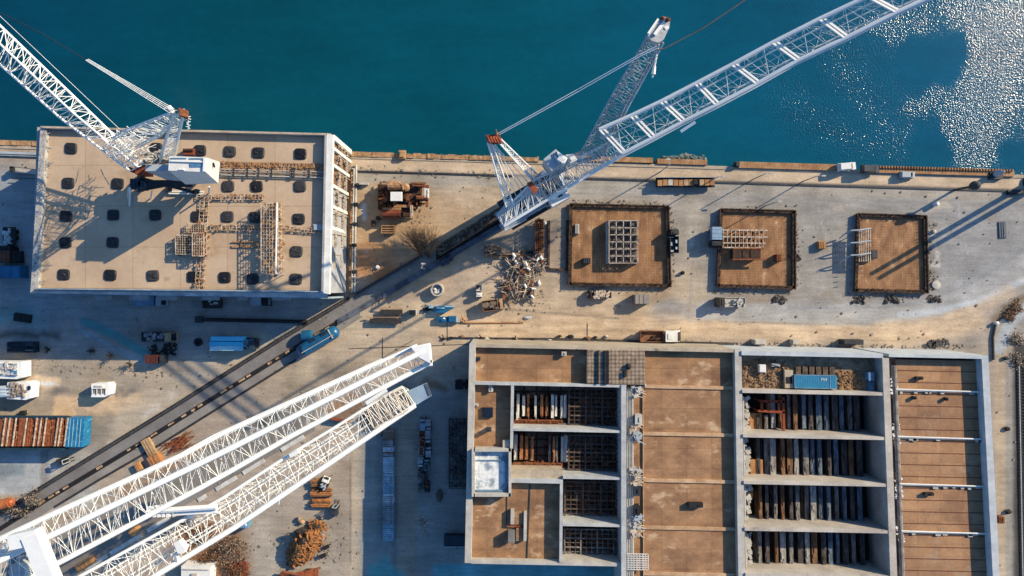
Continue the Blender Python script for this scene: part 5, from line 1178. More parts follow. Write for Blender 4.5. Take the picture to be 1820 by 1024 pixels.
truck('lorry', 'dark lorry parked upright along the right rim of the largest rebar pad', 'lorry', 1195, 429, 5.4, 1.9, math.pi/2, dk, steel_dark, 'tipper', cargo=(greyp, 6))
truck('lorry', 'short blue-grey lorry nosed against the left rim of the middle pad', 'lorry', 1268, 423, 4.4, 2.2, -math.pi/2, steel_dark, mat('lorry_blue', (150, 176, 200), (120, 146, 172), .5), 'box', h=2.8, cabf=.3)
truck('lorry', 'brown flatbed lorry with tan cab in the shaded yard below the warehouse', 'lorry', 288, 598, 7.6, 2.1, 0, tanc, steel_dark, 'flat', cargo=(mat('cargo_steel', (160, 160, 170), (90, 90, 100), .7), 10))
truck('lorry', 'small dark brown lorry at the edge of the warehouse shadow', 'lorry', 284, 637, 4.2, 1.9, 0, steel_dark, pm(96, 50, 44), 'box', h=2.2, cabf=.3, cabh=2)
truck('lorry', 'blue-grey box lorry tucked under the warehouse eaves', 'lorry', 274, 535, 6.6, 2.1, 0, greyp, mat('lorry_slate', (130, 160, 190), (100, 130, 160), .5), 'box')
truck('flatbed_trailer', 'low dark trailer beside the eaves in the warehouse shadow', 'trailer', 381, 540, 4.4, 2.0, math.pi, steel_dark, dk, 'flat', h=1.8, cabf=.15, cabh=1.5, cargo=(white_conc, 3))
truck('pickup', 'black pickup at the eaves near the right warehouse corner', 'pickup', 467, 536, 4.4, 1.9, 0, black, greyp, 'flat', h=1.7, cabf=.4, cabh=1.7)
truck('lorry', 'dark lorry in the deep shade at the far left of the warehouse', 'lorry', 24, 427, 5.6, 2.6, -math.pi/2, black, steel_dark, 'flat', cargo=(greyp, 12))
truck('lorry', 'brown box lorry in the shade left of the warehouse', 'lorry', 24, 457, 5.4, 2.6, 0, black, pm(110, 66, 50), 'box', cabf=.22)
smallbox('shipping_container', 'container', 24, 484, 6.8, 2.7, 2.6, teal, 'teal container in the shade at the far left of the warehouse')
truck('lorry', 'dark green-black lorry against the west wall of the hall', 'lorry', 822, 682, 2.9, 2.0, 0, black, black, 'box', h=2.2, cabf=.3)
t = truck('lorry', 'rusty trailer heaped with scrap at the dirt road beside the scrap heap', 'trailer', 877, 542, 4.8, 2.4, math.radians(8), tanc, brown, 'tipper', h=2.6, cabf=.22, cabh=1.8, cargo=(mat('scrap_mix', (160, 140, 120), (60, 52, 50), .9, 2, fine=.4), 40))
truck('lorry', 'small trailer with a pale pipe lattice load below the largest pad', 'trailer', 1065, 523, 5.0, 1.7, math.pi, dk, steel_dark, 'flat', h=1.8, cabf=.14, cabh=1.6, cargo=(offw, 40))
blue_tr = mat('trailer_blue', (110, 210, 250), (84, 190, 236), .5, .5, fine=.12); pale_tr = mat('trailer_pale', (226, 244, 250), (120, 210, 244), .5, .18, fine=.08)
for i, (x, y, l, m) in enumerate(((413, 600.5, 7.2, blue_tr), (411, 609.5, 7.2, mat('trailer_teal', (60, 190, 236), (90, 206, 246), .5, .3)), (410.5, 617.5, 6.9, pale_tr))):
    t = thing('box_trailer', ('topmost blue box trailer of the three side by side', 'middle teal box trailer of the three side by side', 'lowest and palest box trailer of the three side by side')[i], 'trailer', W(x, y), 0, 'blue box trailers side by side')
    mb = MB(); mb.box((0, 0, 1.9), (l, .95, 1.8)); bo = mb.build('cargo_box', m, t, False)
    mb = MB()
    for k in range(9): mb.box((-l/2+.4+k*l/9, 0, 2.83), (.06, .9, .05))
    mb.build('roof_rib', m, bo, False)
    for xx in (-l/2+.8, -l/2+1.9): 
        for s in (-1, 1): mb = MB(); mb.tube((xx, s*.3, .45), (xx, s*.46, .45), .45, 9); mb.build('wheel', black, t, False)
    mb = MB(); mb.box((l/2-.8, 0, .55), (.25, .6, 1.0)); mb.build('landing_leg', steel_dark, t, False)
t = truck('tractor_unit', 'dark tractor unit with pipework nosed out from the three blue trailers', 'tractor', 450, 610, 3.2, 2.4, 0, mat('tractor_blue', (70, 100, 124), (34, 44, 56), .5, 1.2), steel_dark, 'flat', cabf=.55, cargo=(greyp, 14))
def van(label, x, y, a, m, L=3.9, w=1.75, h=1.9, name='van', z=0.):
    p = W(x, y); p.z = z; t = thing(name, label, name, p, a); mb = MB(); mb.hexa([(-L/2, -w/2, .3), (L/2, -w/2, .3), (L/2, w/2, .3), (-L/2, w/2, .3)], [(-L/2, -w/2, 1), (L/2, -w/2+.1, .9), (L/2, w/2-.1, .9), (-L/2, w/2, 1)])
    mb.hexa([(-L/2+.05, -w/2+.05, 1), (L*.3, -w/2+.05, .95), (L*.3, w/2-.05, .95), (-L/2+.05, w/2-.05, 1)], [(-L/2+.2, -w/2+.2, h), (L*.12, -w/2+.2, h), (L*.12, w/2-.2, h), (-L/2+.2, w/2-.2, h)]); bo = mb.build('body', m, t, False)
    mb = MB(); mb.add([(L*.305, -w/2+.2, 1.02), (L*.305, w/2-.2, 1.02), (L*.14, w/2-.28, h-.04), (L*.14, -w/2+.28, h-.04)], [(0, 1, 2, 3)]); mb.v = [(v[0]+.05, v[1], v[2]+.05) for v in mb.v]; mb.build('windscreen', glass, bo, False)
    for xx in (-L*.32, L*.32):
        for s in (-1, 1): mb = MB(); mb.tube((xx, s*(w/2-.2), .33), (xx, s*(w/2+.02), .33), .33, 10); mb.build('wheel', black, t, False)
    return t
van('white van parked on the brown quay fender', 1500, 298, .1, white, z=.45)
van('dark van with a pale bonnet parked on the quay edge', 1541, 302, .0, mat('van_dark', (90, 90, 96), (60, 60, 66), .4), z=.45)
van('small silver car on the apron with a long shadow', 1609, 312, 0, greyp, 3.2, 1.5, 1.4, 'car')
t = thing('quay_winch', 'conical grey winch housing on a dark base near the right end of the quay', 'winch', W(1767, 313)); mb = MB(); mb.box((0, 0, .4), (2.8, 1.6, .8)); mb.build('base', steel_dark, t, False); mb = MB(); mb.lathe((-.1, .4, .8), [(.8, 0), (.5, 1.6), (.15, 2.6)], 10); mb.build('cone', greyp, t, False)
truck('van', 'white pickup van with a dark load beside the scrap heap', 'van', 852, 518, 3.0, 1.4, -math.pi/2, white, white_conc, 'flat', h=1.8, cabf=.42, cabh=1.8, cargo=(black, 5))
# forklifts
def forklift(x, y, a, m, label):
    t = thing('forklift', label, 'forklift', W(x, y), a, 'forklifts in the yard'); mb = MB(); mb.box((-.3, 0, .8), (2.2, 1.3, .9)); mb.build('body', m, t, False)
    mb = MB()
    for p in ((-.6, -.5), (-.6, .5), (.5, -.5), (.5, .5)): mb.bar((p[0], p[1], 1.2), (p[0]*.9, p[1]*.95, 2.3), .1)
    mb.box((-.05, 0, 2.35), (1.2, 1.1, .08)); mb.build('cab_guard', steel_dark, t, False)
    mb = MB(); mb.bar((.9, -.4, .2), (.9, -.4, 2.8), .14); mb.bar((.9, .4, .2), (.9, .4, 2.8), .14); mb.bar((.9, -.4, 2.7), (.9, .4, 2.7), .12); mb.build('mast', greyp, t, False)
    for s in (-.35, .35): mb = MB(); mb.box((1.5, s, .2), (1.2, .12, .06)); mb.build('fork', steel_dark, t, False)
    for xx in (-.9, .5):
        for s in (-1, 1): mb = MB(); mb.tube((xx, s*.5, .35), (xx, s*.7, .35), .35, 9); mb.build('wheel', black, t, False)
forklift(118, 818, .2, black, 'black forklift on the pale pad above the diagonal track')
forklift(598, 903, 1.4, mat('fork_dark', (70, 84, 96), (40, 48, 56), .5), 'dark grey forklift at the right end of the log stacks')
# blue tank wagon on the track
t = thing('tank_wagon', 'teal tank wagon with a hollow top standing on the diagonal track', 'wagon', W(569, 606), math.radians(30)); L_ = 10.2
mb = MB(); n = 14; vs = []
prof = [(-L_/2, .35), (-L_/2+.5, .85), (-L_/2+1.6, 1.0), (L_/2-1.6, 1.0), (L_/2-.6, .9), (L_/2, .5)]
for x, r_ in prof:
    for i in range(n): q = 2*math.pi*i/n; vs.append((x, 1.5*r_*math.cos(q), 1.7+1.25*r_*math.sin(q)))
mb.add(vs, [tuple(range(n)), tuple((len(prof)-1)*n+i for i in range(n-1, -1, -1))]+[(j*n+i, (j+1)*n+i, (j+1)*n+(i+1) % n, j*n+(i+1) % n) for j in range(len(prof)-1) for i in range(n)])
bo = mb.build('tank', teal, t, False, True)
mb = MB()
for x, w_, l in ((-.6, .9, 2.8), (2.2, .9, 2.4)): mb.lathe((x, .35, 2.86), [(.9, 0), (.8, .06), (.5, .02)], 12)
mb.build('hatch', mat('teal_dark', (16, 62, 84), (10, 42, 60), .4), bo, False)
mb = MB(); mb.box((-L_/2+1.3, 0, 2.5), (.9, 1.9, .8)); mb.build('end_window', glass, bo, False)
mb = MB(); mb.bar((L_/2-1.6, -1.1, 2.9), (L_/2-1.6, 1.1, 2.9), .2, .3); mb.bar((-4, -.5, 2.92), (4, -.5, 2.92), .14, .1); mb.build('walkway', white_conc, bo, False)
mb = MB(); mb.box((0, 0, .55), (L_*.9, 1.6, .4)); mb.build('underframe', steel_dark, t, False)
for x in (-4, -2.8, 2.8, 4):
    for s in (-.75, .75): mb = MB(); mb.tube((x, s-.08, .4), (x, s+.08, .4), .42, 10); mb.build('wheel', steel_dark, t, False)
t = thing('storage_tank', 'squat teal tank leaning against the tank wagon on the track lane', 'tank', W(548, 599)); mb = MB(); mb.tube((-.9, .3, 1.25), (1.1, .5, 1.25), 1.2, 16); mb.build('shell', teal, t, False); mb = MB(); mb.box((-.2, .4, .15), (1.6, 1.6, .3)); mb.tube((-1.0, .3, 1.25), (-.9, .3, 1.25), .5, 10); mb.build('saddle', steel_dark, t, False)
# crate wagon on the apron
t = thing('crate_wagon', 'long open wagon of tan crates standing on the quay apron', 'wagon', W(1216, 326), 0); L_ = 13; mb = MB(); mb.box((0, 0, .9), (L_, 2.0, .25)); mb.box((0, 1.0, 1.3), (L_, .1, .7)); mb.box((0, -1.0, 1.15), (L_, .1, .4)); mb.build('bed', steel_dark, t, False)
for k in range(11):
    if k == 7: continue
    mb = MB(); mb.box((-L_/2+.75+k*1.15, -.1+R.uniform(-.1, .1), 1.45), (1.0, 1.3, .8)); mb.build('crate', (bronze, timber, tanc, white_conc)[3 if k == 2 else k % 3], t, False)
mb = MB()
for k in range(14): mb.bar((-L_/2+.1+k, 1.0, 1), (-L_/2+.1+k, 1.0, 2.2), .08)
mb.bar((-L_/2, 1.0, 2.2), (L_/2, 1.0, 2.2), .1); mb.build('side_rail', greyp, t, False)
mb = MB(); mb.box((2, 0, 1.7), (.9, 1.1, 1.2)); mb.build('engine', black, t, False)
for x in (-5, -4, 4, 5): 
    for s in (-.8, .8): mb = MB(); mb.tube((x, s-.1, .4), (x, s+.1, .4), .4, 9); mb.build('wheel', black, t, False)
# rusty machines, upper yard
t = thing('rusty_machine', 'big rusted machine with a square white roof left of the bare bush', 'machine', W(712, 345))
mb = MB(); mb.pbox(672, 328, 748, 362, 0, 2.0); mb.pbox(672, 362, 738, 372, 0, 1.4); mb.build('base', rust_dark, t)
mb = MB(); mb.pbox(694, 341, 714, 357, 4.4, 5.3); mb.build('roof_panel', white, t); mb = MB(); mb.pbox(695, 342, 713, 356, 0, 4.38); mb.build('cabin', steel_dark, t)
mb = MB(); mb.tube(W(690, 330, 3.4), W(712, 330, 3.4), 1.0, 12); mb.path([W(706, 325, 4), W(714, 328, 4.2), W(716, 336, 3.6), W(715, 342, 2.6)], .3, 7); mb.tube(W(716, 332, 2.4), W(726, 334, 2.6), .7, 9); mb.lathe(W(722, 334, 2.4), [(.9, 0), (.9, 1), (.5, 1.3)], 12); mb.build('boiler', mat('tan_rust', (196, 156, 118), (140, 96, 66), .85, 1.2, fine=.3), t)
mb = MB()
for y in (328, 332): mb.tube(W(733, y-2, 3.2), W(756, y-1, 3.2), .2, 6)
mb.tube(W(740, 351, 3.2), W(760, 352, 3.2), .45, 8)
for k in range(9): mb.bar(W(733+k*3, 324, 0), W(733+k*3, 326, 3), .12)
mb.build('pipework', rustc, t); mb = MB(); mb.pbox(738, 348, 760, 356, 1.5, 3); mb.build('duct', rust_dark, t)
mb = MB(); mb.pbox(754.5, 335, 762, 352, 3.0, 3.6)
mb.build('sign_panel', white, t); mb = MB()
for k in range(7): mb.box(W(758.5+R.uniform(-.6, .6), 338+k*2, 3.63), (.4, .12, .04), R.uniform(-.8, .8))
mb.build('lettering', black, t)
mb = MB()
for i in range(70): p = W(R.uniform(674, 762), R.uniform(326, 370), R.uniform(1, 3)); mb.box(p, (R.uniform(.2, 1.3), R.uniform(.2, 1), R.uniform(.2, .7)), R.choice((0, .3, 1.57)))
mb.build('scrap', rustc, t)['kind'] = 'stuff'
t = thing('rusty_boiler', 'long rusty boiler with a ladder lying below the white-roofed machine', 'boiler', W(704, 379)); mb = MB(); mb.tube(W(681, 378, 1.8), W(712, 378, 1.8), 1.2, 14); mb.build('shell', mat('red_rust', (0, 0, 0)), t); mb = MB(); mb.pbox(680, 369, 712, 373, 2.0, 3.0); mb.pbox(676, 383, 734, 387, 0, 1.0); mb.bar(W(700, 366, 2.5), W(734, 367, 2.5), .6, .3); mb.build('frame', timber, t); mb = MB(); mb.pbox(712, 370, 728, 384, 0, 2); mb.build('firebox', rust_dark, t)
mb = MB(); mb.bar(W(733, 366, 3.5), W(734, 388, 3.5), .2); mb.bar(W(730, 366, 3.5), W(731, 388, 3.5), .2); mb.bar(W(732, 366, 0), W(732, 366, 3.5), .2); mb.build('ladder', offw, t)
t = thing('slatted_crate', 'tan slatted crate standing alone below the rusty boiler', 'crate', W(692, 409)); mb = MB(); mb.box((0, 0, .9), (2.7, 1.7, 1.6)); mb.build('box', rust_dark, t, False); mb = MB()
for y in (-.8, -.3, .2, .8): mb.box((0, y, 1.78), (2.9, .2, .12))
for x in (-1.4, 1.4): mb.box((x, 0, 1.72), (.2, 1.8, .12))
mb.build('slat', timber, t, False)
mb = MB(); mb.tube(W(663, 392, .6), W(664, 402, .6), .5, 8); mb.box(W(672, 388, .5), (.8, .8, 1)); solo('barrel', mb, rust_dark, 'small dark barrel left of the rusty boiler', 'barrel')
mb = MB(); mb.bar(W(630, 326, .6), W(655, 327, .6), .5, .9); solo('barrier', mb, white_conc, 'pale barrier block by the warehouse corner', 'barrier')
mb = MB(); mb.lump(W(671, 475, .4), (1.1, 1.0, .7)); solo('white_sack', mb, white, 'small white sack on the rust-stained ground', 'sack')
# bare bush
t = thing('bare_bush', 'leafless brown bush fanning out beside the diagonal track', 'bush', W(772, 466)); mb = MB(); q = MB()
b0_ = W(758, 456, 0)
for i in range(16):
    p = b0_+Vector((R.uniform(-1.6, 1.2), R.uniform(-.6, .8), 0)); d = Vector((R.uniform(-.75, .55), R.uniform(.2, 1.3), .9)).normalized(); e_ = p+d*R.uniform(3, 5.5); mb.tube(p, e_, .1, 5, .04)
    for j in range(17):
        s = p.lerp(e_, R.uniform(.15, 1)); d2 = (d+Vector((R.uniform(-.6, .6), R.uniform(-.2, .8), R.uniform(-.4, .3)))).normalized(); m_ = s+d2*R.uniform(2.2, 5); q.tube(s, m_, .035, 3, .02)
        for k in range(4): s2 = s.lerp(m_, R.uniform(.2, 1)); d3 = (d2+Vector((R.uniform(-.6, .6), R.uniform(-.6, .6), R.uniform(-.4, .4)))).normalized(); q.tube(s2, s2+d3*R.uniform(.8, 2.4), .024, 3, .015)
mb.build('trunk', mat('bark', (130, 98, 74), (86, 64, 50), .95, 2), t); q.build('twigs', mat('twig', (172, 138, 106), (130, 100, 76), .95, 2), t)
def scrub(x, y, rx, ry, n, cols, label, hgt=1.6, name='scrub_bush', group='dry scrub bushes under the booms'):
    t = thing(name, label, 'bush', W(x, y), 0, group); st = MB()
    for i in range(24):
        a = R.random()*6.28; st.tube((0, 0, 0), (math.cos(a)*rx*S*.7*R.random(), math.sin(a)*ry*S*.7*R.random(), hgt*R.uniform(.4, .9)), .05, 3, .02)
    st.build('stem', mat('bark', (0, 0, 0)), t, False); cl = [(R.uniform(-1, 1), R.uniform(-1, 1), R.uniform(.5, 1.1)) for _ in range(9)]
    for ci, m in enumerate(cols):
        f_ = MB()
        for i in range(n//len(cols)):
            c = R.choice(cl); g = lambda: R.gauss(0, .28)
            x_, y_ = (c[0]*.75+g())*rx*S, (c[1]*.75+g())*ry*S; z_ = max(.05, (c[2]*hgt*(1-.5*min(1, (x_/(rx*S))**2+(y_/(ry*S))**2)))+R.gauss(0, .2)); r_ = R.uniform(.08, .22); a = R.random()*6.28; ti = R.uniform(-.6, .6)
            u = Vector((math.cos(a), math.sin(a), ti))*r_; w_ = Vector((-math.sin(a), math.cos(a), R.uniform(-.5, .5)))*r_*.7; p = Vector((x_, y_, z_)); f_.add([p-u, p-w_, p+u, p+w_], [(0, 1, 2, 3)])
        f_.build('foliage', m, t, False)
dry1 = mat('dry_leaf', (156, 104, 64), (110, 70, 44), .95, 2); dry2 = mat('dry_leaf_dark', (84, 74, 64), (56, 50, 44), .95, 2); dry3 = mat('dry_leaf_pale', (176, 160, 144), (140, 124, 110), .95, 2)
scrub(402, 978, 34, 26, 1500, [dry2, dry3, dry1], 'grey-brown dry scrub clump under the lower boom, the largest')
scrub(362, 950, 26, 16, 800, [dry1, dry2], 'rust-brown dry scrub close under the lower boom edge')
scrub(425, 1012, 22, 18, 900, [dry1, dry1, dry2], 'orange-brown dry scrub at the bottom frame edge')
scrub(366, 1000, 20, 22, 700, [dry2, dry1], 'dark dry scrub beside the white cabin roof')
scrub(30, 905, 24, 12, 700, [dry2, dry2, dry3], 'dark tangled scrub beside the orange tank', 1.8)
scrub(62, 884, 15, 14, 700, [dry2, dry3], 'dark tangled scrub at the end of the diagonal track', 2.2)
# dark trestle
t = thing('lattice_fence', 'dark rusty lattice trestle along the track behind the portal crane', 'trestle', W(832, 410)); mb = MB(); a0, a1 = W(776, 440, 0), W(893, 368, 0); n = 34; s_ = Vector((.5, -.866, 0))
for i in range(n):
    p, q = a0.lerp(a1, i/n), a0.lerp(a1, (i+1)/n); u = Vector((0, 0, 2.4))
    mb.bar(p+u, q+u, .2); mb.bar(p+u+s_*2, q+u+s_*2, .16); mb.bar(p, p+u, .14); mb.bar(p+u, p+u+s_*2, .12); mb.bar(p+s_*2, p+u+s_*2, .14)
    mb.bar(p+u, q+u+s_*2, .09)
    if R.random() < .8: c = p+u+s_*R.uniform(.2, 1.8); mb.box(c, (R.uniform(.3, 1), R.uniform(.2, .8), .2), R.random())
mb.build('lattice', mat('trestle_dark', (132, 116, 100), (52, 44, 42), .9, 1.5, fine=.4), t)
mb = MB(); mb.lump(W(790, 465, .6), (3, 2.2, 1.4)); mb.lump(W(800, 458, .5), (2, 1.6, 1.1)); solo('tarp_heap', mb, mat('tarp_blue', (54, 74, 96), (34, 46, 60), .6, 1), 'dark blue tarpaulin heap between the bare bush and the rails', 'tarpaulin')
# scrap heap and neighbours
t = thing('scrap_heap', 'sprawling heap of pale scrap pipes, drums and frames on the dirt', 'scrap heap', W(930, 492))
def heap(n, x0, y0, x1, y1, zmx, kind):
    mb = MB()
    for i in range(n):
        p = W(R.uniform(x0, x1), R.uniform(y0, y1), R.uniform(.1, zmx)); a = R.random()*6.28
        if kind == 'pipe': l = R.uniform(.6, 3.2); mb.tube(p, p+Vector((math.cos(a)*l, math.sin(a)*l, R.uniform(-.2, .4))), R.uniform(.04, .11), 5)
        elif kind == 'drum': mb.tube(p+Vector((0, 0, .4)), p+Vector((math.cos(a)*.9, math.sin(a)*.9, .5)), R.uniform(.2, .34), 9)
        else: mb.box(p, (R.uniform(.2, 1.3), R.uniform(.15, .8), R.uniform(.1, .4)), a)
    return mb
for nm, kd, n1_, n2_, m in (('pipe', 'pipe', 200, 130, offw), ('drum', 'drum', 10, 5, white), ('plate', 'plate', 44, 50, mat('scrap_dark', (104, 100, 100), (46, 44, 46), .8, 2, fine=.4)), ('rust_piece', 'plate', 30, 34, rustc)):
    mb = heap(n1_, 905, 455, 964, 482, 1.2, kd); h2 = heap(n2_, 893, 494, 948, 530, 1.2, kd); mb.v += []; k = len(mb.v); mb.f += [tuple(i+k for i in f) for f in h2.f]; mb.v += h2.v
    h3 = heap(n2_//3, 918, 478, 945, 498, 1.5, kd); k = len(mb.v); mb.f += [tuple(i+k for i in f) for f in h3.f]; mb.v += h3.v
    mb.build(nm, m, t)['kind'] = 'stuff'
mb = MB(); mb.tube(W(862, 455, .5), W(948, 455, .5), .3, 7); mb.tube(W(893, 452, 1), W(945, 452, 1), .18, 6); solo('long_pipe', mb, timber, 'long tan pipe lying along the top of the scrap heap', 'pipe')
mb = heap(60, 862, 438, 892, 455, 1.6, 'plate'); solo('scrap_pile', mb, mat('scrap_mix', (0, 0, 0)), 'low dark scrap pile at the left end of the long tan pipe', 'scrap')['kind'] = 'stuff'
scaffold(952, 390, 966, 448, 0, 2.6, rustc, 'tall rusty ladder frame lying by the low kerb frame', 4, 16, junk=60, jm=rust_dark, name='ladder_frame', cat='frame')
mb = MB(); mb.pbox(927, 446, 948, 452, 0, 1.4); solo('dark_bin', mb, black, 'long dark bin at the foot of the rusty ladder frame', 'bin')
mb = MB(); mb.lathe(W(968, 397), [(.4, 0), (.4, .9), (.1, 1.1)], 9); solo('bollard', mb, white, 'white bollard at the top of the rusty ladder frame', 'bollard')
mb = MB(); mb.lump(W(958, 503, .3), (.8, 1.2, .6)); solo('white_sack', mb, white, 'white sack lying right of the scrap heap', 'sack')
mb = MB(); mb.lump(W(938, 565, .2), (1.8, .8, .4)); solo('stone_lump', mb, greyp, 'flat grey stone on the dirt road', 'stone')
t = thing('tank_ring', 'round concrete ring tank with white clutter inside on the open dirt', 'tank', W(778, 516)); mb = MB(); c = W(778, 515); n = 22
for i in range(n):
    a, b_ = 2*math.pi*i/n, 2*math.pi*(i+1)/n
    mb.hexa([(c.x+1.1*math.cos(a), c.y+1.15*math.sin(a), 0), (c.x+1.45*math.cos(a), c.y+1.5*math.sin(a), 0), (c.x+1.45*math.cos(b_), c.y+1.5*math.sin(b_), 0), (c.x+1.1*math.cos(b_), c.y+1.15*math.sin(b_), 0)], [(c.x+1.1*math.cos(a), c.y+1.15*math.sin(a), 1.5), (c.x+1.4*math.cos(a), c.y+1.45*math.sin(a), 1.5), (c.x+1.4*math.cos(b_), c.y+1.45*math.sin(b_), 1.5), (c.x+1.1*math.cos(b_), c.y+1.15*math.sin(b_), 1.5)])
mb.build('wall', white_conc, t); mb = MB()
for i in range(14): mb.lump(c+Vector((R.uniform(-.6, .6), R.uniform(-.8, .2), .9)), (.6, .5, .4))
mb.build('contents', white, t); mb = MB(); mb.lathe(c, [(1.1, .02), (1.08, .5)], 22); mb.build('floor', greyp, t)
for i, (x, y, l) in enumerate(((697, 554.5, 4.9), (687, 570.5, 7.0))):
    t = thing('black_flatbed', ('shorter', 'longer')[i]+' of two black flat trailers side by side near the track', 'trailer', W(x, y), 0, 'black flat trailers'); mb = MB(); mb.box((0, 0, .95), (l, 1.15, .25)); mb.build('bed', mat('bed_black', (62, 58, 58), (40, 38, 40), .8, 1.5, fine=.35), t, False)
    mb = MB(); mb.bar((-l/2-.8, .85, .9), (l/2, .85, .9), .16); mb.build('side_rail', timber, t, False)
    for xx in (-l*.35, l*.35):
        for s in (-.45, .45): mb = MB(); mb.tube((xx, s-.1, .4), (xx, s+.1, .4), .4, 9); mb.build('wheel', black, t, False)
t = thing('work_boat', 'small teal boat hull with a pale pointed bow resting on the ground', 'boat', W(785, 550)); mb = MB(); b_ = [(778, 543), (800, 543), (809, 546), (800, 550), (796, 553), (792, 556), (772, 556), (772, 545)]; mb.ppoly(b_, .2, 1.3); mb.build('hull', teal, t); mb = MB(); mb.bar(W(774, 544, 1.4), W(808, 545, 1.4), .35, .2); mb.box(W(766, 545, .9), (.8, .7, 1.0)); mb.pbox(776, 544.5, 790, 549, 1.3, 1.5); mb.build('gunwale', mat('boat_pale', (170, 204, 220), (120, 170, 196), .6, 1.2), t)
mb = MB()
for i in range(120): p = W(758+R.gauss(0, 6), 550+R.gauss(0, 4), .03); mb.box(p, (R.uniform(.1, .5), R.uniform(.1, .4), .08), R.random()*3)
o = solo('white_debris', mb, white_conc, 'spill of pale debris left of the teal boat', 'debris'); o['kind'] = 'stuff'
t = thing('tarped_load', 'two teal tarped pallets with a tan hose end on the dirt road', 'pallet load', W(797, 568)); mb = MB(); mb.lump(W(787, 568, .6), (1.9, 1.5, 1.2), j=.12); mb.pbox(777, 563, 795, 573, 0, 1.0); mb.build('pallet', teal, t); mb = MB(); mb.pbox(796.5, 562, 810, 573, 0, 1.2); mb.pbox(798, 563, 808, 572, 1.2, 1.35); mb.build('pallet', teal, t); mb = MB(); mb.pbox(810.5, 562, 817, 573, 0, 1.1); mb.build('end_cap', white_conc, t)
mb = MB(); mb.path([W(820, 560, .4), W(824, 567, .6), W(822, 572, .4), W(830, 574, .2), W(880, 573.5, .15), W(930, 573, .12)], .16, 6); mb.path([W(819, 566, .4), W(828, 570, .5), W(832, 567, .3)], .12, 5); solo('hose', mb, mat('hose_tan', (206, 158, 112), (170, 120, 84), .8, 1), 'long tan hose running along the road from the tarped pallets', 'hose')
# pipe line with stumps along the hall
mb = MB(); mb.path([W(795, 600, .3), W(900, 601, .3), W(1020, 602, .3), W(1135, 606, .3), W(1310, 610, .3)], .12, 6); solo('ground_pipe', mb, steel_dark, 'thin dark pipe lying along the road side of the hall', 'pipe')
for i, x in enumerate((787, 801, 823, 856, 865, 882, 917, 920, 946, 974, 995, 1016, 1047, 1058, 1077)):
    mb = MB(); p = W(x+R.uniform(-3, 3), 600+R.uniform(-3, 4), .3); mb.lump(p, (R.uniform(.7, 1.5), R.uniform(.5, .9), R.uniform(.4, .9)))
    if i % 3 == 0: mb.tube(p, p+Vector((R.uniform(-1, 1), R.uniform(-1, 1), .2)), .12, 5)
    k_ = i % 5; solo('marker_stump', mb, (rust_dark, black, timber, rust_dark, white_conc)[k_], '%s stump, %s from left on the pipe along the hall' % (('rusty', 'black', 'tan', 'rusty', 'pale')[k_], ORD[i]), 'stump', 'stumps along the ground pipe')
mb = heap(26, 1648, 605, 1687, 614, .7, 'plate'); o = solo('board_pile', mb, mat('scrap_dark', (0, 0, 0)), 'pile of dark broken boards above the ribbed right roof', 'boards'); o['kind'] = 'stuff'
# ---------------------------------------------------------------- south west yard
t = thing('open_wagon', 'long open wagon of rusty ribs with a bright blue end at the left edge', 'wagon', W(60, 770)); mb = MB(); mb.pbox(-60, 742, 119, 795, .6, 2.2); mb.build('body', rust_dark, t)
mb = MB()
for k in range(46):
    x = -60+k*3.9+R.uniform(-.6, .6); mb.bar(W(x+2.5, 743.5, 2.9+R.uniform(-.3, .3)), W(x-1.5, 793, 2.9), R.uniform(.15, .45), .3)
mb.build('rusty_rib', mat('rib_rust', (176, 100, 62), (116, 62, 44), .9, 1.5, fine=.45, fs=5), t)['kind'] = 'stuff'
for x in (-30, 6, 14, 25, 44, 62, 70, 79, 100, 106, 117): mb = MB(); mb.bar(W(x+4, 743, 3.25), W(x-3, 793, 3.25), .22, .22); mb.build('roof_bow', offw, t)
mb = MB()
for i in range(140): p = W(R.uniform(-20, 116), R.uniform(744, 792), 2.9); mb.box(p, (R.uniform(.1, .7), R.uniform(.1, .5), .3), R.choice((0, 1.57)))
mb.build('scrap', mat('tan_scrap', (206, 150, 100), (140, 84, 56), .9, 2), t)['kind'] = 'stuff'
mb = MB(); mb.ppoly([(120, 743), (150, 744), (146, 795), (115, 795)], .4, 3.2); eb = mb.build('blue_end', mat('wagon_blue', (40, 132, 180), (24, 106, 152), .5, .6, fine=.12, dirt=((190, 220, 236), 1.6, .6)), t)
mb = MB()
for x in (124, 130, 137, 143): mb.bar(W(x+1, 745, 3.25), W(x-3, 794, 3.25), .12, .08)
mb.build('end_rib', mat('boat_pale', (0, 0, 0)), eb)
mb = MB(); mb.bar(W(-60, 741, 2.6), W(120, 741.5, 2.6), .5, 1); mb.bar(W(-60, 796.5, 2.4), W(118, 797, 2.4), .4, 2.8); mb.build('side_sill', mat('sill_blue', (30, 70, 92), (24, 44, 58), .6, 1), t)
for x in (-10, 20, 90, 130):
    for y in (746, 792): mb = MB(); p = W(x, y, .4); mb.tube(p+Vector((0, -.1, 0)), p+Vector((0, .1, 0)), .42, 9); mb.build('wheel', steel_dark, t)
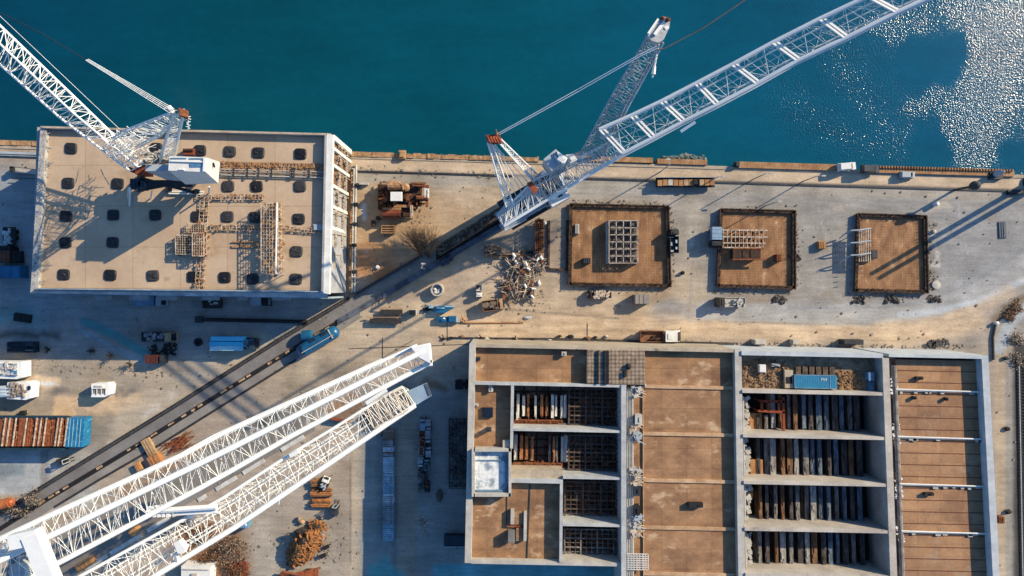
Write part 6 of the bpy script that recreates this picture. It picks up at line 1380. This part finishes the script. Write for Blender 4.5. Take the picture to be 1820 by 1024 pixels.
def plant(x0, y0, x1, y1, label, cut):
    t = thing('site_plant', label, 'machine', W((x0+x1)/2, (y0+y1)/2)); mb = MB(); mb.ppoly([(x0, y0), (x1, y0), (x1, y1-cut*.4), (x1-cut, y1), (x0, y1-2)], .4, 3.4); mb.build('body', whitec, t)
    mb = MB(); mb.pbox(x0+2, y0+3, x1-8, y1-6, 3.4, 3.6); mb.build('deck', greyp, t); mb = MB()
    for i in range(26): p = W(R.uniform(x0+2, x1-9), R.uniform(y0+3, y1-6), 3.7); mb.box(p, (R.uniform(.2, 1.3), R.uniform(.15, .6), R.uniform(.2, .6)), R.choice((0, 1.57)))
    mb.build('fitting', mat('fit_white', (236, 232, 226), (150, 140, 134), .7, 2), t)['kind'] = 'stuff'
    mb = MB(); mb.pbox(x1-18, y0+14, x1-9, y0+24, 3.62, 3.9); mb.build('tarpaulin', mat('sky_blue_glass', (0, 0, 0)), t)
plant(-30, 643, 38, 674, 'white site machine with a small blue cover at the left edge', 8)
t = thing('site_plant', 'white site machine with pale pipework below the blue-covered one', 'machine', W(20, 694)); mb = MB(); mb.ppoly([(13, 680), (46, 679), (54, 682), (53, 708), (46, 711), (12, 709)], .4, 3.2); mb.build('body', whitec, t); mb = MB()
for i in range(40): p = W(R.uniform(15, 44), R.uniform(682, 706), 3.3); mb.box(p, (R.uniform(.2, 1.5), R.uniform(.15, .5), R.uniform(.2, .8)), R.choice((0, 1.57)))
mb.build('fitting', mat('fit_grey', (190, 176, 164), (104, 92, 86), .8, 2), t)['kind'] = 'stuff'; mb = MB(); mb.pbox(49, 686, 53, 693, 3.2, 3.5); mb.build('window', glass, t); mb = MB()
for y in (692, 698, 703): mb.tube(W(-40, y+2, 2.4), W(14, y-2, 2.8), .6, 8)
mb.build('conveyor_pipe', mat('pipe_pale_blue', (206, 216, 224), (170, 186, 198), .6), t)
t = thing('site_cabin', 'white open-topped cabin standing alone on the sandy ground', 'cabin', W(177, 693)); mb = MB(); mb.ppoly([(162, 682), (190, 681), (194, 686), (192, 702), (186, 706), (162, 706)], 0, 2.6); mb.build('body', whitec, t); mb = MB(); mb.pbox(164, 691, 188, 700, 2.6, 2.64); mb.build('roof_opening', mat('cab_grey', (150, 142, 138), (110, 104, 102), .8, 2), t); mb = MB()
for x in (164, 172, 180, 188): mb.bar(W(x, 690, 2.8), W(x, 701, 2.8), .12)
mb.bar(W(163, 690, 2.8), W(190, 690, 2.8), .25); mb.box(W(176, 685.5, 2.8), (1.6, .3, .3)); mb.build('frame', white, t)
smallbox('machine_trailer', 'trailer', 44, 733, 1.2, .9, .8, black, 'small black wedge trailer between the white machines and the rusty wagon', .1)
t = thing('long_pipe', 'very long black pipe on the ground in the shadow below the warehouse', 'pipe', W(448, 570)); mb = MB(); mb.tube(W(358, 568, .5), W(546, 572, .5), .42, 9); mb.build('barrel', black, t); mb = MB(); mb.box(W(354, 568, .5), (1.5, 1.4, .9)); mb.bar(W(356, 565.5, .9), W(372, 567, .9), .15); mb.build('flange', steel_dark, t)
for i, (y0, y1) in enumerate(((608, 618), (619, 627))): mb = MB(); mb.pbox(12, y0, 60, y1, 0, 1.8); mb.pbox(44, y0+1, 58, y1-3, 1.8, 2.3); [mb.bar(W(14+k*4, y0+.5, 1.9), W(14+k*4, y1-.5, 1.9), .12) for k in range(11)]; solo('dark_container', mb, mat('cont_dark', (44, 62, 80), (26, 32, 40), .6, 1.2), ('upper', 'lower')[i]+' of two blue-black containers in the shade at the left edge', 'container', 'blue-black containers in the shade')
smallbox('steel_sheet', 'sheet', 42, 565, 3.8, 1.8, .5, black, 'dark flat sheet lying in the shade at the far left', -.15)
for i, (x, y) in enumerate(((170, 623), (202, 632), (235, 647), (91, 620))):
    t = thing('dead_sapling', 'small leafless sapling, %s from left at the warehouse shadow edge' % ORD[(2, 3, 4, 1)[i]-1+0], 'sapling', W(x, y), 0, 'saplings at the shadow edge'); mb = MB(); mb.tube((0, 0, 0), (0, 0, 1.2), .09, 5, .06); mb.build('trunk', mat('bark', (0, 0, 0)), t, False); q = MB()
    for k in range(60): a = R.random()*6.28; p = Vector((0, 0, R.uniform(.5, 1.4))); e_ = p+Vector((math.cos(a)*R.uniform(.3, 1.2), math.sin(a)*R.uniform(.3, 1.2), R.uniform(.1, 1))); q.tube(p, e_, .03, 3)
    q.build('crown', dry2, t, False)
mb = MB(); mb.lathe(W(353, 608), [(.9, 0), (.95, .35), (.55, .4), (.5, .1)], 12); solo('tyre_stack', mb, black, 'single black tyre lying in the shaded yard left of the blue trailers', 'tyre')
mb = heap(30, 262, 612, 312, 630, .7, 'plate'); o = solo('scrap_pile', mb, black, 'loose dark scrap between the two brown lorries', 'scrap'); o['kind'] = 'stuff'
# fittings at the lower left end of the track
t = thing('orange_tank', 'rounded orange-brown tank at the left edge beside dark scrub', 'tank', W(8, 898)); mb = MB(); mb.tube(W(-14, 901, 1.2), W(18, 893, 1.2), 1.1, 14); mb.lump(W(20, 893, 1.2), (1.4, 2.0, 1.6), j=.05); mb.build('shell', mat('orange_tank', (206, 120, 66), (150, 76, 46), .6, .6), t)
smallbox('concrete_block', 'block', 268, 795, 2.0, 4.3, .8, pm(190, 158, 122), 'tan slab lying across the lower track lane', .5)
smallbox('concrete_block', 'block', 282, 818, 2.6, 3.2, 1.6, pm(190, 132, 84), 'rust-tan block beside the rusty heap under the upper boom', .5)
smallbox('concrete_block', 'block', 250, 828, 1.3, 1.8, 1.0, pm(206, 150, 96), 'small orange block at the track edge under the upper boom', .5)
mb = MB()
for i in range(110):
    u, v = R.gauss(0, 1), R.gauss(0, 1); p = W(309+u*12+v*3, 792-u*7+v*5, R.uniform(.1, .9)); a = .53+R.gauss(0, .22); l = R.uniform(.8, 2.6); mb.tube(p, p+Vector((math.cos(a)*l, math.sin(a)*l, R.uniform(-.1, .2))), R.uniform(.04, .1), 5)
solo('rusty_heap', mb, mat('rib_rust', (0, 0, 0)), 'heap of rusty rods beside the diagonal track', 'scrap')['kind'] = 'stuff'
smallbox('timber_crate', 'crate', 156, 1000, 4.0, 1.6, 1.4, bronze, 'long tan crate on the road between the two booms', .55)
mb = MB(); p = W(240, 941, .9); mb.tube(p+Vector((-.7, -.9, 0)), p+Vector((.5, .6, 0)), .9, 14); solo('cable_drum', mb, bronze, 'orange-brown drum lying between the two booms', 'drum')
t = thing('rusty_hull', 'upturned brown hull plate lying between the two boom tips', 'hull', W(612, 735)); mb = MB(); mb.ppoly([(587, 742), (600, 732), (640, 712), (645, 722), (625, 744), (605, 747)], .3, 1.5); mb.build('shell', pm(150, 122, 100), t); mb = MB(); mb.bar(W(588, 744, 1.3), W(622, 748, 1.3), .5, .5); mb.build('keel', redm, t)
t = thing('site_cabin', 'white-roofed cabin under the lower boom at the bottom edge', 'cabin', W(352, 1018)); mb = MB(); mb.ppoly([(322, 1006), (374, 1008), (372, 1050), (322, 1050)], 0, 3); mb.build('body', white, t); mb = MB(); mb.bar(W(325, 1012, 3.1), W(371, 1013, 3.1), .2); mb.pbox(340, 1020, 350, 1030, 3, 3.4); mb.build('roof_trim', white_conc, t)
smallbox('kiosk', 'kiosk', 441, 928, 1.6, 1.2, 2.2, mat('kiosk_blue', (110, 160, 190), (80, 130, 160), .5), 'small blue kiosk at the lower boom edge')
# ---------------------------------------------------------------- timber yard
logm = mat('log', (206, 142, 84), (140, 86, 50), .9, 1.8, fine=.4, fs=5, stretch=(.4, 2, 1)); logm2 = mat('log_dark', (160, 112, 74), (84, 58, 44), .9, 2, fine=.4)
for i, (x, y, l, w_) in enumerate(((567, 858, 2.8, 2.0), (572, 875, 4.3, 2.2), (572, 894, 3.9, 2.0))):
    t = thing('log_stack', ('top', 'middle', 'bottom')[i]+' stack of orange-brown logs left of the dark forklift', 'logs', W(x, y), 0, 'stacks of logs')
    for k in range(15):
        lay = 0 if k < 6 else 1 if k < 11 else 2; j = k if lay == 0 else k-6 if lay == 1 else k-11
        yy = -w_/2+.2+j*w_/6+lay*w_/12; mb = MB(); e_ = R.uniform(-.25, .25); mb.tube((-l/2+e_, yy, .22+lay*.36), (l/2+e_, yy+R.uniform(-.1, .1), .22+lay*.36), R.uniform(.16, .22), 7); mb.build('log', R.choice((logm, logm, logm2)), t, False)
t = truck('loader', 'small white and dark loader at the right of the top log stack', 'loader', 580, 856, 2.6, 1.6, 1.2, white, steel_dark, 'flat', h=1.6, cabf=.4, cabh=1.9, cargo=(greyp, 8))
t = thing('log_pile', 'large loose pile of sawn logs and offcuts with a long shadow', 'log pile', W(540, 970))
def logpile(n, m, nm, zf):
    mb = MB()
    for i in range(n):
        while True:
            u, v = R.uniform(-1, 1), R.uniform(-1, 1)
            if u*u+v*v < 1: break
        x, y = 541+u*32+v*-13, 968+v*38+u*-12; z = zf*(1-(u*u+v*v))+R.uniform(.1, .4); a = R.gauss(.5, .7); l = R.uniform(.3, 1.3); p = W(x, y, z); mb.tube(p, p+Vector((math.cos(a)*l, math.sin(a)*l, R.uniform(-.3, .3))), R.uniform(.1, .24), 6)
    for q in ([(541, 968, 5.5, 6.5)] if zf > 3 else []): mb.lump(W(q[0], q[1], 1.2), (q[2], q[3], 2.2))
    mb.build(nm, m, t)['kind'] = 'stuff'
logpile(520, logm, 'log', 3.4); logpile(260, logm2, 'offcut', 3.3)
mb = MB()
for k in range(5): mb.lump(W(570+R.uniform(-5, 5), 948+R.uniform(-12, 12), 1.2), (1.6, 2.2, 1.2))
mb.build('ash_lump', mat('ash_grey', (160, 164, 170), (96, 100, 108), .9, 1.5), t)
mb = MB(); mb.lump(W(540, 962, 3.6), (2.4, 2, .7)); mb.lump(W(536, 945, 2.9), (3, 1.6, .8)); mb.lump(W(562, 936, 2), (1.6, 1.6, 1.4)); mb.build('dark_heap', mat('heap_dark', (70, 60, 52), (40, 36, 34), .95, 2), t)
mb = MB(); mb.lump(W(536, 928, .5), (1.6, 1.0, 1)); mb.lump(W(532, 922, .5), (.7, 1.2, .9)); solo('boulder', mb, pm(206, 170, 140), 'pale twin boulder above the loose log pile', 'boulder')
for i, (x, y) in enumerate(((582, 970), (576, 985))): t = thing('barrow', ('upper', 'lower')[i]+' small dark barrow on the right of the loose log pile', 'barrow', W(x, y), .5, 'barrows by the log pile'); mb = MB(); mb.hexa([(-.5, -.3, .4), (.5, -.3, .4), (.5, .3, .4), (-.5, .3, .4)], [(-.8, -.45, .9), (.7, -.4, .9), (.7, .4, .9), (-.8, .45, .9)]); mb.build('tray', black, t, False); mb = MB(); mb.tube((.8, -.08, .25), (.8, .08, .25), .25, 8); mb.build('wheel', steel_dark, t, False)
t = thing('log_stack', 'rusty-orange plank stack cut by the bottom frame edge', 'planks', W(530, 1018)); mb = MB()
for k in range(7): mb.bar(W(492+k*1.5, 1028-k*2, .5+k*.15), W(566, 1014+k*3-4, .5+k*.1), .35, .3)
mb.build('plank', mat('rib_rust', (0, 0, 0)), t); mb = MB(); mb.pbox(544, 1012, 560, 1030, 0, .5); mb.build('tray', rust_dark, t)
t = thing('brick_stack', 'rust-red brick stack among the scrub at the bottom edge', 'bricks', W(424, 1016)); mb = MB()
for i in range(4):
    for j in range(6): mb.pbox(411+i*7, 1000+j*5, 417+i*7, 1004+j*5, 0, R.uniform(.6, 1.3))
mb.build('brick', mat('red_rust', (0, 0, 0)), t)
# stalls and lorries in the shade west of the hall
stm = [mat('stall_%d' % i, tuple(min(255, v*1.35) for v in c), c, .8, .8, fine=.3) for i, c in enumerate(((120, 104, 96), (96, 84, 78), (150, 162, 176), (110, 80, 62), (130, 146, 160), (140, 156, 170), (120, 140, 156), (150, 166, 180), (110, 126, 140), (90, 130, 150)))]
yy = 762
for i, l in enumerate((16, 14, 9, 8, 30, 18, 17, 18, 36, 30)):
    t = thing('goods_crate', '%s crate, %s from top in the shaded row beside the lane' % (('brown', 'dark', 'pale blue', 'rusty', 'slate', 'blue-grey', 'grey', 'light blue', 'long grey', 'teal')[i], ORD[i]), 'crate', W(692, yy+l/2), 0, 'crates in the shaded row'); mb = MB(); mb.box((0, 0, .7), (2.3, l*S-.12, 1.4)); mb.build('box', stm[i], t, False); mb = MB()
    for k in range(max(2, l//4)): mb.box((0, -l*S/2+.3+k*(l*S-.5)/max(1, l//4), 1.44), (2.2, .12, .08))
    mb.box((.6, 0, 1.44), (.1, l*S-.2, .08)); mb.build('batten', stm[(i+3) % 10], t, False); yy += l
mb = MB()
for k in range(40): mb.lump(W(682+R.gauss(0, 4), 762+R.gauss(0, 8), R.uniform(.1, .8)), (R.uniform(.3, .8), R.uniform(.3, .8), .4))
o = solo('rubble_heap', mb, mat('rubble', (0, 0, 0)), 'grey rubble heap at the top of the shaded crate row', 'rubble'); o['kind'] = 'stuff'
cols = [(170, 200, 226), (206, 206, 210), (160, 100, 70), (200, 206, 214), (190, 110, 80), (190, 190, 194), (196, 206, 216), (196, 210, 224), (150, 190, 214), (60, 70, 80)]
for i, (x, y) in enumerate(((753, 752), (763, 753), (752, 766), (762, 774), (753, 783), (751, 803), (763, 800), (749, 818), (760, 822), (760, 862))):
    c = cols[i]; truck('parked_lorry', '%s lorry, %s along the parked double line by the hall' % (('pale blue', 'white', 'rusty', 'silver', 'reddish', 'light grey', 'off-white', 'powder blue', 'sky blue', 'dark')[i], ORD[i]), 'lorry', x, y, R.uniform(1.6, 2.6)+.6, 1.15, -math.pi/2 if i % 2 else math.pi/2, pm(*c), pm(*[v*.85 for v in c]), 'box' if i in (0, 1, 3, 6, 7) else 'tipper', h=1.9, cabh=1.7, group='lorries parked in a double line', cargo=(rustc, 5))
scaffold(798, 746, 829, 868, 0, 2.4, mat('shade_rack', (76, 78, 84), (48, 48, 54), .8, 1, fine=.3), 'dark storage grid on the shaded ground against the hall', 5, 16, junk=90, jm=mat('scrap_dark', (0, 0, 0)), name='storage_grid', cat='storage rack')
mb = heap(40, 745, 830, 760, 870, .9, 'plate'); o = solo('scrap_pile', mb, mat('scrap_dark', (0, 0, 0)), 'dark scrap strip at the lower end of the parked lorries', 'scrap'); o['kind'] = 'stuff'
mb = heap(16, 746, 922, 758, 932, .5, 'pipe'); o = solo('scrap_pile', mb, offw, 'tiny pale scrap tangle in the shade far down the lane', 'scrap'); o['kind'] = 'stuff'
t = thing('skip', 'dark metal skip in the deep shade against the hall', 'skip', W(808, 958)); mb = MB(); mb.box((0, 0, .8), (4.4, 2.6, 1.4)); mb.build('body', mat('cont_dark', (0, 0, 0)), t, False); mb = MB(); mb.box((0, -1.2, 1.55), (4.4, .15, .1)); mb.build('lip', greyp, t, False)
mb = MB(); mb.lump(W(781, 882, .7), (1.6, 2.6, 1.4)); solo('boulder', mb, pm(104, 92, 88), 'dark earth lump in the shade beside the storage grid', 'boulder')
# ---------------------------------------------------------------- far right margin and left quay
t = thing('railway_track', 'dark railway track running down the right frame edge', 'railway', W(1812, 830)); mb = MB()
for k in range(2): mb.bar(W(1811+k*11, 640, .25), W(1819+k*11, 1100, .25), .16, .2)
mb.build('rail', greyp, t); mb = MB()
for k in range(80): mb.bar(W(1807+k*.09, 640+k*5.7, .1), W(1828+k*.09, 640+k*5.7, .1), .3, .16)
mb.build('sleepers', mat('sleeper', (70, 66, 64), (40, 38, 38), .9, 1.5), t)['kind'] = 'stuff'
mb = MB(); mb.path([W(1796, 555, .25), W(1770, 575, .25), W(1765, 600, .25), W(1766, 640, .25)], .25, 6); solo('kerb', mb, steel_dark, 'dark curved kerb at the road bend on the right', 'kerb')
mb = MB(); mb.lathe(W(1768, 574), [(.4, 0), (.4, .9), (.1, 1)], 8); solo('bollard', mb, white, 'white bollard on the dark curved kerb', 'bollard')
smallbox('equipment_box', 'box', 1773, 921, 1.2, 1.5, 1.3, rustc, 'small rusty box standing beside the east wall')
for i, (x, y) in enumerate(((1788, 637), (1790, 762), (1793, 910))): mb = MB(); mb.lump(W(x, y, .3), (1.5, 1, .7)); solo('dark_shrub', mb, black, ('uppermost', 'middle', 'lowest')[i]+' dark clump on the gravel strip at the right edge', 'shrub', 'dark clumps on the gravel strip')
for i in range(4):
    sc_x, sc_y, rr_2 = ((1806, 600, 12), (1812, 640, 14), (1800, 545, 14), (1790, 560, 10))[i]
    scrub(sc_x, sc_y, rr_2, rr_2, 300, [dry3, dry2] if i < 2 else [dry1, dry2], ('pale dry tuft at the top of the railway', 'pale dry tuft on the railway bed', 'brown dry tuft at the road bend', 'small brown dry tuft by the white bollard')[i], .8, 'grass_tuft', 'dry tufts at the right edge')
t = thing('gangway', 'grey metal gangway with a rail leading to the warehouse wall at the far left', 'gangway', W(42, 305)); mb = MB(); mb.ppoly([(18, 296), (66, 302), (66, 310), (18, 306)], .5, 1.2); mb.build('deck', white_conc, t); mb = MB(); mb.bar(W(18, 296, 2), W(66, 302, 2), .12); mb.bar(W(22, 316, 1), W(64, 318, 1), .15); mb.box(W(22, 301, 1.5), (.8, 1.2, .7)); mb.build('hand_rail', steel_dark, t)
mb = MB(); mb.bar(W(-40, 270, .4), W(70, 274, .4), .5, .5); mb.bar(W(-40, 274, .3), W(70, 278, .3), .25, .3); solo('guide_rail', mb, greyp, 'grey guide rail on the quay left of the warehouse', 'rail')
mb = MB()
for x in range(624, 905, 7): a = W(x, quay(x)+27, .12); mb.bar(a, W(x+7.1, quay(x+7)+27, .12), .35, .16)
solo('quay_rail', mb, steel_dark, 'dark rail in the quay apron left of the portal crane', 'rail'); mb = MB()
for x in range(1000, 1800, 7): a = W(x, quay(x)+28, .12); mb.bar(a, W(x+7.1, quay(x+7)+28, .12), .4, .16)
solo('quay_rail', mb, steel_dark, 'long dark rail in the quay apron right of the portal crane', 'rail')
# litter and pebbles over the yard
mb = MB()
for i in range(1500):
    x, y = R.uniform(0, 1815), R.uniform(290, 1020)
    if y > 605 and 828 < x < 1770 or y < quay(x)+30 or (50 < x < 640 and y < 530): continue
    s_ = R.choice((.1, .12, .15, .2, .28, .4)); mb.box(W(x, y, .06), (s_, s_*R.uniform(.4, 1.2), s_*.6), R.random()*3)
def fringe(x0, y0, x1, y1, n, sp):
    for i in range(n):
        t_ = R.random(); x = x0+(x1-x0)*t_+R.gauss(0, sp); y = y0+(y1-y0)*t_+R.gauss(0, sp*.7); s_ = R.choice((.1, .12, .16, .22, .3, .5)); mb.box(W(x, y, .05), (s_, s_*R.uniform(.3, 1.6), R.uniform(.06, .2)), R.random()*3)
for (x0, y0, x1, y1) in ((1008, 513, 1190, 516), (1196, 370, 1196, 505), (1270, 517, 1410, 520), (1416, 380, 1416, 512), (1512, 524, 1650, 527), (1654, 390, 1658, 520), (1020, 360, 1180, 363), (1006, 370, 1004, 505)): fringe(x0, y0, x1, y1, 55, 4)
fringe(840, 606, 1300, 612, 130, 3); fringe(1310, 612, 1740, 618, 110, 3); fringe(680, 330, 760, 400, 90, 18); fringe(880, 470, 960, 540, 120, 14); fringe(640, 470, 740, 490, 60, 12)
fringe(640, 300, 900, 312, 60, 6); fringe(20, 650, 300, 665, 90, 8); fringe(470, 610, 620, 540, 50, 6); fringe(560, 850, 600, 1000, 80, 16); fringe(500, 960, 585, 980, 110, 26); fringe(260, 640, 500, 760, 60, 30)
o = solo('yard_litter', mb, mat('litter', (176, 162, 148), (104, 94, 86), .95, .6, fine=.3), 'small stones and scraps strewn over the whole yard', 'litter'); o['kind'] = 'stuff'
